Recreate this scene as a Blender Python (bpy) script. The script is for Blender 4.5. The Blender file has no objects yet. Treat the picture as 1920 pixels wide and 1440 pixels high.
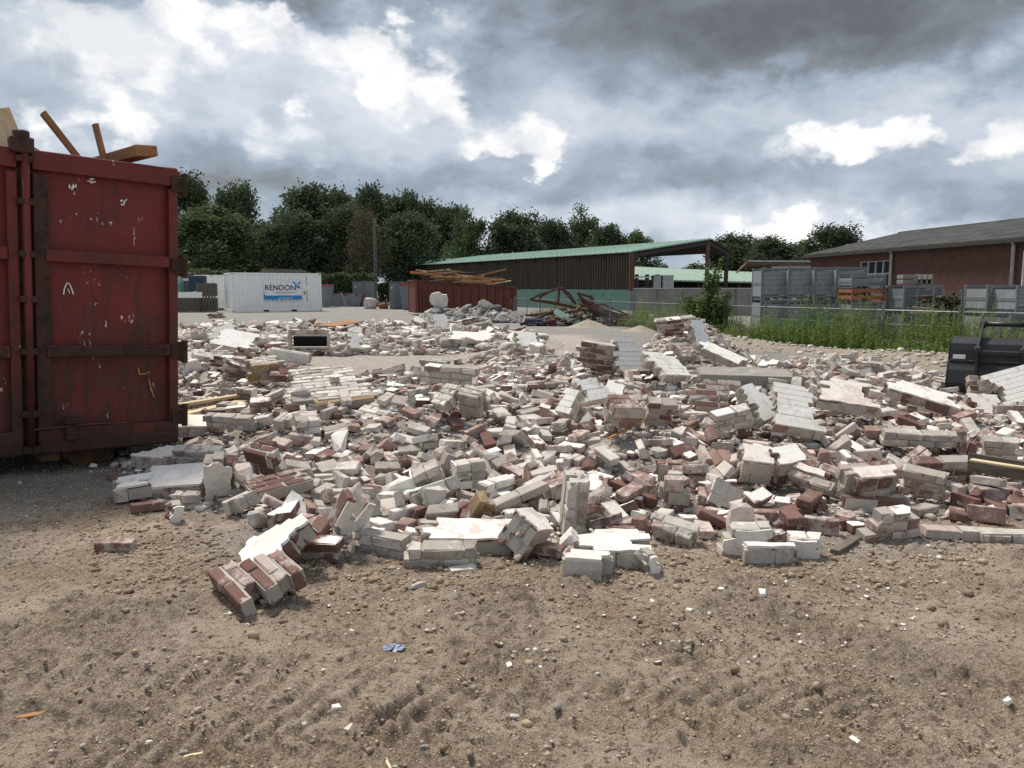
import bpy, bmesh, math, random
import numpy as np
from mathutils import Vector, Matrix, Euler, Quaternion

# ------------------------------------------------------------------ camera
F, CX, CY, HOR, CAMZ = 1480.0, 960.0, 720.0, 543.0, 1.5
TH = math.atan((CY - HOR) / F)
SC = bpy.context.scene
COL = SC.collection
cam_data = bpy.data.cameras.new('camera')
cam_data.sensor_width = 36.0
cam_data.lens = 36.0 * F / 1920.0
cam_data.clip_start = 0.05
cam_data.clip_end = 3000.0
cam = bpy.data.objects.new('camera', cam_data)
cam.location = (0, 0, CAMZ)
cam.rotation_euler = (math.pi / 2 - TH, 0, 0)
COL.objects.link(cam)
SC.camera = cam

# ------------------------------------------------------------------ sky
SUN_EL, SUN_AZ = 58.0, -38.0          # sun behind the clouds, ahead and to the left; degrees from +Y, negative to the left
world = bpy.data.worlds.new('World')
SC.world = world
world.use_nodes = True


def build_sky():
    nt = world.node_tree
    N, L = nt.nodes, nt.links
    N.clear()

    def nd(t, **kw):
        n = N.new(t)
        for k, v in kw.items():
            setattr(n, k, v)
        return n

    def val(sock, v):
        if hasattr(v, 'is_output'):
            L.new(v, sock)
        else:
            sock.default_value = v

    def m(op, a, b=None, c=None, clamp=False):
        n = nd('ShaderNodeMath', operation=op, use_clamp=clamp)
        val(n.inputs[0], a)
        if b is not None:
            val(n.inputs[1], b)
        if c is not None:
            val(n.inputs[2], c)
        return n.outputs[0]

    def vm(op, a, b=None):
        n = nd('ShaderNodeVectorMath', operation=op)
        val(n.inputs[0], a)
        if b is not None:
            val(n.inputs[1], b)
        return n.outputs[1] if op in ('LENGTH', 'DISTANCE', 'DOT_PRODUCT') else n.outputs[0]

    tc = nd('ShaderNodeTexCoord')
    d = tc.outputs['Generated']
    sep = nd('ShaderNodeSeparateXYZ')
    L.new(d, sep.inputs[0])
    az = m('ARCTAN2', sep.outputs[0], sep.outputs[1])
    el = m('ARCSINE', sep.outputs[2])

    def noise(scale, detail, rough, zs=2.6, off=(0, 0, 0), lac=2.0, dist=0.0, src=None):
        mp = nd('ShaderNodeMapping')
        mp.inputs['Scale'].default_value = (1, 1, zs)
        mp.inputs['Location'].default_value = off
        L.new(src or d, mp.inputs[0])
        n = nd('ShaderNodeTexNoise')
        n.inputs['Scale'].default_value = scale
        n.inputs['Detail'].default_value = detail
        n.inputs['Roughness'].default_value = rough
        n.inputs['Lacunarity'].default_value = lac
        n.inputs['Distortion'].default_value = dist
        L.new(mp.outputs[0], n.inputs['Vector'])
        return n

    warp = noise(6.0, 5, 0.60, 1.5)
    wsub = vm('SUBTRACT', warp.outputs['Color'], (0.5, 0.5, 0.5))
    wv = vm('MULTIPLY', wsub, (0.40, 0.20, 0.0))
    cmb = nd('ShaderNodeCombineXYZ')
    L.new(az, cmb.inputs[0])
    L.new(el, cmb.inputs[1])
    P = vm('ADD', cmb.outputs[0], wv)
    dw = vm('ADD', d, vm('MULTIPLY', wsub, (0.10, 0.10, 0.10)))

    big = noise(3.6, 5, 0.50, 2.2, (0.3, 0.1, 0.7), src=dw)
    mid = noise(9.0, 6, 0.58, 2.0, (1.3, 2.1, 0.2), src=dw)
    heads = noise(8.0, 8, 0.52, 1.4, (4.1, 0.7, 2.6), src=dw)
    vor = nd('ShaderNodeTexVoronoi', feature='F1')
    vor.inputs['Scale'].default_value = 17.0
    L.new(dw, vor.inputs['Vector'])

    def gather(start, banks):
        b = start
        for (px, py, rx, ry, w) in banks:
            a0 = math.atan((px - CX) / F)
            e0 = math.atan((HOR - py) / F * math.cos(a0))
            q = vm('MULTIPLY', vm('SUBTRACT', P, (a0, e0, 0)), (F / rx, F / ry, 0))
            mr = nd('ShaderNodeMapRange', interpolation_type='SMOOTHERSTEP')
            L.new(vm('LENGTH', q), mr.inputs[0])
            mr.inputs[1].default_value = 1.7
            mr.inputs[2].default_value = 0.0
            mr.inputs[3].default_value = 0.0
            mr.inputs[4].default_value = 1.0
            b = m('MULTIPLY_ADD', mr.outputs[0], w, b)
        return b
    # cloud banks: x, y (pixel of the photograph turned into azimuth and elevation), radii in px, weight
    g = m('MULTIPLY_ADD', m('SUBTRACT', big.outputs['Fac'], 0.5), 0.68, 0.575)
    g = m('MULTIPLY_ADD', m('SUBTRACT', mid.outputs['Fac'], 0.5), 0.62, g)
    g = gather(g, [(1400, 85, 560, 115, -0.42), (1800, 40, 420, 120, -0.17), (1000, 0, 320, 60, -0.14), (350, 140, 450, 120, 0.14), (900, 445, 1300, 42, 0.12), (480, -5, 380, 60, -0.40), (900, 130, 55, 55, -0.14),
                   (700, 170, 420, 130, 0.12), (1150, 335, 700, 36, -0.16), (300, 330, 330, 45, -0.12), (1800, 390, 320, 32, -0.18),
                   (560, 190, 130, 26, -0.10), (1450, 425, 340, 45, 0.20), (950, 390, 260, 30, 0.10), (1600, 215, 500, 40, 0.10)])
    w = m('MULTIPLY_ADD', m('SUBTRACT', heads.outputs['Fac'], 0.5), 1.15, 0.36)
    w = m('MULTIPLY_ADD', m('SUBTRACT', 0.42, vor.outputs['Distance']), 0.40, w)
    w = gather(w, [(1450, 60, 620, 150, -0.60), (500, -10, 420, 50, -0.50), (560, 110, 260, 85, 0.30), (790, 115, 130, 80, 0.34), (940, 235, 140, 95, 0.34), (400, 60, 70, 50, .2),
                   (60, 200, 120, 50, 0.20), (290, 240, 110, 35, 0.14), (1590, 285, 105, 36, 0.34), (1840, 255, 95, 55, 0.26), (1715, 260, 40, 70, -0.14),
                   (1470, 430, 300, 36, 0.38), (900, 365, 110, 25, 0.14), (450, 345, 50, 20, 0.26), (60, 70, 230, 60, 0.14), (250, 110, 220, 80, 0.14),
                   (1100, 345, 700, 30, -0.30), (1800, 392, 320, 28, -0.32), (300, 325, 300, 34, -0.2), (560, 190, 130, 26, -0.2)])
    wm = nd('ShaderNodeMapRange', interpolation_type='SMOOTHSTEP')
    L.new(w, wm.inputs[0])
    wm.inputs[1].default_value = 0.43
    wm.inputs[2].default_value = 0.70
    b = m('ADD', g, m('MULTIPLY', wm.outputs[0], 0.20))
    cr = nd('ShaderNodeValToRGB')
    L.new(g, cr.inputs[0])
    e = cr.color_ramp.elements
    e[0].position = 0.02
    e[0].color = (0.115, 0.12, 0.13, 1)
    e[1].position = 0.95
    e[1].color = (0.74, 0.76, 0.80, 1)
    for p, c in ((0.22, (0.20, 0.215, 0.235, 1)), (0.38, (0.285, 0.345, 0.415, 1)), (0.55, (0.41, 0.47, 0.55, 1)), (0.72, (0.56, 0.61, 0.685, 1))):
        k = e.new(p)
        k.color = c
    wmix = nd('ShaderNodeMix', data_type='RGBA')
    L.new(m('MULTIPLY', wm.outputs[0], 0.95), wmix.inputs[0])
    L.new(cr.outputs[0], wmix.inputs[6])
    wr = nd('ShaderNodeMapRange')
    L.new(mid.outputs['Fac'], wr.inputs[0])
    wr.inputs[1].default_value = 0.38
    wr.inputs[2].default_value = 0.58
    wc = nd('ShaderNodeMix', data_type='RGBA')
    L.new(wr.outputs[0], wc.inputs[0])
    wc.inputs[6].default_value = (0.74, 0.755, 0.78, 1)
    wc.inputs[7].default_value = (1.0, 0.99, 0.97, 1)
    L.new(wc.outputs[2], wmix.inputs[7])
    # cloud radiance is about ten times the ramp, so that the Background strength stays at the sky's own
    cl = nd('ShaderNodeVectorMath', operation='SCALE')
    L.new(wmix.outputs[2], cl.inputs[0])
    cl.inputs[3].default_value = 9.2
    sk = nd('ShaderNodeTexSky', sky_type='NISHITA')
    sk.sun_disc = False
    sk.sun_elevation = math.radians(SUN_EL)
    sk.sun_rotation = math.radians(SUN_AZ)
    sk.air_density = 1.0
    sk.dust_density = 1.5
    cov = nd('ShaderNodeMapRange')
    L.new(b, cov.inputs[0])
    cov.inputs[1].default_value = 0.30
    cov.inputs[2].default_value = 0.56
    cov.inputs[3].default_value = 0.93
    cov.inputs[4].default_value = 1.0
    mx = nd('ShaderNodeMix', data_type='RGBA')
    L.new(cov.outputs[0], mx.inputs[0])
    L.new(sk.outputs[0], mx.inputs[6])
    L.new(cl.outputs[0], mx.inputs[7])
    bg = nd('ShaderNodeBackground')
    L.new(mx.outputs[2], bg.inputs[0])
    bg.inputs[1].default_value = 0.1
    out = nd('ShaderNodeOutputWorld')
    L.new(bg.outputs[0], out.inputs[0])


build_sky()
sun_data = bpy.data.lights.new('sun', 'SUN')
sun_data.energy = 3.7
sun_data.angle = math.radians(12)
sun_data.color = (1.0, 0.93, 0.835)
sun = bpy.data.objects.new('sun', sun_data)
_e, _a = math.radians(SUN_EL), math.radians(SUN_AZ)
sun.rotation_euler = Vector((math.sin(_a) * math.cos(_e), math.cos(_a) * math.cos(_e), math.sin(_e))).to_track_quat('Z', 'Y').to_euler()
COL.objects.link(sun)
vs = SC.view_settings
vs.view_transform = 'Standard'
vs.look = 'None'
vs.gamma = 1.0
vs.exposure = 0.32
vs.use_curve_mapping = False
SC.cycles.use_denoising = False          # keeps the grain of soil and brick

# ------------------------------------------------------------------ pixel helpers
FW = Vector((0, math.cos(TH), -math.sin(TH)))
UP = Vector((0, math.sin(TH), math.cos(TH)))


def ray(px, py):
    return Vector((1, 0, 0)) * ((px - CX) / F) - UP * ((py - CY) / F) + FW


def at(px, py, y):
    """The point seen at pixel (px, py) of the 1920 px photograph at distance y ahead."""
    d = ray(px, py)
    return Vector((0, 0, CAMZ)) + d * (y / d.y)


def gnd(px, py, z=0.0):
    d = ray(px, py)
    return Vector((0, 0, CAMZ)) + d * ((z - CAMZ) / d.z)


def pix(p):
    v = Vector(p) - Vector((0, 0, CAMZ))
    w = v.dot(FW)
    return CX + F * v.x / w, CY - F * v.dot(UP) / w


# ------------------------------------------------------------------ noise and the lie of the land
def _hash(ix, iy, s):
    h = (ix.astype(np.int64) * 374761393 + iy.astype(np.int64) * 668265263 + s * 974711) & 0x7fffffff
    h = ((h ^ (h >> 13)) * 1274126177) & 0x7fffffff
    return ((h ^ (h >> 16)) & 0xffff) / 65535.0


def vnoise(x, y, s=0):
    ix, iy = np.floor(x), np.floor(y)
    fx, fy = x - ix, y - iy
    fx, fy = fx * fx * (3 - 2 * fx), fy * fy * (3 - 2 * fy)
    a, b = _hash(ix, iy, s), _hash(ix + 1, iy, s)
    c, d = _hash(ix, iy + 1, s), _hash(ix + 1, iy + 1, s)
    return (a + (b - a) * fx) * (1 - fy) + (c + (d - c) * fx) * fy - 0.5


def fbm(x, y, sc, o=3, s=0, g=0.5):
    t, a = 0.0, 1.0
    x, y = x / sc, y / sc
    for k in range(o):
        c, n = math.cos(0.6 * k + 0.3), math.sin(0.6 * k + 0.3)
        t = t + a * vnoise(x * c - y * n + 17.3 * k, x * n + y * c + 5.1 * k, s + 31 * k)
        a *= g
        x, y = x * 2.03, y * 2.03
    return t


MOUND = {  # pixel column: (distance, height of the heap)
    150: [(4, 0), (30, 0)],
    260: [(5, 0), (6.0, .05), (7.0, .05), (8, 0)],
    400: [(4.9, 0), (6, .12), (7, .27), (7.6, .36), (8.2, .25), (9.3, 0), (11, .1), (12.5, .35), (14.5, .40), (17, .15), (21, .45), (27, .45), (31, 0)],
    560: [(4.4, 0), (5.5, .12), (6.5, .28), (7.3, .46), (8.2, .60), (9.2, .50), (10.3, .15), (12, .1), (13, 0), (17, 0), (19, .32), (25, .55), (31, 0)],
    760: [(4.3, 0), (5, .08), (5.75, .15), (6.5, .3), (7, .45), (8.6, .70), (9.8, .56), (11.2, 0), (17, 0), (19, .32), (25, .5), (32, 0)],
    960: [(4.3, 0), (5, .1), (6, .25), (7, .4), (8.5, .55), (10, .55), (12, .5), (14.5, .5), (16, .3), (18, .3), (22, .4), (27, 0)],
    1160: [(4.4, 0), (5, .1), (6, .28), (7.5, .45), (9, .55), (11, .65), (12.5, .55), (14, .3), (15.5, 0)],
    1300: [(4.6, 0), (5.2, .08), (6, .25), (7.5, .45), (9, .55), (10.5, .85), (11.9, 1.26), (12.8, 1.05), (14.5, 0)],
    1450: [(4.4, 0), (5.2, .12), (6.2, .28), (7.5, .4), (9, .5), (11, .45), (13, .35), (15, .2), (16.5, 0)],
    1600: [(4.7, 0), (5.2, .08), (6.2, .3), (7.5, .45), (9, .5), (11, .5), (13.5, .47), (15, .2), (16, 0)],
    1750: [(4.8, 0), (5.5, .08), (6.5, .25), (8, .4), (9.5, .4), (11, .4), (12.5, .2), (14, 0)],
    1900: [(4.9, 0), (5.5, .1), (6.5, .3), (7.5, .4), (8.5, .35), (10, .12), (12, 0)],
    2300: [(4.9, 0), (5.5, .1), (6.5, .25), (7.5, .3), (8.5, .2), (10, 0)],
    2600: [(4, 0), (30, 0)],
}
_MC = sorted(MOUND)


def mound(x, y):
    x, y = np.asarray(x, float), np.asarray(y, float)
    px = CX + F * x / np.maximum(y, 0.5)
    hs = [np.interp(y, [p[0] for p in MOUND[c]], [p[1] for p in MOUND[c]], left=0, right=0) for c in _MC]
    out = np.zeros(np.broadcast(x, y).shape)
    for i in range(len(_MC) - 1):
        t = (px - _MC[i]) / (_MC[i + 1] - _MC[i])
        k = (t >= 0) & (t < 1)
        tt = t * t * (3 - 2 * t)
        out = np.where(k, hs[i] * (1 - tt) + hs[i + 1] * tt, out)
    return np.where(y > 2, out, 0.0)


def sand_ridge(x, y):
    """The strip of sand and rubble in front of the weeds."""
    pts = [(5.0, 21.5, .52), (5.6, 20.4, .30), (7.0, 18.2, .16), (8.0, 16.6, .22), (8.6, 15.2, .26), (9.2, 13.6, .2), (11, 11.5, .15)]
    h = 0.0
    for (a, b) in zip(pts, pts[1:]):
        ax, ay, ah = a
        bx, by, bh = b
        t = np.clip(((x - ax) * (bx - ax) + (y - ay) * (by - ay)) / ((bx - ax) ** 2 + (by - ay) ** 2), 0, 1)
        r2 = (x - ax - t * (bx - ax)) ** 2 + (y - ay - t * (by - ay)) ** 2
        h = np.maximum(h, (ah + t * (bh - ah)) * np.exp(-r2 / 0.42))
    return h


def terrain(x, y, fine=True):
    x, y = np.asarray(x, float), np.asarray(y, float)
    m = mound(x, y)
    h = np.maximum(m - 0.19, 0) + sand_ridge(x, y)
    h = h + np.where(m > 0.05, 0.10 * fbm(x, y, 0.5, 3, 7) * np.clip(m * 4, 0, 1), 0)
    near = np.clip((11 - y) / 4, 0, 1)
    h = h + near * (0.050 * fbm(x, y, 1.3, 2, 3) + 0.018 * fbm(x, y, 0.30, 3, 11))
    return h


def ground_hit(px, py, lift=0.0):
    """Where the line of sight through a pixel meets the land raised by lift."""
    d = ray(px, py)
    t = np.linspace(2.0, 45, 3000)
    X, Y, Z = d.x * t, d.y * t, CAMZ + d.z * t
    g = terrain(X, Y) + lift
    k = np.argmax(Z <= g)
    return Vector((X[k], Y[k], Z[k]))


# ------------------------------------------------------------------ materials
MATS = {}


class NT:
    def __init__(s, name):
        s.mat = bpy.data.materials.new(name)
        s.mat.use_nodes = True
        s.t = s.mat.node_tree
        s.t.nodes.clear()
        s.out = s.t.nodes.new('ShaderNodeOutputMaterial')
        s.b = s.t.nodes.new('ShaderNodeBsdfPrincipled')
        s.t.links.new(s.b.outputs[0], s.out.inputs[0])
        s.tc = s.t.nodes.new('ShaderNodeTexCoord')

    def n(s, t, **kw):
        k = s.t.nodes.new(t)
        for a, v in kw.items():
            setattr(k, a, v)
        return k

    def set(s, sock, v):
        if hasattr(v, 'is_output'):
            s.t.links.new(v, sock)
        elif isinstance(v, tuple) and len(v) == 3 and sock.type == 'RGBA':
            sock.default_value = (*v, 1)
        else:
            sock.default_value = v

    def math(s, op, a, b=0.0, c=None, clamp=False):
        k = s.n('ShaderNodeMath', operation=op, use_clamp=clamp)
        s.set(k.inputs[0], a)
        s.set(k.inputs[1], b)
        if c is not None:
            s.set(k.inputs[2], c)
        return k.outputs[0]

    def noise(s, scale, detail=5, rough=0.6, coord='Object', stretch=None, off=None, w=None, dist=0.0):
        v = s.tc.outputs[coord]
        if stretch or off:
            mp = s.n('ShaderNodeMapping')
            mp.inputs['Scale'].default_value = stretch or (1, 1, 1)
            mp.inputs['Location'].default_value = off or (0, 0, 0)
            s.t.links.new(v, mp.inputs[0])
            v = mp.outputs[0]
        k = s.n('ShaderNodeTexNoise')
        if w is not None:
            k.noise_dimensions = '4D'
            s.set(k.inputs['W'], w)
        s.t.links.new(v, k.inputs['Vector'])
        k.inputs['Scale'].default_value = scale
        k.inputs['Detail'].default_value = detail
        k.inputs['Roughness'].default_value = rough
        k.inputs['Distortion'].default_value = dist
        return k.outputs['Fac']

    def ramp(s, f, lo, hi):
        k = s.n('ShaderNodeMapRange', interpolation_type='SMOOTHSTEP')
        s.set(k.inputs[0], f)
        k.inputs[1].default_value = lo
        k.inputs[2].default_value = hi
        return k.outputs[0]

    def mix(s, f, a, b, mode='MIX'):
        k = s.n('ShaderNodeMix', data_type='RGBA', blend_type=mode)
        s.set(k.inputs[0], f)
        s.set(k.inputs[6], a)
        s.set(k.inputs[7], b)
        return k.outputs[2]

    def rand(s):
        """A number of its own for each object, and for each piece of a joined mesh."""
        return s.math('FRACT', s.math('ADD', s.n('ShaderNodeObjectInfo').outputs['Random'], s.n('ShaderNodeAttribute', attribute_name='tone').outputs['Fac']))

    def color(s, c):
        s.set(s.b.inputs['Base Color'], c)

    def rough(s, v):
        s.set(s.b.inputs['Roughness'], v)

    def bump(s, h, dist=0.01, strength=1.0):
        k = s.n('ShaderNodeBump')
        k.inputs['Distance'].default_value = dist
        k.inputs['Strength'].default_value = strength
        s.set(k.inputs['Height'], h)
        s.t.links.new(k.outputs[0], s.b.inputs['Normal'])

    def done(s, key, rough=0.9, metal=0.0, spec=0.25):
        if not s.b.inputs['Roughness'].is_linked:
            s.b.inputs['Roughness'].default_value = rough
        s.b.inputs['Metallic'].default_value = metal
        s.b.inputs['Specular IOR Level'].default_value = spec
        MATS[key] = s.mat
        return s.mat


def simple(key, c, c2=None, scale=6.0, rough=0.85, bump=0.0, stretch=None, spec=0.25, metal=0.0, lo=.35, hi=.65, spread=0.0):
    t = NT(key)
    f = t.ramp(t.noise(scale, 6, .65, stretch=stretch), lo, hi)
    base = t.mix(f, c, c2 or tuple(v * .75 for v in c))
    if spread:
        base = t.mix(t.math('MULTIPLY', t.rand(), spread), base, tuple(v * .45 for v in c))
    t.color(base)
    if bump:
        t.bump(t.noise(scale * 3, 6, .7), bump)
    return t.done(key, rough, metal, spec)


def masonry(key, brick, dust, amount, stain=(.20, .17, .14), var=.5, paint=None, bare=None, film=None):
    """Fired or lime brick under mortar dust; paint, where given, lies on the brick's own +Z face."""
    t = NT(key)
    r = t.rand()
    w = t.math('MULTIPLY', r, 40.0)
    n1 = t.noise(16, 6, .7, w=w)
    n2 = t.noise(5, 3, .6, w=w)
    n3 = t.noise(60, 4, .7, w=w)
    c = t.mix(t.math('MULTIPLY', r, var), brick, tuple(v * .5 for v in brick))
    c = t.mix(t.math('MULTIPLY', t.ramp(n3, .35, .75), .35), c, tuple(min(1, v * 1.35) for v in brick))
    lvl = t.math('ADD', t.math('MULTIPLY', t.math('FRACT', t.math('MULTIPLY', r, 7.31)), .5), amount - .25)
    thr = t.math('SUBTRACT', 1.0, lvl)
    mix_n = t.math('ADD', t.math('MULTIPLY', n1, .55), t.math('MULTIPLY', n2, .45))
    f = t.math('SUBTRACT', mix_n, t.math('MULTIPLY_ADD', thr, .46, .25))
    thin = t.math('MULTIPLY_ADD', f, 4.0, .55, clamp=True)
    f = t.math('MULTIPLY', f, 14.0, clamp=True)
    c = t.mix(t.math('MULTIPLY', thin, .45), c, film or dust)
    c = t.mix(t.math('MULTIPLY', f, .85), c, dust)
    if bare:            # where the coat has come off the brick
        k = t.ramp(t.noise(8, 5, .7, w=w, off=(7, 3, 5)), .535, .585)
        on = t.math('GREATER_THAN', t.math('FRACT', t.math('MULTIPLY', r, 23.3)), .4)
        c = t.mix(t.math('MULTIPLY', t.math('MULTIPLY', k, on), .6), c, bare)
    if paint:
        sp = t.n('ShaderNodeSeparateXYZ')
        t.t.links.new(t.tc.outputs['Normal'], sp.inputs[0])
        up = t.math('GREATER_THAN', sp.outputs[2], 0.75)
        pn = t.ramp(n2, .36, .44)
        on = t.math('GREATER_THAN', t.math('FRACT', t.math('MULTIPLY', r, 13.7)), .45)
        c = t.mix(t.math('MULTIPLY', t.math('MULTIPLY', up, pn), on), c, paint)
    c = t.mix(t.math('MULTIPLY', t.ramp(t.noise(9, 5, .7, w=w, off=(3, 1, 2)), .52, .72), .45), c, stain)
    t.color(c)
    t.bump(t.math('ADD', t.math('MULTIPLY', n1, .7), t.math('MULTIPLY', n3, .5)), .007, .8)
    return t.done(key, .92, 0, .15)


WHITE = (.78, .755, .71)
masonry('red', (.165, .088, .073), (.46, .39, .35), .47, paint=WHITE, film=(.29, .205, .178))
masonry('pink', (.29, .18, .152), (.57, .49, .445), .58, paint=WHITE, film=(.40, .295, .255), bare=(.17, .078, .06))
masonry('grey', (.385, .345, .305), (.57, .525, .47), .45, stain=(.22, .19, .16), var=.6, bare=(.24, .14, .11))
masonry('white', (.53, .482, .43), (.72, .68, .62), .5, stain=(.32, .27, .23), var=.55, bare=(.33, .235, .195))
masonry('ochre', (.34, .22, .11), (.56, .48, .38), .38, var=.3)
masonry('concrete', (.30, .28, .25), (.42, .395, .36), .45, var=.3)
masonry('asphalt_lump', (.17, .17, .165), (.36, .355, .34), .35, var=.5)
masonry('mortar', (.36, .325, .28), (.50, .465, .41), .45, stain=(.30, .26, .22), var=.2)
masonry('plaster', (.68, .63, .57), (.77, .74, .69), .5, stain=(.46, .35, .295), var=.18, bare=(.50, .385, .33))
masonry('board', (.66, .63, .585), (.75, .73, .695), .5, stain=(.44, .385, .33), var=.2, bare=(.50, .455, .40))
STYLE_MORTAR = {'red': 'mortar', 'pink': 'mortar', 'grey': 'mortar', 'white': 'mortar', 'ochre': 'mortar'}


# ------------------------------------------------------------------ mesh helpers
class MB:
    """Collects boxes, bars and tubes; build() links them as one mesh object."""

    def __init__(s):
        s.v, s.f, s.mi = [], [], []

    def add(s, vs, fs, mi=0):
        o = len(s.v)
        s.v += [tuple(v) for v in vs]
        s.f += [tuple(i + o for i in f) for f in fs]
        s.mi += [mi] * len(fs)
        return s

    def box(s, c, size, rot=None, mi=0, jit=0.0, rng=random):
        h = [v / 2 for v in size]
        vs = []
        for (i, j, k) in ((-1, -1, -1), (1, -1, -1), (1, 1, -1), (-1, 1, -1), (-1, -1, 1), (1, -1, 1), (1, 1, 1), (-1, 1, 1)):
            p = Vector((i * h[0], j * h[1], k * h[2]))
            if jit:
                p += Vector((rng.uniform(-jit, jit), rng.uniform(-jit, jit), rng.uniform(-jit, jit)))
            if rot is not None:
                p = rot @ p
            vs.append(p + Vector(c))
        s.add(vs, [(0, 3, 2, 1), (4, 5, 6, 7), (0, 1, 5, 4), (1, 2, 6, 5), (2, 3, 7, 6), (3, 0, 4, 7)], mi)
        return s

    def bar(s, a, b, w, h=None, up=(0, 0, 1), mi=0):
        a, b = Vector(a), Vector(b)
        d = (b - a)
        L = d.length
        if L < 1e-6:
            return s
        x = d / L
        u = Vector(up)
        if abs(x.dot(u)) > .99:
            u = Vector((0, 1, 0))
        y = u.cross(x).normalized()
        z = x.cross(y)
        R = Matrix((x, y, z)).transposed()
        return s.box((a + b) / 2, (L, w, h or w), R, mi)

    def tube(s, pts, r, n=8, mi=0, r2=None, cap=True):
        pts = [Vector(p) for p in pts]
        o = len(s.v)
        for i, p in enumerate(pts):
            d = (pts[min(i + 1, len(pts) - 1)] - pts[max(i - 1, 0)]).normalized()
            u = Vector((0, 0, 1)) if abs(d.z) < .95 else Vector((1, 0, 0))
            a = d.cross(u).normalized()
            b = d.cross(a)
            rr = r if r2 is None else r + (r2 - r) * i / max(1, len(pts) - 1)
            for k in range(n):
                t = 2 * math.pi * k / n
                s.v.append(tuple(p + (a * math.cos(t) + b * math.sin(t)) * rr))
        for i in range(len(pts) - 1):
            for k in range(n):
                q = (k + 1) % n
                s.f.append((o + i * n + k, o + i * n + q, o + (i + 1) * n + q, o + (i + 1) * n + k))
                s.mi.append(mi)
        if cap:
            s.f.append(tuple(o + k for k in range(n)))
            s.f.append(tuple(o + (len(pts) - 1) * n + k for k in reversed(range(n))))
            s.mi += [mi, mi]
        return s

    def prism(s, poly, a, b, frame, mi=0):
        """Extrude a 2D outline from depth a to depth b; frame(u, v, w) gives the point."""
        n = len(poly)
        s.add([frame(u, v, a) for u, v in poly] + [frame(u, v, b) for u, v in poly],
              [tuple(range(n))[::-1], tuple(range(n, 2 * n))] + [(i, (i + 1) % n, n + (i + 1) % n, n + i) for i in range(n)], mi)
        return s

    def mesh(s, name, mats=()):
        me = bpy.data.meshes.new(name)
        me.from_pydata(s.v, [], s.f)
        for mname in mats:
            me.materials.append(MATS[mname])
        if len(mats) > 1:
            me.polygons.foreach_set('material_index', s.mi)
        bm = bmesh.new()
        bm.from_mesh(me)
        bmesh.ops.recalc_face_normals(bm, faces=bm.faces)
        bm.to_mesh(me)
        bm.free()
        return me

    def build(s, name, mats, parent=None, smooth=False, bevel=0.0):
        if isinstance(mats, str):
            mats = (mats,)
        me = s.mesh(name, mats)
        if smooth:
            me.polygons.foreach_set('use_smooth', [True] * len(me.polygons))
        o = link(name, me, parent)
        if bevel:
            bv = o.modifiers.new('bevel', 'BEVEL')
            bv.width = bevel
            bv.segments = 1
            bv.limit_method = 'ANGLE'
        return o


def link(name, data, parent=None):
    o = bpy.data.objects.new(name, data)
    COL.objects.link(o)
    if parent is not None:
        o.parent = parent
    return o


def tag(o, label=None, cat=None, group=None, kind=None):
    for k, v in (('label', label), ('category', cat), ('group', group), ('kind', kind)):
        if v:
            o[k] = v
    return o


def empty(name, loc=(0, 0, 0), rz=0.0, label=None, cat=None, group=None):
    o = link(name, None)
    o.empty_display_size = .1
    o.location = loc
    o.rotation_euler = (0, 0, rz)
    return tag(o, label, cat, group)


def copy_tree(o, parent=None):
    c = o.copy()
    COL.objects.link(c)
    c.parent = parent
    for ch in list(o.children):
        copy_tree(ch, c)
    return c


# ------------------------------------------------------------------ bricks and lumps of masonry
BL, BW, BH, JT = .210, .100, .057, .009


def brick_mesh(seed, frac=1.0):
    """A worn brick; frac < 1 gives one with a broken, uneven end."""
    r = random.Random(seed)
    bm = bmesh.new()
    bmesh.ops.create_cube(bm, size=1.0)
    for v in bm.verts:
        v.co = Vector((v.co.x * BL * frac, v.co.y * BW, v.co.z * BH))
    if frac < 1 or r.random() < .35:
        ed = [e for e in bm.edges if abs((e.verts[0].co - e.verts[1].co).normalized().x) < .1]
        end = [e for e in ed if e.verts[0].co.x > 0]
        bmesh.ops.subdivide_edges(bm, edges=end, cuts=1, use_grid_fill=True)
        amp = .035 if frac < 1 else .012
        for v in bm.verts:
            if v.co.x > BL * frac * .45:
                v.co.x += r.uniform(-amp, amp * .4)
    for _ in range(r.choice([1, 2, 2, 3]) if frac == 1 else 3):          # knocked corners and worn arrises
        c = r.choice(list(bm.verts)).co.copy()
        for v in bm.verts:
            if (v.co - c).length < .03:
                v.co = v.co * (1 - r.uniform(.04, .16))
    bmesh.ops.bevel(bm, geom=bm.edges[:], offset=.0055, segments=1, affect='EDGES', clamp_overlap=True)
    for v in bm.verts:
        v.co += Vector((r.uniform(-1, 1), r.uniform(-1, 1), r.uniform(-1, 1))) * .0035
    bmesh.ops.recalc_face_normals(bm, faces=bm.faces)
    me = bpy.data.meshes.new('brick')
    bm.to_mesh(me)
    bm.free()
    me.materials.append(MATS['grey'])
    return me


BRICKS = [brick_mesh(11 + i, 1.0) for i in range(6)] + [brick_mesh(41 + i, f) for i, f in enumerate((.75, .62, .5, .45, .68, .36))]
BFRAC = [1.0] * 6 + [.75, .62, .5, .45, .68, .36]


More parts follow.
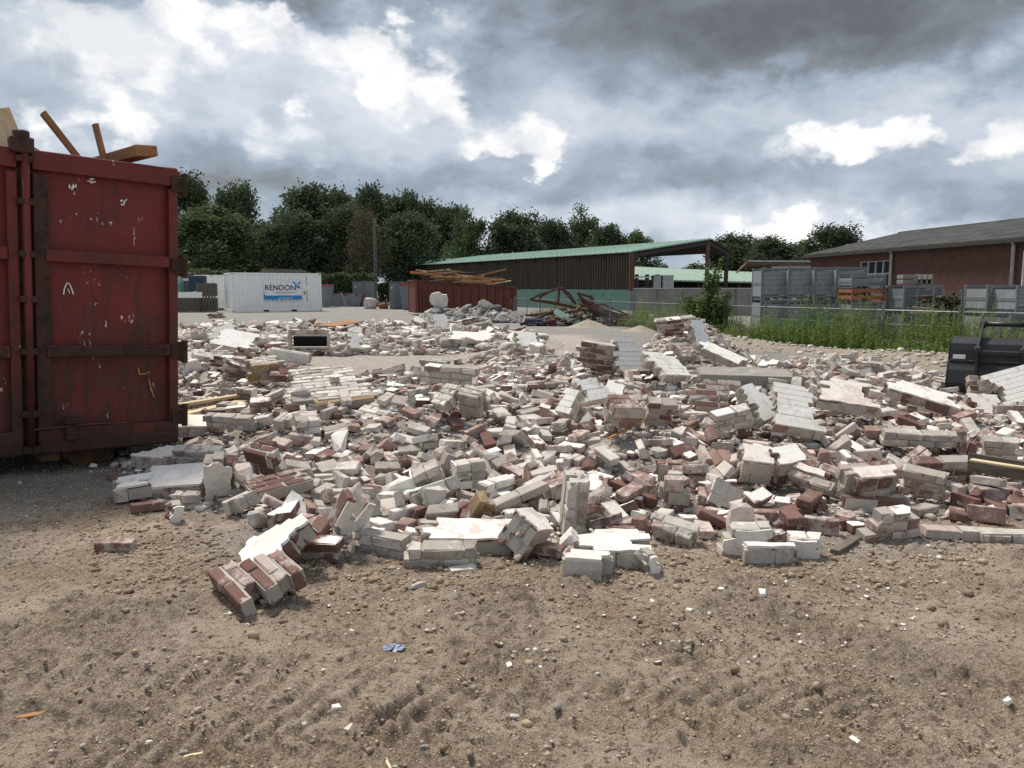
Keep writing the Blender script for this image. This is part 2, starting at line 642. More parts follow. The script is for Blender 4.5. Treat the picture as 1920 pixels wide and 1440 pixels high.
def lump_mesh(seed, size, n=30, flat=1.0):
    """An angular broken lump: the hull of scattered points."""
    r = random.Random(seed)
    bm = bmesh.new()
    for i in range(n):
        p = Vector((r.uniform(-1, 1), r.uniform(-1, 1), r.uniform(-1, 1)))
        m = max(abs(p.x), abs(p.y), abs(p.z))
        p = p / m * r.uniform(.72, 1.0)
        bm.verts.new((p.x * size[0] / 2, p.y * size[1] / 2, p.z * size[2] / 2 * flat))
    h = bmesh.ops.convex_hull(bm, input=bm.verts)
    junk = list({g for g in h['geom_interior'] + h['geom_unused'] if isinstance(g, bmesh.types.BMVert)})
    bmesh.ops.delete(bm, geom=junk, context='VERTS')
    bmesh.ops.recalc_face_normals(bm, faces=bm.faces)
    me = bpy.data.meshes.new('lump')
    bm.to_mesh(me)
    bm.free()
    me.materials.append(MATS['grey'])
    return me


def jagged(w, h, seed, amp=.03, step=.07, steps=False):
    """Outline of a broken sheet w x h, centred."""
    r = random.Random(seed)
    pts = []
    cs = [(-w / 2, -h / 2), (w / 2, -h / 2), (w / 2, h / 2), (-w / 2, h / 2)]
    cut = [r.uniform(0, .22) for _ in range(4)]
    for i in range(4):
        a, b = Vector(cs[i]), Vector(cs[(i + 1) % 4])
        n = max(2, int((b - a).length / step))
        for k in range(n):
            p = a.lerp(b, k / n)
            pts.append(p)
    out = []
    for p in pts:
        k = (abs(p.x) / (w / 2)) ** 4 * (abs(p.y) / (h / 2)) ** 4
        q = 0 if p.x < 0 and p.y < 0 else 1 if p.y < 0 else 2 if p.x > 0 else 3
        f = 1 - k * cut[q]
        out.append((p.x * f - math.copysign(r.uniform(0, amp), p.x) * (abs(p.x) > w * .49),
                    p.y * f - math.copysign(r.uniform(0, amp), p.y) * (abs(p.y) > h * .49)))
    return out


class Chunk:
    """Geometry of a lump of brickwork: X along the wall, Z up the courses, Y through it; plaster lies on -Y."""

    def __init__(s, seed, nx, nz, ny, plaster=0.0, rag=.5):
        r = random.Random(seed)
        s.bricks = []
        W, C = BW + JT, BH + JT
        s.size = (nx * (BL + JT), ny * W, nz * C)
        mb = MB()
        hx = s.size[0] / 2
        ends = []
        sa, sb = r.uniform(-.06, .03), r.uniform(-.06, .03)
        big = .20 if nz >= 3 and nx >= 1.5 else .07
        for k in range(nz):
            A, B = [], []
            if big > .1:        # broken edges wander from course to course
                sa = max(-.14, min(.05, sa + r.uniform(-.075, .07) * rag * 2))
                sb = max(-.14, min(.05, sb + r.uniform(-.075, .07) * rag * 2))
            else:
                sa, sb = r.uniform(-.9, .45) * rag * big, r.uniform(-.9, .45) * rag * big
            for j in range(ny):
                off = (BL + JT) * (.5 if (k + j) % 2 else 0.0)
                lim_a = -hx - sa + r.uniform(-.01, .01)
                lim_b = hx + sb + r.uniform(-.01, .01)
                x = -hx - (BL + JT) - off
                row = []
                while x < lim_b:
                    a, b = max(x, lim_a), min(x + BL, lim_b)
                    if b - a > .055:
                        row.append((x, a, b))
                    x += BL + JT
                for q, (x, a, b) in enumerate(row):
                    L = b - a
                    whole = L > BL - .02
                    i = r.randrange(6) if whole else min(range(6, 12), key=lambda t: abs(BFRAC[t] * BL - L))
                    flip = (not whole) and a > x + .005
                    z = -s.size[2] / 2 + (k + .5) * C
                    y = -s.size[1] / 2 + (j + .5) * W
                    cx = (a + b) / 2 if whole else ((b - BFRAC[i] * BL / 2) if flip else (a + BFRAC[i] * BL / 2))
                    s.bricks.append((i, Vector((cx, y + r.uniform(-.003, .003), z)), Euler((r.uniform(-.02, .02), r.uniform(-.01, .01), (math.pi if flip else 0) + r.uniform(-.02, .02)))))
                    A.append(a)
                    B.append(b)
                    # mortar fills the joints, a little behind the faces; here and there a crust is left on a bed
                    d = r.uniform(.007, .013)
                    crust = [r.random() < .38 for _ in range(2)]
                    y0 = -BW / 2 + d if j == 0 else -W / 2 - .001
                    y1 = BW / 2 - d if j == ny - 1 else W / 2 + .001
                    z0 = -C / 2 - .001 if k else (-C / 2 if crust[0] else -BH / 2 + d)
                    z1 = C / 2 + .001 if k < nz - 1 else (C / 2 if crust[1] else BH / 2 - d)
                    x0 = a - JT / 2 - .001 if q else a + d
                    x1 = b + JT / 2 + .001 if q < len(row) - 1 else b - d
                    mb.box(((x0 + x1) / 2, y + (y0 + y1) / 2, z + (z0 + z1) / 2), (x1 - x0, y1 - y0, z1 - z0), jit=.0015, rng=r)
            ends.append((min(A), max(B)) if A else (0, 0))
        s.mortar = mb
        s.pl = None
        if plaster:
            p = MB()
            y0 = -s.size[1] / 2 + .004
            th = r.uniform(.011, .018)
            rows = []
            for k, (a, b) in enumerate(ends):
                if b - a < .05 or (plaster < 1 and k in (0, nz - 1) and nz > 2 and r.random() < .5):
                    continue
                cut = .0 if plaster >= 1 else r.uniform(0, .3) * (b - a)
                za, zb = -s.size[2] / 2 + k * C, -s.size[2] / 2 + (k + 1) * C
                rows.append((a + r.uniform(-.004, .03) + cut * (seed % 2), b - r.uniform(-.004, .03) - cut * (1 - seed % 2), za, zb))
            if plaster >= 2:            # painted brickwork: every course shows
                for a, b, za, zb in rows:
                    n = max(2, int((b - a) / .11))
                    ol = [(a + (b - a) * q / n, za + .0015 + r.uniform(0, .0015)) for q in range(n + 1)] + [(a + (b - a) * q / n, zb - .0015 - r.uniform(0, .0015)) for q in range(n, -1, -1)]
                    p.prism(ol, y0, y0 - th - r.uniform(0, .003), lambda u, v, w: (u, w, v))
            elif rows:
                right, left = [], []
                for a, b, za, zb in rows:
                    for q in (.12, .5, .88):
                        right.append((b + r.uniform(-.012, .006), za + (zb - za) * q + r.uniform(-.004, .004)))
                        left.append((a + r.uniform(-.006, .012), za + (zb - za) * q + r.uniform(-.004, .004)))
                top, bot = [], []
                a, b, za, zb = rows[-1]
                n = max(2, int((b - a) / .06))
                top = [(b + (a - b) * q / n, zb - r.uniform(0, .016)) for q in range(1, n)]
                a, b, za, zb = rows[0]
                n = max(2, int((b - a) / .06))
                bot = [(a + (b - a) * q / n, za + r.uniform(0, .016)) for q in range(1, n)]
                p.prism(right + top + left[::-1] + bot, y0, y0 - th, lambda u, v, w: (u, w, v))
            if p.v:
                s.pl = p
        s._me = None

    def meshes(s):
        if s._me is None:
            a = s.mortar.mesh('mortar', ('mortar',))
            b = s.pl.mesh('plaster', ('plaster',)) if s.pl else None
            s._me = (a, b)
        return s._me

    def hull(s):
        """Corner points for the settling run."""
        pts = []
        for i, l, e in s.bricks:
            h = (BFRAC[i] * BL / 2, BW / 2, BH / 2)
            for a in (-1, 1):
                for b in (-1, 1):
                    for c in (-1, 1):
                        pts.append(l + e.to_matrix() @ Vector((a * h[0], b * h[1], c * h[2])))
        return pts


TEMPL = [(1, 2, 1, 0), (1, 3, 1, 0), (1.5, 2, 1, .9), (2, 2, 1, 0), (2, 3, 1, 1), (1, 2, 2, 0), (1.5, 3, 1, 0), (2, 1, 1, 0), (1, 4, 1, .8),
         (2, 4, 1, 1), (1.5, 2, 2, .9), (2.5, 3, 1, 1), (1, 3, 2, 1), (1.5, 3, 2, 0), (1, 2, 1, 1), (1.5, 2, 1, 0), (1, 1, 2, 0), (1, 3, 1, 1),
         (2, 2, 2, 1), (1.5, 4, 1, .9), (.5, 3, 1, 0), (.5, 4, 2, .8), (1, 5, 1, 0), (3, 2, 1, .9)]
CHUNKS = [Chunk(100 + 7 * i, *t) for i, t in enumerate(TEMPL)]
LUMPS = [lump_mesh(500 + i, s) for i, s in enumerate([(.18, .13, .09), (.22, .15, .09), (.14, .11, .09), (.25, .15, .11), (.17, .14, .11), (.24, .18, .06), (.20, .12, .10), (.28, .18, .10)])]


def pose(lay, yaw, pitch, roll):
    base = {'bed': Matrix.Identity(3), 'flat': Matrix.Rotation(-math.pi / 2, 3, 'X'), 'end': Matrix.Rotation(math.pi / 2, 3, 'Y'),
            'edge': Matrix.Rotation(math.pi / 2, 3, 'X')}[lay]
    r = math.radians
    return Matrix.Rotation(r(yaw), 3, 'Z') @ Matrix.Rotation(r(pitch), 3, 'X') @ Matrix.Rotation(r(roll), 3, 'Y') @ base


# Lumps one can point at in the photograph:
# px, py, (bricks long, courses, wythes), style, lay, yaw, pitch, roll, plaster, label
HEROES = [
    (242, 918, (2, 4, 1), 'red', 'flat', 27, 4, -4, 1.0, 'long cream topped masonry slab nearest the red container, tapering over the tarmac'),
    (336, 905, (2, 6, 1), 'red', 'flat', 8, 12, -3, 1.0, 'broad white topped masonry slab lying between the long cream slab and the stepped upright piece'),
    (411, 893, (1.5, 3, 1), 'red', 'end', 10, 30, 6, 1.0, 'white stepped masonry piece leaning upright right of the broad white topped slab'),
    (296, 858, (1.6, 5, 1), 'red', 'flat', -12, 6, 2, 1.0, 'cream topped slab just right of the block under the red container'),
    (346, 940, (1, 2, 1), 'grey', 'bed', 4, 6, 0, 0, 'two grey bricks lying level in front of the broad white topped slab'),
    (328, 960, (.5, 2, 1), 'red', 'bed', 28, 10, 0, 1.0, 'broken brick stub with whitewashed top lying alone before the two level grey bricks'),
    (222, 1020, (1, 1, 1), 'red', 'bed', 4, 2, 2, 0, 'dusty brick with a mortar crust lying alone on the dirt at the far left'),
    (376, 852, (2, 2, 1), 'grey', 'bed', -5, 25, 0, 0, 'grey bricks with bluish mortar behind the stepped upright piece'),
    (370, 800, (3.4, 6, 1), 'red', 'flat', 42, 10, 6, 1.0, 'long cream faced wall slab poking out from behind the red container corner'),
    (480, 1082, (1.9, 5, 1), 'red', 'flat', -52, 18, 6, 0, 'red brown brick panel of staggered courses leaning into the foreground dirt'),
    (526, 1026, (1.6, 6, 1), 'red', 'flat', -62, 34, 0, 1.0, 'bright white stepped panel standing tilted behind the red brown brick panel'),
    (592, 1028, (1.5, 2, 1), 'red', 'bed', -8, 10, 0, 0, 'dark brick pair half sunk in dirt right of the bright white stepped panel'),
    (646, 978, (1.6, 3, 1), 'red', 'end', 35, 20, 24, 1.0, 'whitewashed slab on edge leaning right, with dark brick ends, at the heap front'),
    (726, 1022, (1.6, 2, 1), 'grey', 'bed', -28, 8, 0, 0, 'row of two pale grey bricks at the front edge, left of the pink topped clump'),
    (828, 1040, (1.9, 2, 1), 'grey', 'bed', 2, 14, 0, 0, 'grey mortar faced clump with a pink top at the very front of the heap'),
    (872, 1008, (2.6, 4, 1), 'red', 'flat', 0, 10, 1, 1.0, 'long white topped slab directly behind the pink topped grey clump'),
    (984, 1003, (1, 3, 2), 'red', 'flat', 48, 30, 12, 1.0, 'wedge shaped brick lump with white face, right of the long white topped slab'),
    (1036, 1032, (1.3, 1, 1), 'red', 'bed', -22, 6, 6, 0, 'single dark red brick resting at the front, right of the wedge shaped lump'),
    (1150, 1030, (2, 4, 1), 'grey', 'flat', 2, 10, 0, 1.0, 'white topped masonry piece three bricks wide at the front of the heap'),
    (1100, 1062, (1.2, 2, 1), 'white', 'flat', -6, 4, 2, 1.0, 'flat pale mortar piece lying on the dirt before the three brick wide piece'),
    (1218, 1053, (.5, 2, 1), 'grey', 'bed', 20, 8, 0, 1.0, 'small squarish pale stub on the dirt right of the three brick wide piece'),
    (1260, 993, (1.5, 2, 1), 'grey', 'flat', -38, 30, 10, 0, 'grey brown double brick tipped towards the camera at the front of the heap'),
    (1076, 945, (2, 2, 2), 'grey', 'end', 4, 8, 4, 0, 'tall upright pale block of paired bricks standing near the front'),
    (948, 940, (3, 1, 1), 'grey', 'bed', 24, 8, -18, 0, 'long grey bar of mortared bricks sloping up to the right'),
    (902, 950, (1, 2, 1), 'ochre', 'end', 16, 35, 14, 0, 'upright brown topped block with an orange end, left of the long grey bar'),
    (1268, 905, (1.6, 4, 2), 'pink', 'flat', -8, 20, 4, 0, 'large blocky lump with dusty rough top in the front right of the heap'),
    (1395, 1012, (1.3, 3, 1), 'white', 'bed', 3, 10, 0, 1.0, 'whitewashed brick piece standing at the front edge, right of the tipped double brick'),
    (1428, 1040, (1.4, 1, 1), 'white', 'flat', -2, 6, 0, 1.0, 'low white brick strip lying on the dirt at the front'),
    (1510, 1022, (.9, 2, 1), 'white', 'bed', -12, 10, 0, 1.0, 'white topped cube of brick at the front edge right of the low white strip'),
    (1665, 982, (2, 3, 1), 'pink', 'bed', 14, 14, -4, 0, 'three rows of pinkish bricks with grey ends lying apart at the right front'),
    (1655, 940, (2.6, 3, 1), 'red', 'flat', -6, 8, 3, 0, 'flat brown brick layer half buried behind the three pinkish rows'),
    (1800, 1000, (2, 1, 1), 'red', 'bed', -6, 4, 2, 0, 'bricks in a row sunk in the dirt to the right of the three pinkish rows'),
    (1890, 1006, (2, 1, 1), 'grey', 'bed', -3, 6, 0, 0, 'grey smeared bricks sunk in the dirt at the right picture edge'),
    (1474, 872, (1.2, 3, 2), 'red', 'flat', 14, 30, -8, 1.0, 'cubic brick lump with bright white top, below the large white scored slab'),
    (1415, 872, (1.2, 3, 2), 'pink', 'flat', -14, 30, 4, 1.0, 'cubic dusty pink brick lump with joints showing, left of the bright topped cube'),
    (1524, 890, (1.6, 3, 1), 'red', 'flat', -58, 40, 10, .9, 'tipped long brick piece with a sharp white plastered edge'),
    (1572, 896, (1.5, 4, 1), 'pink', 'flat', -28, 22, 6, .8, 'brick lump with ragged plaster patch right of the sharp white edge'),
    (1622, 905, (1.6, 3, 2), 'red', 'flat', 6, 24, -4, .8, 'brick block capped by a scrap of white plaster on the right side of the heap'),
    (1380, 782, (2.4, 3, 1), 'white', 'bed', 26, 22, -8, 0, 'long pale block row leaning in front of the twin white slabs'),
    (1420, 758, (1.9, 6, 1), 'grey', 'flat', 48, 42, -10, 1.0, 'left one of the twin white plastered slabs, jagged, leaning up'),
    (1486, 770, (2.7, 8, 1), 'grey', 'flat', -8, 36, 12, 2.0, 'large white slab scored with brick courses, right one of the twin slabs'),
    (1590, 745, (2.6, 6, 1), 'red', 'flat', -22, 26, 8, 1.0, 'pale slab with a red broken end sloping down, centre of the right heap'),
    (1728, 745, (3.6, 4, 1), 'red', 'flat', -32, 20, 16, 1.0, 'long grey slab with red ragged edge leaning before the digger bucket'),
    (1848, 775, (2.4, 7, 1), 'red', 'flat', -4, 40, 2, 1.0, 'bright white jagged slab leaning just under the digger bucket'),
    (1915, 730, (3.4, 8, 1), 'grey', 'flat', 20, 38, -16, 2.0, 'big pale grey panel leaning on the digger bucket at the right picture edge'),
    (1838, 727, (1.3, 4, 1), 'red', 'flat', -18, 60, 12, 0, 'brick lump with light and dark rows propped on the digger bucket'),
    (1722, 822, (2.8, 2, 1), 'grey', 'bed', -6, 18, 2, 0, 'long grey block row lying level in the middle of the right heap'),
    (1880, 842, (2.2, 3, 1), 'grey', 'bed', -12, 20, 2, 0, 'grey stepped blocks near the dark plank on the right'),
    (1732, 905, (1.4, 3, 1), 'pink', 'bed', -34, 20, 8, 0, 'pink three row brick piece tipped left below the long grey row'),
    (1770, 880, (2.4, 3, 1), 'red', 'bed', 4, 24, 0, 0, 'rough red brick clump between the pink three row piece and the dark plank'),
    (1182, 668, (2.0, 7, 1), 'white', 'flat', 14, 58, 4, 2.0, 'pale ribbed panel leaning at the left foot of the peak'),
    (1130, 668, (2.6, 5, 1), 'red', 'bed', -8, 12, 8, 0, 'dark red brick panel facing the camera left of the pale ribbed panel'),
    (1240, 690, (2.2, 7, 1), 'white', 'flat', 30, 30, 6, 2.0, 'white slab sloping down in front of the peak'),
    (1262, 612, (2.0, 4, 1), 'red', 'bed', 8, 24, -6, 0, 'red brick lump crowning the peak of the rubble heap'),
    (1306, 628, (1.3, 6, 1), 'grey', 'flat', 30, 62, 8, 1.0, 'grey plastered slab standing tilted at the top of the peak'),
    (1275, 660, (1.8, 4, 1), 'pink', 'flat', 34, 40, 0, 0, 'ribbed pinkish brick stack on the flank of the peak'),
    (1352, 668, (2.4, 3, 1), 'grey', 'flat', -44, 20, 22, 1.0, 'long grey slab slanting down the right flank of the peak'),
    (608, 728, (3.9, 12, 1), 'ochre', 'flat', 20, 21, -4, 0, 'big floor-like slab of pale bricks with ochre front edge, on the left of the heap'),
    (738, 728, (2.5, 4, 1), 'grey', 'flat', -4, 6, 2, 1.0, 'pale grey plastered beam block right of the big ochre edged slab'),
    (692, 778, (2.0, 7, 1), 'white', 'flat', -28, 18, 8, 0, 'cream brick slab with thick joints below the big ochre edged slab'),
    (500, 690, (1.8, 5, 2), 'ochre', 'flat', 24, 14, -4, 0, 'chunk with ochre brick top standing alone behind the big ochre edged slab'),
    (536, 700, (1.7, 5, 1), 'red', 'flat', 10, 22, 4, 0, 'red brick panel on the ground right of the chunk with ochre brick top'),
    (488, 770, (1.8, 4, 1), 'pink', 'bed', 6, 22, 0, 0, 'pinkish stepped brick clump with grey underside on the left flank'),
    (432, 790, (2.4, 2, 1), 'grey', 'bed', -10, 12, 2, 0, 'low grey and red brick row left of the pinkish stepped clump'),
    (506, 860, (1.5, 3, 2), 'red', 'flat', -24, 26, 8, 0, 'lump of reddish bricks with one white block end, tipped on the left flank'),
    (532, 908, (2.2, 3, 1), 'red', 'flat', 42, 16, -4, 0, 'slanting strip of brown bricks with grey sides near the front left'),
    (815, 681, (2.6, 2, 2), 'concrete', 'bed', -8, 10, 4, 0, 'dark weathered lump lying along the back crest of the heap'),
    (840, 702, (2.6, 3, 1), 'white', 'bed', -10, 14, 4, 0, 'row of white block ends below the dark weathered lump'),
    (838, 745, (1.4, 4, 1), 'white', 'flat', -55, 40, 0, 0, 'yellowish white block stack standing askew in the middle of the heap'),
    (888, 752, (1.1, 3, 2), 'grey', 'flat', -28, 24, 10, 0, 'cubic grey block stack right of the yellowish white one'),
    (1118, 735, (1.5, 4, 1), 'white', 'flat', 20, 46, -10, 2.0, 'white stack of scored blocks leaning right, behind the middle of the heap'),
    (1070, 758, (1.0, 4, 1), 'white', 'flat', -50, 50, 6, 2.0, 'short scored white stack left of the leaning white stack'),
    (1340, 742, (1.7, 5, 1), 'red', 'flat', -12, 46, 4, 0, 'grey brown crossed brick piece below the concrete beam'),
    (1240, 772, (1.2, 4, 1), 'red', 'bed', 0, 34, 6, 0, 'brown arrow shaped brick piece standing in the middle of the heap'),
    (1170, 770, (1.4, 3, 2), 'pink', 'flat', 14, 30, 4, 0, 'dark pink brick lump left of the brown arrow shaped piece'),
    # the heap behind the pale floor
    (418, 630, (3.0, 8, 1), 'white', 'flat', 38, 40, -30, 1.0, 'white board edged slab tilted on the far left heap'),
    (446, 640, (4.6, 10, 1), 'white', 'flat', -12, 28, 10, 1.0, 'low broad white slab lying beside the tilted far left slab'),
    (405, 592, (4.4, 4, 1), 'red', 'bed', 4, 12, -4, 0, 'red brick strip lying on top of the far left heap'),
    (470, 662, (3.0, 4, 1), 'red', 'bed', -20, 16, 6, 0, 'rough brown brick lump in front of the far left heap'),
    (540, 668, (4.4, 4, 1), 'grey', 'bed', -16, 14, 8, 1.0, 'long pale grey slab sloping right towards the pale floor'),
    (430, 678, (3.0, 3, 1), 'red', 'bed', -14, 20, 4, 0, 'curved red brick row at the edge of the tarmac behind the red container'),
    (824, 606, (2.6, 8, 1), 'white', 'flat', 16, 58, -12, 1.0, 'upright bright white board slab on the far heap'),
    (880, 634, (5, 7, 1), 'white', 'flat', -6, 22, 3, 1.0, 'broad low white slab on the far heap right of the upright white board'),
    (872, 604, (4.0, 4, 1), 'red', 'bed', 20, 22, -14, 0, 'long brown striped brick slab rising to the right on the far heap'),
    (905, 612, (3.6, 5, 1), 'grey', 'bed', 10, 25, -10, 0, 'grey topped thick wall piece beside the long striped slab'),
    (665, 642, (2.0, 7, 1), 'white', 'flat', 22, 46, 14, 2.0, 'pale ribbed panel leaning in the middle of the far heap'),
    (985, 640, (1.8, 6, 1), 'white', 'flat', 24, 40, 6, 1.0, 'white slab tipped up at the left end of the middle ridge'),
    (1002, 652, (1.6, 3, 1), 'pink', 'bed', -50, 22, 10, 1.0, 'white faced block sliding off the left end of the middle ridge'),
]
HERO_SEED = 9000
HERO_DIST = {57: 7.9, 58: 8.5, 59: 7.5, 60: 9.9, 61: 9.8, 8: 7.6, 62: 7.8, 43: 8.3, 44: 8.6, 45: 9.15}     # where the line of sight alone does not settle it


def hero_chunks():
    out = []
    for i, (px, py, (nx, nz, ny), style, lay, yaw, pitch, roll, pl, label) in enumerate(HEROES):
        ch = Chunk(HERO_SEED + 13 * i, nx, nz, ny, pl, .6)
        R = pose(lay, yaw, pitch, roll)
        zs = [abs((R @ v).z) for v in ch.hull()]
        half = max(zs)
        p = at(px, py, HERO_DIST[i]) if i in HERO_DIST else ground_hit(px, py, half * .85)
        if i not in HERO_DIST and p.y > 5.3:
            p = ground_hit(px, py, half * .85 + .11 * min(1.0, float(mound(p.x, p.y)) / .3))
        out.append((ch, R, p, style, label, (px, py)))
    return out



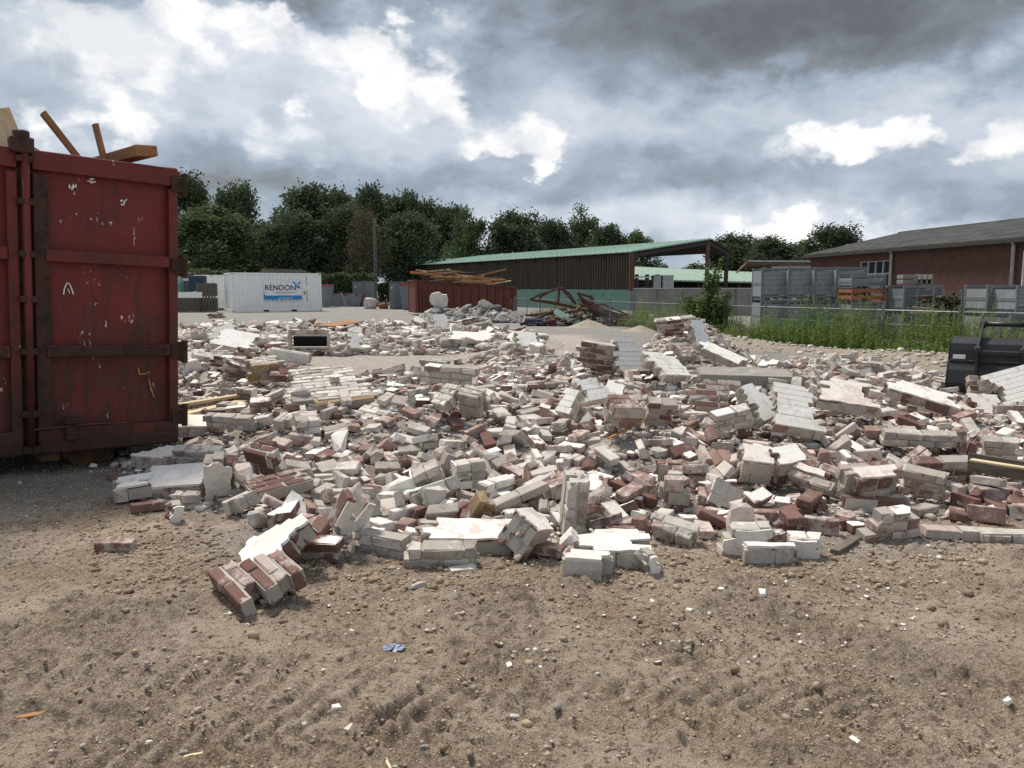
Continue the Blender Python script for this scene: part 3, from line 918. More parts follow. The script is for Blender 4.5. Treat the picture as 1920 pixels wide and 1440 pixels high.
# settled poses, as numbers: kind (0 brick, 1 chunk, 2 lump), shape, colour, place in millimetres, quaternion
PIECES = '''
0 1 1 324 4407 69 19 40 37 14,0 0 1 1360 4539 14 1 1 0 60,0 11 3 1582 4566 27 30 -22 -40 -24,0 11 2 -818 4615 41 0 -49 -35 0,0 4 1 -899 4618 116 44 -4 -40 -8,0 4 2 1424 4647 36 45 39 -1 1
0 10 0 -1315 4650 48 38 1 4 46,0 1 3 -1159 4658 72 46 6 -7 38,0 7 0 -517 4670 37 54 0 -2 -26,0 1 0 -90 4679 78 17 -13 -4 -56,0 6 3 681 4688 37 3 57 -19 1,0 5 3 1907 4727 55 40 -41 11 -12
2 1 2 1403 4728 88 31 34 -28 27,0 7 2 793 4742 52 36 -40 17 -20,0 3 2 1187 4744 23 1 41 -44 -2,0 8 3 2144 4752 36 0 60 -1 2,0 4 3 1744 4789 90 43 -2 -3 42,0 8 1 13 4790 106 0 60 4 4
0 3 3 589 4799 60 7 56 -17 11,0 2 2 -1224 4801 45 1 32 -51 -2,2 0 0 -1589 4802 73 32 25 -33 -29,0 6 2 -661 4802 38 1 -47 -37 1,0 3 0 -475 4803 33 60 -3 1 1,0 1 1 157 4811 62 36 -39 19 -19
0 4 2 -1339 4819 51 1 50 34 0,0 5 0 -1065 4823 36 38 2 4 46,0 3 1 -832 4826 34 26 -2 0 54,0 0 3 483 4830 98 7 27 51 -16,0 0 2 910 4835 27 1 -20 57 -3,0 0 3 -1407 4838 121 42 0 -5 42
0 11 3 1560 4845 35 26 34 30 29,0 9 3 2081 4857 29 4 -4 60 -2,0 2 3 769 4863 23 58 -1 1 15,0 0 3 -1482 4867 67 33 30 27 29,0 0 3 1767 4869 31 1 53 28 2,0 2 3 -295 4873 49 31 30 30 29
0 5 3 1283 4886 52 58 5 13 -6,0 1 0 -440 4894 99 1 -3 -13 58,0 1 2 1446 4903 16 48 0 -1 -36,2 4 3 3572 4905 67 43 -4 -3 42,0 2 2 -1039 4906 94 3 36 -48 -2,0 9 0 -109 4908 29 7 24 54 -4
0 5 3 350 4908 40 56 13 7 15,0 10 2 1148 4928 27 60 0 3 5,0 3 0 -456 4935 28 59 -3 1 -10,0 2 2 1605 4945 45 38 46 -5 -3,0 4 2 3058 4954 63 44 36 -13 -14,0 2 3 148 4957 32 56 -2 0 -22
0 10 3 -608 4967 51 22 -24 34 -37,0 7 3 2164 4977 33 57 3 -1 19,0 5 1 -706 4983 49 18 17 -37 -40,0 4 1 668 4994 58 33 5 -8 49,0 6 1 -1393 4995 74 0 47 -32 -20,0 3 3 -1173 5003 46 2 -1 -39 46
0 10 2 3299 5006 69 14 -21 -41 36,0 0 3 2903 5014 45 3 -51 -31 4,0 8 2 -433 5017 86 24 11 4 -54,0 2 1 -967 5018 22 40 -1 0 45,0 4 0 -890 5018 75 18 -36 -29 34,0 6 3 3770 5019 39 45 -1 -1 -40
0 5 3 1649 5029 30 2 5 60 -1,1 20 0 274 5049 61 43 11 40 7,0 4 0 988 5050 18 1 52 30 1,0 3 2 3371 5063 85 19 3 -14 55,0 11 2 1395 5074 13 58 0 -4 -13,0 11 3 3187 5079 40 59 3 -3 11
2 1 1 -505 5081 106 19 -36 11 42,0 11 3 -10 5083 19 3 47 -37 2,1 2 0 4029 5083 75 1 56 21 0,0 5 0 -814 5088 51 45 9 5 -38,0 5 0 -742 5088 126 32 31 -35 -20,0 8 1 855 5089 16 57 0 3 -17
0 3 3 -362 5089 54 55 3 -8 22,0 2 3 -1459 5094 86 40 21 5 40,0 4 3 1890 5106 45 58 2 -2 15,0 0 2 -1357 5110 44 29 -41 27 -18,0 10 0 -1289 5114 43 39 31 -17 -28,0 1 0 2733 5117 44 1 -15 58 -1
0 7 3 3650 5125 40 59 0 0 -10,0 7 0 -699 5128 27 0 59 13 1,0 4 3 1982 5131 113 54 4 -2 25,0 4 2 -1563 5134 72 57 -5 15 10,0 4 0 -1669 5136 32 34 -2 1 50,0 7 3 772 5143 55 1 -11 10 58
1 0 0 -1805 5148 90 40 35 12 25,0 2 1 -1209 5154 21 35 0 0 48,0 4 3 399 5155 101 44 2 -41 -2,0 0 2 3524 5169 48 2 -44 -41 -2,0 1 3 1649 5171 111 21 -2 15 -54,0 5 3 622 5171 77 10 55 21 -8
0 8 3 2060 5172 57 1 -59 -13 -2,0 5 1 1548 5175 46 40 -42 -14 10,2 3 0 -1070 5176 94 31 -11 30 -40,0 7 2 230 5181 13 0 50 -33 5,0 9 2 1369 5190 8 1 59 13 -2,0 3 3 3273 5194 45 43 1 3 -42
0 3 3 -2458 5196 45 57 -3 0 18,0 5 0 -199 5222 87 10 -13 55 -18,0 2 1 -975 5223 22 3 45 -39 -4,0 3 2 795 5228 135 22 3 9 -55,0 1 2 580 5237 100 28 50 -5 16,0 0 3 3088 5238 66 25 26 33 34
0 2 2 1719 5244 40 39 2 -1 -46,0 5 3 786 5254 57 3 5 35 48,0 1 0 -1537 5256 25 59 0 -1 12,0 5 2 1852 5270 47 49 0 3 34,1 16 1 1453 5270 79 17 -28 44 25,0 6 3 3890 5271 60 12 11 -43 -39
0 10 2 1994 5272 51 1 -46 39 -5,2 4 3 -1150 5285 45 15 54 -17 -13,0 3 2 -1275 5290 81 42 28 -28 -16,0 3 2 3711 5294 74 12 -5 -59 -2,0 3 3 895 5295 60 47 -36 9 -6,0 8 2 2098 5296 56 44 2 0 -40
0 7 2 4076 5298 31 2 -14 -58 3,0 11 2 401 5308 39 34 -4 -48 -10,0 5 3 3201 5314 67 18 17 -37 -40,0 8 2 1632 5326 49 8 41 8 -43,1 6 1 -528 5329 105 26 -48 -23 10,0 4 1 -822 5334 74 11 -2 0 59
0 9 2 1487 5337 19 60 1 -4 -2,0 1 2 592 5343 48 5 2 4 -60,0 2 0 -278 5351 44 40 43 -6 -11,0 10 2 1413 5354 97 27 -42 30 15,0 2 2 4153 5360 43 41 -42 10 -8,0 1 2 3611 5364 43 50 0 2 33
1 14 1 -49 5383 24 17 -19 38 -39,1 1 2 335 5402 123 42 41 2 10,0 3 3 588 5407 142 45 6 -9 38,0 0 3 209 5416 14 22 -4 -4 56,0 5 2 1340 5424 47 36 -31 -27 25,0 10 3 3942 5433 32 2 -22 -56 1
1 0 0 -1067 5439 43 10 -2 -3 -59,0 6 2 1989 5440 34 1 -33 50 -5,0 1 2 3534 5447 60 26 -29 32 -32,0 4 1 94 5460 69 25 4 36 41,2 3 1 -804 5467 92 43 40 -5 11,1 1 3 3396 5469 65 43 42 -4 -6
0 3 0 -1205 5484 40 12 6 -39 -44,0 0 0 3388 5491 147 0 -29 -53 4,0 8 3 649 5492 62 18 -5 0 57,1 15 1 -112 5494 100 55 4 1 24,0 3 2 1431 5499 47 31 -25 -30 33,2 5 3 451 5500 52 23 1 4 -55
0 0 3 -640 5503 25 59 -2 -3 9,0 3 0 -1936 5517 83 3 -44 41 1,0 1 2 457 5523 176 49 3 0 -34,0 3 2 1006 5528 61 44 37 14 12,0 1 0 -327 5532 22 3 50 -33 -3,2 3 2 -1916 5532 190 27 25 29 37
0 9 3 3104 5534 33 41 -2 -2 -43,0 0 2 541 5537 116 2 -60 -4 0,0 10 0 287 5538 46 46 39 1 3,0 2 3 -836 5557 24 43 40 7 9,0 1 1 180 5559 116 7 -25 54 -2,0 8 0 -1082 5562 30 17 -42 -15 -36
0 8 2 1658 5571 27 41 -3 7 43,0 9 2 4001 5574 26 47 -3 -2 -37,0 3 0 -1365 5577 52 1 34 -49 -5,0 11 3 88 5579 25 38 46 0 5,0 2 3 818 5595 74 2 -56 21 5,0 1 2 3588 5597 59 42 -43 -5 5
0 0 2 3888 5605 30 0 -45 -40 1,0 0 0 3217 5621 55 30 31 -30 -29,0 5 2 907 5632 98 55 -15 16 -8,0 2 0 1192 5635 92 48 -9 11 33,0 8 2 1404 5635 58 9 7 -41 -42,0 3 3 -990 5636 25 34 49 -7 -7
0 10 2 35 5642 86 22 -11 6 54,0 11 0 -1440 5654 77 14 -37 -4 45,0 10 3 655 5656 78 36 7 1 -48,0 2 2 2910 5662 54 25 29 37 27,1 12 0 -606 5668 131 5 38 45 11,0 0 0 540 5670 105 3 -59 -3 -12
0 8 3 1088 5672 56 49 -8 -11 31,1 12 1 -309 5678 162 2 37 47 1,0 1 3 -411 5680 28 0 -58 -16 1,0 2 3 4436 5680 19 3 37 47 1,0 8 3 1608 5690 75 47 -3 1 37,1 0 3 4206 5702 69 30 -29 37 -23
2 4 1 1496 5704 67 8 -43 3 -41,0 4 3 2747 5712 47 54 1 -2 -25,0 0 2 415 5723 132 3 -57 -19 -5,0 0 1 4434 5729 81 23 3 -2 -56,2 5 0 -120 5736 69 46 23 -12 -28,0 1 1 -994 5736 18 14 57 -9 -5
0 5 2 1673 5743 18 0 -56 -22 -1,0 4 1 238 5747 72 9 14 -25 -52,2 3 2 950 5752 91 58 1 2 -15,2 3 0 -1585 5758 102 2 -14 -46 36,0 11 0 -1375 5759 69 53 -2 -2 -28,2 4 2 -782 5762 41 20 13 -54 8
0 6 2 106 5764 108 18 38 -17 -39,0 7 3 -22 5766 61 37 20 37 -21,0 10 2 -1133 5770 45 8 -27 7 53,0 5 0 -874 5791 52 46 19 29 17,0 5 0 -1287 5793 77 41 35 -15 -22,0 9 1 4113 5798 18 54 2 0 27
0 3 2 666 5822 92 56 -1 3 -21,0 6 2 1403 5823 79 9 -58 -11 3,0 0 3 3561 5826 65 9 38 44 -12,0 2 2 1098 5830 71 27 -1 -5 54,0 5 3 1236 5835 88 4 -30 -51 -6,0 4 0 4255 5842 44 43 -37 14 -13
2 2 0 -975 5845 70 6 -6 -4 59,0 1 1 237 5857 120 9 3 7 -59,0 6 3 -97 5864 49 52 5 4 -30,0 11 3 3747 5866 52 34 43 15 19,0 6 1 -931 5875 1 47 1 -2 38,0 3 3 -561 5878 76 7 37 -27 -38
0 1 1 -1250 5884 60 26 -1 -1 54,0 4 3 1535 5885 88 43 13 -1 -39,0 3 3 2464 5885 119 37 -21 -32 28,0 7 2 -1044 5888 12 46 7 1 37,0 1 3 4425 5892 28 1 -52 -29 -4,0 2 1 1632 5895 139 39 -15 -19 39
0 3 0 3603 5899 93 17 56 -7 -10,0 5 1 -684 5901 89 25 -42 -31 14,1 16 2 1398 5904 143 59 -6 0 10,0 9 1 371 5909 160 2 -46 1 38,0 3 2 1662 5911 78 10 46 33 18,0 1 0 -1643 5913 157 18 -14 11 -54
0 5 0 -1467 5914 67 1 11 -59 4,0 1 2 2023 5921 114 8 58 5 14,0 2 2 24 5928 109 55 5 6 -23,0 0 2 408 5931 94 5 4 60 4,2 1 2 3832 5931 95 11 55 15 -16,0 2 1 -1267 5935 141 6 7 58 14
0 5 2 -2212 5942 76 23 21 -10 50,2 4 0 -1681 5961 96 5 -25 -13 -53,0 7 2 -871 5963 24 8 16 32 47,0 0 0 134 5970 131 48 -2 -19 -31,0 6 0 -19 5974 62 16 4 -6 57,0 2 2 1071 5976 116 58 -14 -6 3
2 4 2 -751 5982 35 41 -7 -29 -32,1 0 2 4349 5982 108 34 37 27 17,0 3 0 2597 5995 122 8 -1 11 -59,0 10 2 1751 5996 158 52 15 27 -2,0 3 3 896 6003 102 29 39 -25 -25,0 4 0 4621 6004 55 12 -1 5 -59
0 4 2 3624 6008 97 59 4 -3 -10,2 6 3 597 6015 129 4 -49 -34 -1,0 1 2 4147 6018 64 1 4 59 10,0 1 3 2815 6022 95 57 4 9 -17,0 11 0 -1566 6023 81 53 5 -3 -27,2 7 2 2418 6024 184 37 -33 -16 30
0 0 0 221 6026 109 27 29 27 36,1 7 2 -1218 6028 102 41 32 -11 -28,0 11 2 326 6031 109 41 4 -11 42,1 3 2 3118 6040 150 17 -11 48 -30,0 11 0 -2174 6042 13 59 3 -6 -8,0 4 0 -194 6052 103 22 12 -9 54
0 6 2 -2020 6063 19 59 1 -1 -11,0 0 2 2291 6066 208 18 -4 -56 -13,0 4 0 -62 6066 160 15 -54 -20 -1,0 5 0 -1673 6070 99 9 -4 46 -37,0 6 0 1767 6072 101 51 9 -5 30,0 7 2 532 6084 143 35 39 20 21
0 3 1 743 6095 206 6 -27 -52 -11,0 6 2 -801 6102 49 36 40 16 22,0 0 1 475 6112 150 38 -35 -20 22,0 1 1 65 6115 93 10 5 4 -59,0 7 2 2624 6116 173 26 40 -21 -31,0 4 1 -710 6118 82 40 35 25 10
0 0 3 2896 6125 127 18 2 -57 -6,0 4 2 -2231 6128 87 32 33 31 -23,1 16 0 -1434 6133 93 6 -57 -18 -1,2 4 0 298 6140 147 38 -15 -19 40,0 3 3 -1710 6142 139 15 10 -57 -5,0 11 3 -226 6146 67 19 3 3 -57
0 1 2 1605 6146 163 39 -6 -23 38,0 1 2 1523 6150 180 33 -30 36 -18,0 3 3 1904 6150 197 13 19 7 -55,0 0 3 -534 6151 112 26 43 -4 32,0 10 3 4449 6155 85 33 5 -1 50,0 4 0 -985 6161 91 7 -3 12 -58
0 4 0 -1824 6164 110 54 12 9 -22,0 5 1 -128 6172 173 2 36 -45 18,0 7 2 2727 6174 149 10 -17 -57 -3,0 8 2 1407 6177 173 3 -14 58 8,0 4 2 -54 6184 112 58 -13 -7 7,0 5 0 3038 6184 139 6 30 -50 -11
0 0 3 -804 6185 107 6 24 -48 27,0 1 0 2246 6186 245 59 5 4 10,0 1 2 -2233 6191 95 31 -31 23 33,0 5 2 -304 6208 125 49 4 18 30,0 5 3 4911 6209 56 52 10 3 28,0 6 0 -490 6210 40 7 -58 15 -5
1 1 2 738 6227 161 34 46 10 14,0 0 2 1707 6233 151 38 6 7 -46,0 1 1 200 6244 146 35 -31 29 -25,0 3 2 -1299 6253 115 1 -1 -5 60,0 11 3 -193 6256 113 1 54 -6 -25,0 0 0 -464 6264 132 11 14 54 -20
0 2 2 2818 6265 125 4 58 -14 -7,0 2 2 2337 6267 177 1 4 60 3,0 10 0 3053 6269 78 56 4 7 -20,0 5 3 1367 6271 207 54 22 1 15,0 5 1 4085 6275 122 26 2 -5 -54,0 2 2 4637 6284 116 6 -45 39 7
2 2 1 -1098 6297 158 21 7 56 3,2 0 1 1934 6299 201 5 -58 13 6,0 10 1 435 6300 149 3 -43 -42 -3,0 5 1 -1875 6308 112 25 7 5 -54,0 5 0 2898 6317 158 40 -41 7 -16,0 6 0 1208 6320 189 1 11 -59 -7
0 0 0 1053 6323 211 27 -33 -37 21,0 3 1 -671 6330 115 10 56 14 -14,0 7 0 300 6337 147 12 -57 13 -2,0 5 2 -999 6337 126 2 -52 29 4,0 0 0 -388 6338 112 53 4 -19 19,0 2 2 2570 6345 168 40 0 4 44
0 7 0 -1407 6369 127 59 4 1 -9,0 4 3 -1533 6370 141 5 -49 -35 2,0 7 3 4896 6372 109 12 -29 -51 -7,0 7 0 -813 6373 99 3 48 -34 -10,0 6 0 -1177 6373 159 15 46 31 18,0 5 0 716 6374 198 25 52 12 12
0 5 2 1997 6374 216 6 7 36 47,0 0 3 2402 6378 174 0 -10 -59 -1,0 5 3 -2154 6392 85 0 -13 -58 -10,0 5 2 -260 6394 160 29 47 -11 -21,0 5 2 397 6395 200 3 56 -20 4,0 6 2 4235 6402 117 54 1 2 25
2 6 0 -579 6406 155 31 48 -18 0,0 1 2 4154 6409 176 32 1 -7 -50,0 5 2 1216 6414 246 55 -3 -3 -23,0 8 2 2767 6420 137 8 -59 7 6,0 3 0 2705 6426 215 23 6 54 12,0 10 0 4055 6432 132 16 -46 31 15
0 5 1 -14 6436 154 8 -44 40 3,0 4 2 3399 6436 69 27 28 22 40,0 0 0 1734 6442 197 8 4 -42 -42,0 2 2 -1622 6447 149 49 2 -2 34,0 4 3 1343 6448 221 53 7 1 -26,0 4 3 498 6452 195 18 -1 -5 57
0 6 3 -163 6454 145 6 -16 57 8,0 0 0 -471 6457 114 27 31 23 37,0 8 2 1505 6496 225 41 -43 9 -4,0 7 2 -1213 6513 169 12 -59 5 -1,2 2 2 2781 6516 183 13 -7 -50 30,0 2 0 3000 6518 202 18 26 -51 -1
0 3 2 3958 6519 121 51 5 0 31,0 3 1 -615 6521 108 10 -59 5 1,2 4 2 -1064 6526 191 15 -17 56 2,0 1 0 -337 6527 135 6 -2 58 13,0 0 1 -501 6527 216 16 -5 -1 -58,2 7 2 1687 6536 229 14 -45 -16 33
0 1 0 -868 6541 153 13 -4 13 -57,0 0 2 2878 6546 179 29 4 -12 51,0 6 0 -68 6548 226 34 -12 10 47,0 11 1 -1653 6559 224 2 4 -60 -5,0 5 3 -1689 6571 166 1 -33 50 4,0 9 3 -2643 6574 59 20 -2 -6 56
0 5 3 -355 6574 233 13 46 -36 -5,0 9 1 -959 6576 231 8 -36 39 27,0 7 0 -2085 6581 146 39 10 3 -44,0 1 2 4731 6581 141 1 33 50 1,0 5 2 567 6586 270 4 -53 -27 -3,0 0 1 -736 6594 240 6 12 58 -8
0 1 3 2656 6596 219 11 43 -31 -26,0 5 0 652 6597 217 60 5 -2 -2,0 8 1 419 6599 209 40 -40 -14 13,0 10 0 -713 6604 180 2 -8 59 -9,1 1 3 4474 6608 167 22 -22 38 -34,0 6 1 2556 6615 174 1 7 -60 -3
0 4 2 1552 6616 220 54 -3 15 -21,0 3 2 207 6617 210 49 1 7 -34,0 5 3 3829 6625 205 43 5 41 -3,0 1 3 3926 6637 156 21 -26 38 -33,2 7 1 -1453 6646 204 48 7 8 -35,0 11 1 -2194 6646 150 2 -36 -46 -13
0 10 3 -575 6648 165 10 -40 -41 -13,0 0 2 -1973 6649 191 2 19 56 11,0 5 3 -2516 6650 76 51 4 2 -31,2 7 0 8 6651 231 1 -21 -51 23,0 3 2 1311 6651 218 59 -6 3 -8,0 7 3 4134 6662 143 2 -7 59 -3
0 0 3 -208 6664 212 5 -36 -46 -12,0 5 1 4947 6665 131 41 -2 5 -44,0 1 0 3069 6669 173 5 -55 22 10,0 2 2 -1815 6678 223 1 4 36 48,0 4 1 -935 6684 216 12 -58 7 5,0 7 0 5314 6694 114 10 0 0 -59
0 8 0 -1123 6699 232 50 6 2 33,0 9 0 1608 6710 157 3 59 -7 -4,0 9 2 2899 6714 210 5 -55 23 4,0 2 1 -2425 6714 102 4 31 50 10,0 9 2 472 6716 205 52 4 -5 30,0 10 1 1765 6723 169 37 4 -5 -47
0 7 3 3796 6730 163 36 -12 -45 -11,0 3 3 2705 6742 199 53 6 -2 -26,0 0 1 1511 6746 181 34 -10 5 -48,0 4 0 2544 6746 249 39 0 5 -45,0 3 2 3683 6753 192 26 24 46 -15,0 3 2 5236 6755 136 16 19 -37 -40
0 2 3 3583 6756 189 6 -32 -4 50,0 8 3 135 6762 249 44 -9 38 13,0 2 2 -328 6764 261 9 19 -37 -42,0 5 0 -2145 6768 211 56 6 -11 -16,1 3 2 3290 6776 248 10 -59 4 -1,0 3 2 695 6777 228 53 -11 -5 26
0 3 2 4400 6797 160 15 2 5 -58,0 2 1 -18 6802 294 4 -44 -40 8,0 3 3 652 6806 302 18 -50 -25 10,0 0 2 1606 6807 224 57 11 12 -8,0 1 2 3857 6812 181 40 -37 23 -11,0 5 2 2544 6815 198 2 24 -55 -5
0 6 1 -146 6817 256 6 -60 -1 -2,0 2 1 596 6818 233 38 35 21 22,0 3 3 4168 6822 141 1 13 58 -6,0 10 2 3023 6826 231 21 23 -27 -43,0 5 2 2939 6829 269 3 55 -8 21,0 0 0 -826 6834 284 9 5 -13 58
2 2 1 194 6839 258 58 2 -16 2,1 12 1 -1801 6842 310 8 -58 -13 2,0 1 0 -1545 6848 243 1 -59 -7 -6,0 3 0 2734 6855 227 40 40 -18 -11,0 2 1 290 6865 223 41 5 1 44,0 2 2 4572 6875 167 51 5 0 -31
0 11 0 5222 6887 133 3 -59 9 4,0 7 1 -1221 6902 281 59 7 -3 -4,0 4 1 4382 6914 228 4 -56 -20 -2,0 1 0 3930 6923 158 1 -58 9 11,2 0 2 763 6926 260 23 52 -17 -9,0 8 2 2353 6928 196 38 3 5 -46
2 1 1 1637 6939 190 11 1 4 -59,0 0 2 -1407 6940 280 1 -37 -47 4,0 4 1 4778 6949 181 2 -50 33 3,0 3 2 945 6956 291 18 -1 16 -55,0 5 0 -1579 6957 257 9 5 7 -59,0 4 2 4282 6964 170 18 15 -24 -50
0 11 0 133 6967 278 26 -10 -36 39,0 2 2 621 6970 244 43 -37 15 -11,2 5 3 -2811 6976 87 14 57 -11 2,0 9 0 2947 6977 252 33 47 -12 -14,0 4 3 887 6977 365 4 -45 39 -1,2 1 3 2774 6982 229 4 -59 11 -3
0 0 1 1110 6984 353 19 35 37 -24,0 4 2 1847 6988 223 13 -7 -11 57,1 14 2 445 6993 265 30 2 1 -52,0 1 2 3755 6996 147 2 -55 24 6,0 0 0 -2662 7000 114 8 51 -30 -6,0 10 2 5139 7005 162 15 6 2 58
0 1 2 -706 7011 332 45 12 5 37,0 3 2 4004 7014 170 10 -57 14 8,0 4 3 -1135 7029 320 24 -4 -9 54,0 2 2 4250 7038 176 50 -24 -17 16,0 3 0 239 7045 239 3 -5 -60 0,0 0 1 1527 7045 215 9 -53 -26 2
0 2 3 -516 7046 296 3 -50 32 8,0 5 2 -3151 7050 26 3 -15 -58 2,0 2 3 5339 7051 150 33 4 -3 50,0 4 3 5437 7060 215 40 -43 14 1,1 1 1 -2033 7075 320 33 35 19 30,0 4 3 915 7080 293 53 16 0 23
0 10 1 4158 7081 176 11 -15 54 -18,0 2 1 3838 7095 218 51 3 -1 32,0 11 2 -1520 7107 285 4 -27 53 6,0 4 2 4970 7114 210 26 30 31 33,0 5 2 -918 7128 381 25 2 -4 54,2 6 2 2785 7131 263 3 -59 -9 -7
0 5 0 3439 7142 246 46 9 1 38,2 4 3 689 7147 294 8 17 31 -48,0 3 1 146 7167 240 19 57 -4 -3,0 0 0 -16 7181 291 43 8 -1 41,0 4 1 2121 7187 263 4 -59 -12 2,0 9 2 4125 7189 186 53 -1 18 22
0 4 3 798 7196 250 45 4 -2 -40,0 3 3 315 7197 223 2 45 39 2,0 2 2 1816 7204 275 3 -33 50 7,0 2 3 1669 7224 262 0 -54 -25 -5,0 3 1 4253 7229 230 41 15 11 -40,0 2 2 -1865 7234 332 2 30 -52 1
0 5 2 5383 7239 186 8 -58 -14 -4,0 4 2 -3011 7244 60 58 8 -11 3,0 4 2 285 7250 286 18 -1 -4 -57,0 8 1 4163 7266 206 42 -20 22 -30,0 4 1 -2329 7270 279 34 48 -13 -1,0 4 3 -2033 7271 375 34 -12 9 47
0 11 3 1526 7275 259 43 1 -2 -42,0 9 0 1348 7275 259 40 -1 0 45,0 3 3 3692 7289 274 7 -59 6 9,0 5 0 -1711 7296 348 22 24 -33 -38,0 5 3 1317 7302 322 23 1 5 55,0 0 1 164 7302 300 56 9 1 18
0 9 2 1448 7314 302 25 -45 30 3,0 3 2 4062 7325 222 48 -7 3 35,0 0 2 3603 7326 245 23 -6 11 -54,0 7 2 5260 7342 215 25 1 10 -54,0 5 2 3883 7342 200 14 55 18 4,0 11 3 1264 7343 257 52 -7 -2 -30
0 7 0 -2494 7348 232 50 15 -1 -29,0 2 0 -1968 7352 357 27 -22 -37 32,0 11 2 760 7358 268 3 -1 -60 -5,0 11 1 -735 7375 392 1 -49 35 2,0 3 0 -1844 7375 375 36 -10 -4 -47,1 20 1 -957 7381 465 59 0 -4 9
0 0 1 3844 7389 236 7 57 -15 10,2 5 0 -104 7392 339 4 -38 -46 -5,0 9 2 1460 7396 264 1 -52 -29 3,0 3 2 1805 7399 295 58 -1 -1 14,0 4 3 4790 7401 279 41 6 13 -41,0 4 3 -469 7402 341 28 8 2 52
0 4 2 4295 7404 308 7 -8 59 5,0 1 3 2894 7406 273 39 43 9 13,0 1 2 4246 7408 232 41 0 -8 43,0 3 0 -2821 7410 197 35 43 -19 -11,0 1 0 1310 7429 328 19 -10 -45 33,0 10 3 4958 7440 248 59 -1 -4 -10
0 5 0 5689 7440 196 1 -2 -1 -60,0 6 0 -338 7443 314 28 -4 5 -53,0 8 2 -155 7443 286 13 -4 7 -58,0 1 3 361 7447 282 13 54 -21 -10,0 6 0 -1731 7455 361 33 -27 -30 30,0 10 3 -1640 7457 352 5 21 56 6
0 11 3 5496 7469 235 38 -23 31 26,2 0 3 5874 7470 193 36 -3 -9 47,2 7 2 699 7475 298 27 -46 -16 23,0 0 0 -2003 7478 445 9 -1 13 -58,0 1 0 -667 7511 389 2 60 -3 -6,0 2 2 -1061 7520 433 14 -3 -25 53
0 8 1 4733 7532 270 4 -40 -44 3,0 1 0 -684 7536 452 4 59 -4 -6,0 4 2 4414 7542 264 34 1 -6 -49,0 4 2 1299 7549 279 5 -34 49 8,0 9 2 -205 7550 306 8 -3 0 -59,2 6 1 -2036 7553 506 1 7 -30 -52
0 1 3 5587 7553 227 57 -20 5 0,0 4 1 1784 7554 298 1 3 60 1,0 5 2 4158 7559 227 50 -4 -3 32,0 0 1 -1614 7561 458 34 8 -8 49,0 1 0 3604 7564 318 3 -7 59 4,0 2 0 4894 7566 278 8 35 48 -8
0 1 2 5042 7571 289 30 18 -41 -27,0 2 2 439 7573 295 33 2 -1 50,0 7 2 871 7579 288 1 -2 -60 -2,0 0 3 -867 7593 418 4 16 -57 -5,0 0 3 3126 7609 303 2 55 -24 3,0 1 3 3716 7622 240 59 2 6 8
0 1 0 173 7625 305 14 3 7 -58,0 1 1 -1227 7627 441 49 9 -4 33,0 4 3 499 7628 359 1 -26 -54 -2,0 2 0 -241 7631 333 45 -39 -1 7,0 0 2 4002 7633 234 8 -53 25 8,0 11 3 4772 7645 254 7 59 5 2
0 0 2 2931 7645 306 38 -2 1 47,0 10 3 5227 7651 231 10 -2 4 59,0 10 2 1233 7667 309 41 15 35 -23,0 5 3 5903 7672 171 46 5 1 38,0 8 0 1782 7676 289 57 -1 6 -19,0 0 3 3202 7688 343 10 -8 -8 -58
0 2 2 -967 7691 431 59 3 -2 9,0 9 3 -736 7715 432 34 31 32 -22,0 5 1 -155 7725 315 7 4 -41 -43,1 3 3 1454 7735 332 39 41 -14 -13,0 8 0 151 7738 330 58 1 -4 13,0 2 0 1873 7744 281 51 -2 0 -32
0 10 2 312 7747 334 5 -8 -59 -6,0 1 2 5453 7752 217 56 4 3 20,0 4 2 3850 7772 258 58 13 -3 9,0 9 2 5339 7780 238 41 -20 -35 -17,0 3 2 4521 7782 301 24 -28 -43 20,0 4 2 5056 7790 303 36 -42 -14 18
0 2 0 46 7796 333 18 15 -23 -50,0 9 2 881 7797 301 53 1 2 -28,0 0 3 -1098 7798 461 6 -35 47 -11,0 10 0 -1303 7803 444 28 -27 -35 29,0 6 0 -2736 7804 214 29 -32 -32 27,0 4 3 3081 7805 296 59 -1 0 -11
2 7 2 -3716 7805 64 3 44 40 -2,0 4 0 -354 7808 367 3 -26 51 -17,0 3 3 4779 7816 231 1 34 49 -3,0 9 3 4671 7817 254 43 2 -42 5,0 7 1 4887 7822 219 50 -5 -4 -33,2 4 3 5830 7835 215 20 1 7 -56
0 2 2 5632 7842 212 1 -58 14 4,0 6 0 -99 7857 282 48 2 0 -36,0 0 2 4466 7860 246 16 -38 -35 26,0 0 2 -741 7861 441 2 16 -58 -1,0 6 2 1021 7863 301 6 1 2 -60,0 1 3 4962 7880 292 2 -4 39 -45
0 9 2 -3389 7887 29 5 -43 41 2,0 0 2 1725 7887 307 53 3 1 29,0 5 1 1420 7913 381 10 -11 -13 -57,0 11 2 -1795 7925 610 51 8 6 -30,1 12 2 2418 7926 412 29 5 2 -52,0 5 3 3106 7927 352 45 30 22 13
0 5 2 816 7928 300 1 -26 54 -3,0 11 2 -2430 7932 310 12 -7 -3 58,2 4 2 419 7934 356 4 -44 -40 5,0 1 2 5794 7936 224 36 45 13 10,0 2 0 -2654 7945 291 14 -17 56 0,0 0 3 305 7947 342 1 -48 -36 1
0 0 0 -168 7948 355 6 -45 -20 33,0 4 0 4725 7949 246 40 -41 -10 15,1 2 0 5236 7956 279 59 -6 6 1,0 2 3 -2337 7960 363 33 17 -14 -45,0 4 3 5494 7965 228 0 -59 -10 -2,0 11 3 4902 7968 210 1 23 -55 0
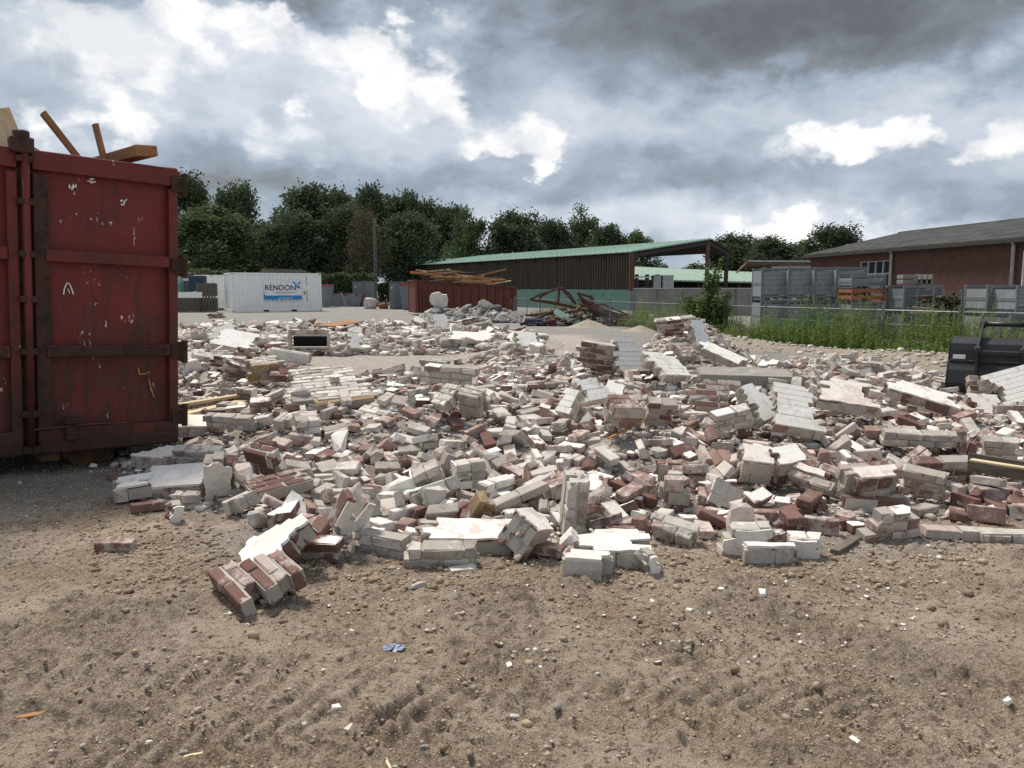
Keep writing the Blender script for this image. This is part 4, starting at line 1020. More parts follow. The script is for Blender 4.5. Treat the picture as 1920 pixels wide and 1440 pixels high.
0 8 3 1881 7972 290 58 7 5 14,0 9 3 5479 7974 287 4 -55 23 0,0 8 2 43 7984 317 49 -1 -6 33,0 0 2 4652 7997 284 14 -22 5 -54,0 11 2 -70 8008 313 15 35 26 -38,0 6 2 4433 8011 238 41 -24 -27 -24
2 5 1 6133 8015 140 3 60 6 -3,0 2 3 -250 8018 346 30 28 -24 -36,2 3 0 3049 8022 347 35 38 21 21,0 8 2 4126 8023 211 2 -52 -29 3,0 5 0 6403 8025 104 11 -6 1 -59,0 4 2 2133 8028 324 21 -22 -39 34
0 8 1 -1391 8031 440 5 -3 -3 60,0 0 2 572 8042 347 50 -13 -3 -31,0 0 0 -1021 8046 447 33 2 -3 -50,0 10 2 5781 8062 201 4 -2 -4 -60,0 3 2 1967 8072 348 3 19 56 -8,0 2 0 3722 8073 321 10 14 -13 56
2 1 0 1248 8076 354 1 3 56 -21,0 8 3 4850 8086 214 58 2 5 15,0 10 3 896 8086 302 23 8 3 -55,0 8 0 -330 8087 381 10 -40 44 -6,1 4 0 1035 8090 393 28 -24 42 -22,0 5 3 4254 8100 212 37 -2 0 47
0 2 2 6604 8108 80 5 -2 3 -60,2 0 3 4500 8113 225 35 42 14 20,0 4 2 6044 8115 284 4 -40 -44 5,0 7 2 1707 8117 314 1 60 4 1,0 1 3 4121 8117 250 44 -5 12 38,0 5 0 281 8119 343 1 1 1 60
0 6 3 -1253 8123 448 36 0 4 -47,0 3 2 -180 8134 355 13 19 33 45,0 9 1 5440 8136 277 5 -59 -12 2,1 17 2 5637 8139 267 17 -30 40 -28,0 0 3 697 8149 310 22 0 2 -56,0 1 0 -31 8150 368 0 -59 10 9
0 8 2 -1128 8151 450 8 -59 2 3,2 6 3 2365 8152 344 10 -10 -12 57,0 2 3 -636 8164 454 1 6 -60 -3,0 1 2 5808 8166 257 42 29 28 14,1 15 0 -2505 8170 360 56 3 -11 17,0 6 2 3984 8173 235 3 9 -2 59
0 1 1 4330 8180 238 22 -19 -39 36,0 2 1 124 8184 372 15 40 -38 -18,1 5 1 -2889 8184 242 3 3 5 -60,1 5 2 6003 8205 193 2 58 -15 -6,0 4 0 2537 8215 416 37 39 17 19,0 5 0 306 8224 383 56 19 11 2
2 3 2 1266 8230 351 6 3 3 -59,0 2 3 5489 8231 228 55 4 -2 24,0 1 3 1459 8233 364 51 -11 18 24,0 1 0 -1031 8235 470 4 -59 10 4,0 0 2 2214 8237 332 7 41 41 15,0 0 2 506 8262 325 55 3 1 23
2 0 1 1729 8275 325 55 -17 -12 12,0 3 0 -3040 8278 150 46 -14 1 36,2 7 1 -245 8283 377 7 -55 22 8,0 2 1 5585 8287 312 10 0 -12 -58,0 1 0 5795 8289 277 25 -16 12 51,0 10 2 5405 8291 269 27 -31 -12 42
0 7 2 2319 8304 317 34 1 -2 -49,0 11 2 4570 8316 244 30 -34 13 37,0 4 1 283 8320 356 3 -58 -17 1,0 4 2 2316 8321 382 40 3 -6 -44,0 2 2 -84 8323 370 52 9 1 -28,0 7 1 4166 8324 239 2 -15 -58 -5
0 7 0 1490 8324 360 28 -21 -10 -48,2 3 3 2890 8348 396 5 12 -58 -6,0 0 3 1926 8348 393 40 3 -1 -45,0 4 2 2437 8357 335 45 6 -5 -38,0 9 0 1838 8360 331 7 51 16 -27,0 5 2 -3737 8365 48 4 -59 -8 0
0 4 1 991 8379 426 9 -19 45 -34,1 5 3 4293 8396 361 39 39 20 10,0 4 3 2136 8400 359 41 44 -4 -3,0 8 3 1173 8416 373 56 8 6 -18,0 2 2 3971 8417 278 11 -4 9 -58,0 2 2 -2386 8429 365 6 -23 55 -3
0 3 2 698 8437 374 9 7 -26 -53,2 6 2 1379 8451 348 21 52 7 -20,0 5 3 4120 8452 310 12 10 -58 -6,0 8 2 1936 8457 337 1 -59 7 -4,0 5 0 -285 8463 440 2 -11 59 3,0 2 2 959 8464 428 32 41 29 9
0 1 3 1550 8467 316 32 6 3 -50,0 5 0 349 8470 371 6 -12 -58 -5,0 8 3 3697 8477 313 33 7 5 -49,0 6 2 1781 8479 325 2 4 60 5,0 3 0 6324 8487 119 6 0 0 -60,0 8 2 753 8494 438 46 -15 -21 -29
0 10 3 -49 8522 418 41 43 8 6,0 2 3 2241 8525 404 9 50 -29 -11,0 3 1 -225 8546 394 57 3 -3 18,0 9 3 1932 8550 361 37 44 -10 -14,0 5 1 4889 8560 258 9 -9 4 -59,0 3 0 1282 8561 370 59 7 7 7
0 0 3 721 8561 374 11 -58 -11 3,0 5 0 -391 8562 411 3 -24 53 -16,0 1 0 -2915 8563 198 26 -15 9 -51,0 5 3 -917 8563 527 37 -39 25 -12,0 1 0 3208 8563 331 45 -13 -5 -37,0 3 1 2372 8564 357 29 37 -29 -23
0 3 2 4938 8571 308 4 -59 -3 9,0 7 1 -501 8572 455 8 19 52 -22,0 6 1 -780 8580 467 50 9 4 31,0 1 1 4025 8583 345 8 13 35 46,0 1 1 1083 8586 393 3 36 48 -2,0 2 3 5108 8589 280 11 -19 -12 54
0 1 3 271 8595 418 2 -7 55 -22,0 7 3 -1443 8596 545 23 -3 -2 -56,1 0 0 2040 8606 373 20 -15 -37 40,0 3 3 -3266 8636 132 4 5 -46 -38,0 8 3 6392 8637 105 56 -5 5 21,2 4 1 9 8637 414 1 21 53 -17
0 0 2 6263 8642 113 2 52 30 -3,0 1 1 -220 8643 448 28 5 -24 -47,0 3 2 -477 8670 472 55 22 -5 -5,0 0 0 1181 8684 421 6 11 6 58,0 1 3 778 8699 407 58 8 6 10,0 1 2 -1500 8700 562 7 48 -32 16
0 10 2 6176 8719 116 8 54 -24 -4,0 9 0 -95 8728 408 30 -20 47 9,2 1 0 128 8730 411 32 -1 0 50,0 9 3 -637 8731 451 0 -59 11 7,0 7 2 -1219 8739 540 35 -7 -3 -48,0 5 1 -2365 8740 372 4 1 43 42
0 2 1 3408 8742 378 13 3 -46 36,0 10 2 6495 8747 95 60 0 0 -1,0 3 0 286 8763 410 56 3 2 -22,0 7 0 1928 8763 410 43 -1 42 3,0 5 3 -3404 8766 93 22 1 -56 3,2 4 2 -383 8771 441 59 5 6 -7
1 2 0 1304 8776 405 41 43 -1 -9,0 9 1 2122 8802 354 14 -1 58 -1,2 3 1 3259 8821 338 13 -49 -31 6,0 10 2 2009 8824 384 8 26 53 -7,0 5 0 425 8860 424 39 -2 3 46,0 4 0 -3278 8863 138 60 0 -3 -7
0 1 2 -1389 8868 514 8 59 5 2,0 3 1 3967 8869 468 17 -4 4 -57,0 2 1 928 8876 410 1 1 -3 60,0 10 0 6510 8877 89 27 24 -40 -26,1 7 0 3949 8879 387 13 7 -40 -43,0 1 0 587 8888 422 55 -5 3 22
2 7 2 4802 8891 262 40 -41 13 -12,2 2 1 -2927 8893 159 16 -10 -40 -40,0 2 2 1384 8896 384 14 5 -4 58,0 4 2 3738 8899 400 6 -1 38 46,0 1 0 -1147 8903 509 5 56 -20 -2,0 8 0 1550 8906 388 7 -39 3 -45
0 9 1 -3843 8916 59 42 39 14 13,0 5 3 2947 8939 345 45 0 4 -39,2 2 2 2192 8946 399 10 -39 -1 -44,1 5 1 2984 8964 440 4 -3 2 -60,0 5 2 -197 8965 465 13 -3 59 -2,0 6 0 -126 8965 413 0 -42 43 3
0 3 2 13 8971 418 33 38 26 19,1 1 1 -1040 8982 556 48 35 1 -8,0 8 2 -349 8984 459 44 -38 -5 16,0 9 1 1370 9000 422 28 -37 -18 -34,0 8 0 2069 9005 388 54 4 -2 26,0 7 1 1643 9027 401 23 23 -32 -39
0 11 2 1022 9030 414 0 42 -42 3,0 11 1 1449 9037 402 28 -33 -23 -35,1 12 0 -3296 9050 102 44 0 -1 41,0 10 0 2171 9050 442 11 49 -24 22,0 9 2 -3075 9067 128 34 41 26 -6,2 1 0 4321 9074 323 40 7 3 44
0 5 0 3325 9078 337 60 3 2 0,0 6 1 1172 9079 427 2 -24 55 0,0 3 1 854 9082 388 7 6 59 -3,2 1 0 3640 9089 382 9 11 58 7,2 0 0 3469 9091 375 36 -1 -45 17,0 7 1 3152 9110 369 29 -24 -36 30
0 10 2 2702 9114 438 0 26 -54 0,0 5 2 1056 9123 454 4 47 -34 14,0 5 0 2684 9127 378 44 2 2 41,0 3 2 455 9142 398 36 -2 2 -48,0 8 2 -1336 9144 484 34 -20 -43 -14,0 2 2 2170 9147 448 5 -15 54 -20
2 7 0 -2591 9149 324 2 -34 -40 29,2 3 0 3994 9151 401 2 51 32 2,0 2 0 122 9154 420 8 -33 -48 11,1 15 2 -1463 9161 473 19 19 -41 -35,2 5 2 -33 9170 421 1 -49 -34 6,2 6 1 2836 9171 394 52 -13 4 -27
0 0 0 1481 9174 394 0 50 -34 -3,0 3 2 800 9182 394 49 -35 0 -7,0 2 0 2423 9185 460 5 24 -55 0,2 3 1 3291 9187 407 23 -55 1 0,0 3 2 1372 9197 465 42 -2 27 -34,0 2 0 -2544 9225 339 37 -38 15 -24
0 2 2 1291 9225 423 3 32 -50 -3,0 0 1 3532 9229 431 33 35 -33 -15,0 1 0 4284 9230 341 5 -6 4 -59,0 2 1 928 9232 416 23 -30 -35 31,0 11 3 325 9235 400 2 -44 -41 -2,0 4 3 2583 9252 411 43 13 2 40
0 4 1 2130 9254 461 4 13 -58 -10,0 2 0 -3123 9269 85 43 34 10 22,2 6 0 3879 9280 416 28 -37 35 -13,0 0 0 -2862 9280 246 24 -35 40 -13,0 2 2 2777 9283 401 7 5 -42 -42,0 4 2 -1770 9293 467 29 -47 -25 -1
2 3 2 4369 9294 417 21 3 3 56,0 2 1 160 9296 448 13 17 -56 2,0 8 2 430 9299 430 5 -40 3 -44,1 16 2 3424 9306 418 43 -4 38 18,0 10 3 1631 9320 439 9 -33 49 -3,0 5 1 1444 9328 440 7 4 26 54
1 10 0 4842 9332 352 21 6 -8 -55,0 5 0 575 9337 396 5 -60 0 2,0 4 1 2406 9355 442 2 -30 51 9,0 2 2 3606 9356 409 36 -7 11 46,0 7 3 59 9357 403 42 1 -2 43,0 3 2 2832 9376 442 14 1 47 -35
0 7 0 3026 9398 380 30 18 48 11,0 1 0 -2801 9403 228 30 13 37 34,0 7 1 -39 9409 430 55 2 -22 -9,0 4 0 -373 9411 401 8 -1 -8 -59,0 2 1 -2917 9413 181 16 39 -41 -8,0 8 2 2953 9415 386 20 36 39 18
0 4 2 1433 9426 491 35 44 -18 -10,0 0 1 3740 9431 433 54 -1 -20 15,0 1 2 3961 9439 399 34 32 -28 -26,1 5 0 6635 9440 85 30 1 -1 -52,0 3 2 771 9443 419 41 6 3 -44,0 3 0 4178 9446 381 40 -32 -19 25
2 7 2 4585 9452 328 23 2 -5 55,2 6 1 3845 9458 404 11 14 57 -5,0 3 1 2874 9459 439 14 0 44 -38,0 1 0 5195 9461 219 5 -56 20 2,0 2 3 1532 9473 430 59 1 -8 8,0 4 3 -1078 9495 433 2 55 -23 2
0 6 2 2654 9499 439 6 -53 -27 5,0 5 0 1362 9501 395 3 -45 40 -4,0 3 2 613 9506 419 7 -57 18 2,2 7 2 4032 9521 382 26 -35 39 -12,0 2 1 3037 9561 401 5 -48 22 27,2 2 3 4417 9586 349 6 -7 2 -59
0 11 1 1799 9589 501 1 -57 -17 -4,0 0 0 2837 9597 418 5 30 48 20,0 9 0 205 9598 414 6 -7 59 -2,1 0 0 3718 9606 421 53 -18 8 20,0 3 0 -3591 9614 33 1 43 -42 0,0 4 0 5535 9621 189 2 -58 10 10
1 10 2 1850 9624 605 2 6 60 1,0 2 2 -72 9625 424 25 22 34 36,0 5 2 4924 9640 307 22 2 -3 56,0 0 0 524 9644 460 8 12 -1 -58,0 10 0 668 9651 436 0 -60 2 -2,0 6 0 5111 9674 266 8 -41 42 6
0 4 1 4660 9675 336 16 -10 -57 -3,0 3 1 5400 9682 268 5 19 57 -2,2 1 2 3620 9688 384 3 38 15 44,0 3 2 3403 9691 365 22 9 10 -54,2 4 2 4470 9691 380 47 36 -7 -3,0 0 3 493 9716 494 10 43 -32 25
0 1 3 135 9717 411 6 -1 0 -60,0 8 2 -409 9723 394 13 -2 -5 58,1 10 3 -1483 9746 480 59 0 -9 -5,2 3 3 3963 9760 430 34 -5 9 48,0 2 1 1441 9782 516 36 19 -42 14,0 4 0 5274 9783 291 24 3 11 -54
0 2 1 2904 9798 434 6 26 54 -3,0 0 1 797 9800 453 15 -47 -29 16,0 4 2 4504 9805 341 58 -4 7 -14,0 2 2 326 9827 416 38 -2 -3 46,0 8 0 4610 9828 389 4 -16 -3 58,2 1 1 4820 9832 333 57 -16 6 5
0 1 2 621 9840 458 15 43 36 15,0 3 1 1626 9845 499 48 -33 6 -13,2 1 1 4240 9845 465 57 7 8 14,0 5 2 226 9848 472 56 -1 -1 22,2 2 1 5178 9849 302 43 8 7 41,0 2 2 -190 9868 415 1 -51 32 -4
0 0 0 713 9873 431 4 -40 45 -1,0 2 0 -580 9874 369 44 -7 2 40,2 3 0 3324 9874 423 36 20 17 40,0 2 2 397 9875 443 27 39 -28 -24,0 2 0 1383 9877 452 4 -55 -24 -7,0 10 1 5307 9894 258 3 36 -48 -3
0 8 1 482 9898 451 14 9 43 39,0 1 3 -3989 9913 56 0 -1 42 -42,0 0 2 2973 9935 394 5 -10 -40 -44,0 3 0 2085 9938 575 59 -1 -3 7,2 1 2 3199 9941 422 43 31 18 21,0 1 0 1736 9942 511 20 -2 2 56
2 4 3 3589 9947 361 58 -12 -3 8,1 16 1 4305 9949 371 4 22 -56 0,0 4 0 -468 9952 401 49 1 10 33,2 1 0 4594 9958 321 5 59 7 -6,1 14 2 117 9960 442 0 -56 -22 1,2 1 3 4812 9966 337 43 41 4 5
2 7 1 5731 9969 167 2 12 -40 43,0 5 3 1159 9977 456 5 0 -2 60,0 5 2 2852 9979 447 23 4 -27 -48,0 4 0 3045 10013 422 54 19 -19 2,2 6 3 854 10021 463 58 11 -5 -11,0 11 0 -3236 10026 69 39 -38 -20 15
0 3 2 344 10033 397 5 -1 -7 -59,0 10 2 4974 10052 436 31 3 -1 -52,2 6 1 4595 10056 388 42 -5 7 42,2 5 1 3435 10057 393 1 -57 19 1,0 6 0 4701 10069 342 6 -36 -3 -47,0 5 2 484 10070 463 60 -6 -1 -4
1 19 2 1133 10073 538 46 37 -8 -8,2 7 0 107 10079 415 29 -3 2 -52,2 4 2 3620 10088 351 9 52 29 2,0 3 0 -3084 10089 38 56 -1 3 21,1 5 2 5032 10107 341 0 -49 -34 0,0 1 1 2315 10109 620 15 0 -5 -58
0 11 1 2089 10124 578 5 -10 59 -1,0 10 0 2878 10130 429 9 -11 5 -58,1 8 1 -3862 10131 60 36 38 -20 -21,0 2 3 -3437 10140 45 2 55 25 1,2 6 0 4418 10146 374 3 -20 53 20,0 4 3 4706 10163 330 46 -39 3 -3
0 7 1 -3265 10163 65 8 -3 -21 56,0 6 1 3038 10174 428 2 -9 18 57,0 5 3 3851 10178 383 5 0 28 53,1 16 3 396 10180 405 50 9 5 -31,0 0 0 2748 10192 509 26 -8 16 -51,0 0 0 3571 10193 347 29 27 -7 45
0 8 1 472 10196 477 57 10 5 -16,0 0 3 -526 10212 353 8 -57 -8 13,0 2 0 -408 10213 384 7 -28 -52 -7,0 0 0 4605 10228 424 0 -10 52 28,0 0 0 3313 10233 389 27 -3 54 -3,0 0 1 4872 10243 386 6 9 -33 -49
1 10 3 5544 10255 263 3 38 -46 -5,2 7 0 3131 10266 413 16 0 -37 45,0 0 1 124 10276 389 60 0 2 2,0 2 2 -51 10281 391 38 0 -1 -47,1 15 0 658 10284 421 5 -28 53 -7,0 5 0 -278 10285 377 44 39 -11 -3
2 6 1 4660 10297 347 42 42 -5 -8,0 7 0 -3702 10299 59 32 27 -29 -32,1 17 1 4421 10318 407 24 -27 17 -45,1 12 0 -3520 10353 112 45 1 0 40,0 4 0 -4074 10374 71 15 11 4 -57,2 5 0 3348 10376 374 9 -18 48 -30
0 1 2 -197 10379 372 59 0 -8 -5,0 10 2 -3751 10398 60 42 -42 -3 1,2 6 0 3751 10405 310 5 -26 52 15,0 4 2 4331 10424 404 20 4 -20 -52,0 11 2 5336 10429 265 55 -4 8 -22,0 3 1 854 10431 442 43 -40 -3 -13
1 1 0 206 10456 449 10 2 -29 -52,0 10 3 3535 10484 351 45 -7 -36 -13,2 7 2 -528 10495 334 2 -10 -59 -3,1 4 2 547 10498 401 7 9 -41 -42,2 6 3 5278 10499 312 24 -51 -19 8,0 3 0 -4367 10502 54 19 -18 -36 40
0 0 0 3197 10506 432 58 9 1 -14,0 0 0 4736 10509 365 59 6 -3 5,0 4 1 5479 10510 316 26 -13 35 -39,0 3 2 2134 10537 642 11 -55 20 -9,0 7 1 -3680 10543 43 42 0 -1 43,0 0 2 928 10547 460 43 41 -6 9
0 4 1 41 10550 410 6 -4 40 -44,0 1 2 -4222 10557 34 59 -2 1 -9,0 9 0 4340 10570 380 25 4 -3 54,0 8 0 5404 10570 275 2 47 -3 37,0 5 3 3730 10588 337 25 51 -18 0,0 5 3 -3558 10589 75 2 58 10 -11
1 17 0 -3829 10604 87 23 -38 26 -31,0 1 3 -9 10621 407 55 23 1 6,2 7 0 4087 10629 366 54 -26 5 -3,0 5 0 5497 10629 261 11 -43 -40 -3,2 3 1 472 10636 497 32 33 37 8,2 2 0 5030 10642 337 47 12 -11 -34
0 1 1 812 10677 459 47 4 -26 26,0 3 2 1818 10678 642 42 -14 3 -40,1 1 0 -4075 10681 75 29 -43 25 -17,0 6 2 1926 10706 598 45 8 -9 -37,2 0 3 3740 10709 338 11 18 45 -33,0 3 3 5101 10724 320 54 12 -6 -22
0 1 0 1917 10738 660 38 -8 -7 45,0 10 1 5224 10743 362 19 4 2 57,0 5 0 -54 10756 368 11 -3 2 59,1 8 0 3516 10757 440 27 -8 41 -33,1 1 3 690 10761 484 20 21 40 -34,0 0 3 -467 10774 295 3 -5 44 40
0 3 3 5342 10782 327 52 -9 -3 -28,0 4 1 3204 10798 455 11 -2 -58 -9,0 2 3 -4314 10814 81 5 15 58 -3,2 7 3 5573 10815 255 1 -4 7 -59,0 4 2 -4234 10831 23 48 -3 -1 36,0 0 3 -3831 10832 68 6 -56 -17 -13
0 5 2 948 10845 477 40 -29 19 -29,0 10 2 2781 10857 723 3 15 -9 57,0 7 1 3617 10864 355 49 14 -29 11,0 2 1 4271 10866 363 7 14 -57 6,0 1 2 -3351 10870 24 33 1 -3 -50,0 3 3 -3511 10885 21 53 -1 1 28
0 10 3 -3395 10892 79 3 53 28 2,0 5 2 -2855 10898 147 26 4 -4 54,2 1 3 4462 10898 381 18 21 53 1,2 7 2 4028 10899 348 48 35 -5 3,0 3 1 3398 10914 394 54 3 9 24,0 4 0 -4425 10923 46 12 31 -47 -18
1 3 0 4948 10925 441 57 5 5 18,1 14 2 531 10929 429 2 -58 -16 -4,2 2 3 5292 10948 320 15 1 -53 -25,0 6 0 5803 10962 229 43 -2 5 -41,2 6 1 4888 10964 337 48 -10 4 -34,2 6 3 3781 10975 322 13 -5 58 -7
0 3 3 -4569 10980 28 60 -1 2 -5,0 9 3 752 10993 437 30 34 23 32,0 0 2 4990 10999 312 32 -1 1 50,0 2 0 -3532 11005 82 58 0 0 -17,0 1 1 4716 11010 399 13 0 26 52,2 0 2 3979 11011 349 2 14 58 3
2 5 0 3661 11018 378 24 -3 -6 55,0 1 1 -3901 11031 54 39 43 12 12,0 10 1 3486 11036 386 8 27 42 33,0 3 0 1008 11036 489 6 -35 48 -3,0 9 3 478 11039 397 8 20 56 2,0 2 1 5701 11047 272 41 -11 -11 41
2 2 1 -48 11060 379 3 -39 2 45,2 5 2 -4217 11061 36 55 -9 -3 23,0 1 0 3292 11062 473 21 -16 10 -53,0 2 1 360 11074 380 43 3 -2 -42,0 10 2 2457 11075 878 5 -20 56 3,2 7 0 4586 11077 375 1 54 25 -5
0 3 1 5156 11078 337 13 49 -29 -14,0 5 2 -3427 11089 22 47 1 1 37,0 2 1 -3602 11097 21 30 1 1 52,0 0 0 6003 11099 211 19 7 -39 -41,0 1 0 -4634 11102 32 1 -60 6 1,0 7 1 5324 11109 327 10 -5 18 -56
0 10 3 -3925 11115 48 34 -29 27 29,0 0 0 4925 11130 394 2 41 -43 -9,0 2 1 -4320 11132 86 34 -2 0 -50,0 4 3 -4029 11133 32 41 -3 -4 -43,0 11 1 3430 11143 400 4 58 -10 -11,0 3 3 1057 11171 521 8 -16 -40 41
2 1 1 4857 11180 342 5 -6 4 -59,0 2 0 5548 11183 337 51 -3 7 -31,0 10 0 3530 11187 436 23 -47 27 9,2 7 1 5155 11196 408 2 -10 -56 20,2 4 1 42 11205 372 6 -53 -26 11,0 0 3 3812 11211 337 30 3 23 46
0 8 2 3392 11215 445 35 13 -14 -44,2 6 2 4229 11219 320 4 17 57 -2,2 3 0 5816 11228 284 37 -35 31 -9,1 6 1 1885 11228 623 46 30 9 23,0 1 2 -3876 11239 57 7 -2 -60 -1,0 1 2 3916 11245 347 11 -48 24 26
0 10 0 5649 11250 262 47 5 5 37,0 2 0 -134 11253 371 5 -56 19 9,2 5 2 3539 11256 421 51 19 -12 23,1 5 0 -4119 11262 101 10 3 -7 -59,2 6 3 4368 11264 351 14 13 57 0,0 11 0 4600 11273 355 0 51 32 -3
0 4 0 358 11275 377 5 58 -14 4,0 5 2 -3196 11280 53 43 -41 -2 2,0 5 1 6162 11285 155 6 -60 2 4,0 4 3 -3659 11285 56 3 7 38 46,0 10 2 -4493 11301 37 2 -51 31 1,0 1 1 -154 11352 317 7 -28 52 -4
0 4 2 3384 11355 451 18 -8 -57 -3,2 1 0 3820 11364 393 16 -25 52 2,2 4 0 4622 11368 414 54 -16 6 -20,0 1 1 -423 11371 244 56 9 -13 -15,0 4 2 575 11381 417 24 -33 -30 32,0 11 1 -4658 11384 48 18 -38 -24 -36
2 5 1 5296 11409 318 57 2 2 -18,0 11 2 4178 11410 406 21 6 56 1,0 5 3 -3739 11425 62 12 18 56 8,0 3 1 -3587 11425 75 13 11 57 9,2 5 0 5865 11426 296 39 -3 13 -43,0 1 2 -4391 11428 47 2 -60 5 1
1 15 0 4107 11442 313 43 41 -3 -5,0 1 0 -3503 11453 32 1 50 -34 -2,0 0 0 -5 11459 352 3 -4 -56 20,0 0 2 -377 11460 286 4 12 54 -23,2 7 3 5026 11473 362 34 -39 30 4,0 5 3 -4141 11478 59 25 23 -31 -39
2 2 2 4886 11487 354 5 43 -42 -3,2 6 0 6081 11489 217 1 2 26 54,0 0 2 4026 11490 425 14 -47 -33 9,1 14 0 3409 11490 507 32 45 4 -23,0 3 2 238 11500 374 38 41 -17 -15,0 11 0 -4302 11527 60 15 -35 3 46
0 8 1 4432 11537 344 45 17 7 35,0 8 3 484 11538 363 31 -6 -3 51,0 1 0 4259 11543 309 33 -47 11 -15,0 5 0 -4459 11550 69 7 9 -37 -46,2 7 2 4177 11550 388 26 -47 27 -4,0 7 3 -3817 11557 45 23 -20 35 -38
1 4 0 3631 11561 451 45 22 13 30,0 5 2 -3646 11580 45 17 -57 -8 1,0 7 3 -3431 11580 54 44 38 -11 -10,1 0 1 -5198 11580 57 17 -18 -39 38,0 4 3 -97 11581 311 55 0 -4 24,2 3 2 5998 11586 266 16 -15 15 54
2 2 2 4371 11587 301 22 13 1 -54,0 1 3 2380 11593 921 57 2 -19 0,2 3 0 3834 11593 346 40 -21 -39 6,0 4 2 -497 11601 254 47 -4 -11 36,0 5 0 3515 11636 450 13 -32 45 -19,2 0 0 4589 11637 345 59 -3 -1 10
0 2 3 5397 11638 329 7 13 47 34,0 2 0 224 11640 349 3 57 -19 2,0 4 1 609 11648 385 2 -17 57 1,0 2 2 -4687 11651 67 12 15 -42 -38,2 7 0 5549 11685 291 24 -40 37 -6,0 9 2 -160 11686 305 31 -1 -6 51
0 5 0 -3891 11694 50 3 -45 39 3,0 0 3 3408 11701 537 22 -2 -55 -9,0 1 0 46 11704 331 46 3 -5 -38,0 5 1 902 11705 393 19 -4 0 57,1 2 2 -4027 11709 88 28 -30 34 -27,0 1 2 -3464 11715 48 38 -41 -15 16
2 7 1 4938 11719 333 21 -52 -11 18,2 4 0 1060 11729 433 17 -28 -13 -49,2 7 0 5801 11734 242 1 -11 -52 27,0 5 1 238 11745 366 25 50 -21 -5,0 2 3 1895 11751 611 20 48 -30 -4,0 4 2 -4560 11753 61 6 25 54 6
0 1 0 -4797 11772 54 1 2 -52 -30,0 1 0 3455 11775 551 30 47 13 -18,2 3 1 4546 11779 336 6 -1 0 60,2 7 0 5935 11806 313 9 -7 45 -39,0 3 3 -3572 11812 89 3 1 -5 60,0 1 3 544 11830 404 16 -19 -42 35
0 6 2 -3758 11846 53 2 -6 -2 60,2 1 0 5664 11849 317 7 6 -45 39,2 0 0 3482 11852 561 36 -47 -3 -9,2 4 0 655 11855 406 4 -25 -52 17,0 3 0 -150 11862 307 59 -7 2 -9,0 10 0 301 11873 360 16 2 19 -55
0 3 0 -4455 11875 97 33 7 5 -50,2 7 2 4108 11878 339 17 36 44 -11,0 0 2 -4659 11888 76 1 -12 38 45,0 2 3 181 11892 338 5 15 -50 -30,0 6 3 -3898 11913 74 55 21 -4 -12,0 1 0 -4775 11914 54 44 -37 -16 7
0 4 1 3573 11919 476 7 40 -39 -22,0 9 1 -4092 11927 88 2 32 -50 -7,2 4 0 5791 11940 289 42 20 -24 30,0 1 0 -372 11948 275 9 54 24 6,0 10 1 3535 11954 572 59 11 -7 2,0 3 1 -3361 11956 24 1 -27 -53 -1
2 7 2 3657 11966 433 38 -14 -23 38,1 5 1 4850 11972 431 20 -5 56 -2,0 1 3 122 11975 360 8 -14 58 0,2 1 2 5545 11976 344 50 -4 20 -26,1 1 0 -3507 11980 103 9 3 49 -33,0 1 1 3837 11988 398 24 7 41 36
0 0 3 538 12016 392 1 0 0 -60,0 3 0 5295 12016 370 1 36 -48 -6,1 0 3 -3867 12036 88 57 -2 3 -17,0 4 2 -4734 12037 69 9 -9 58 7,0 0 0 -4339 12043 161 58 2 11 8,2 3 1 6547 12044 110 2 -9 -59 -1
0 0 1 782 12044 416 7 5 41 43,0 5 1 19 12053 361 2 -37 42 -21,0 8 2 -4471 12061 127 53 4 0 -27,0 2 2 -4903 12068 55 46 9 -8 36,1 0 2 -141 12079 325 27 -3 -3 54,1 0 0 -3244 12089 51 4 -3 44 -40
0 5 0 4669 12089 298 15 15 43 36,0 3 1 -658 12103 181 16 0 39 43,0 0 0 3519 12107 553 1 -56 4 21,2 0 0 5959 12116 251 32 31 25 32,0 4 1 -3682 12118 55 41 12 -15 -40,2 3 0 398 12132 410 33 -44 -24 1
0 1 1 4733 12133 291 14 14 46 33,0 1 0 973 12139 404 58 0 -1 14,0 2 1 153 12140 369 9 52 25 -14,0 2 0 -3752 12142 90 6 -18 5 57,2 2 2 -5110 12159 75 12 14 18 -54,0 4 0 -3094 12161 54 33 -33 27 -26
0 0 0 766 12168 420 5 -9 58 11,2 2 0 5218 12178 338 11 17 42 38,2 3 0 5844 12185 307 26 -10 -1 -53,2 3 2 5388 12231 364 15 16 -33 -45,0 6 0 3457 12232 616 10 -20 8 -55,0 4 2 -432 12251 256 42 -41 -10 -2
2 6 0 4607 12257 279 5 58 12 -7,2 2 1 5261 12275 342 19 54 -15 8,0 3 1 -4208 12275 113 58 -6 5 -13,0 10 0 -4537 12276 143 19 1 -3 57,2 6 0 3749 12280 413 2 -60 -1 -3,2 6 0 4283 12284 342 22 -51 8 22
1 8 1 4784 12285 370 6 -9 38 -45,0 4 1 2104 12290 616 7 -17 57 9,0 5 2 -3220 12293 29 35 1 1 48,0 0 2 -198 12296 301 8 -56 20 -5,1 6 1 -5027 12296 144 46 -27 15 -24,0 1 2 -4651 12312 155 44 7 -5 39
0 2 0 3923 12331 443 2 -58 16 -3,0 1 0 5817 12345 313 26 9 -27 -46,0 0 3 -4108 12357 87 4 -23 -55 6,0 3 1 1151 12367 406 18 -53 20 -8,0 4 0 628 12373 392 50 3 -1 32,1 16 2 -10 12393 341 2 -55 24 -4
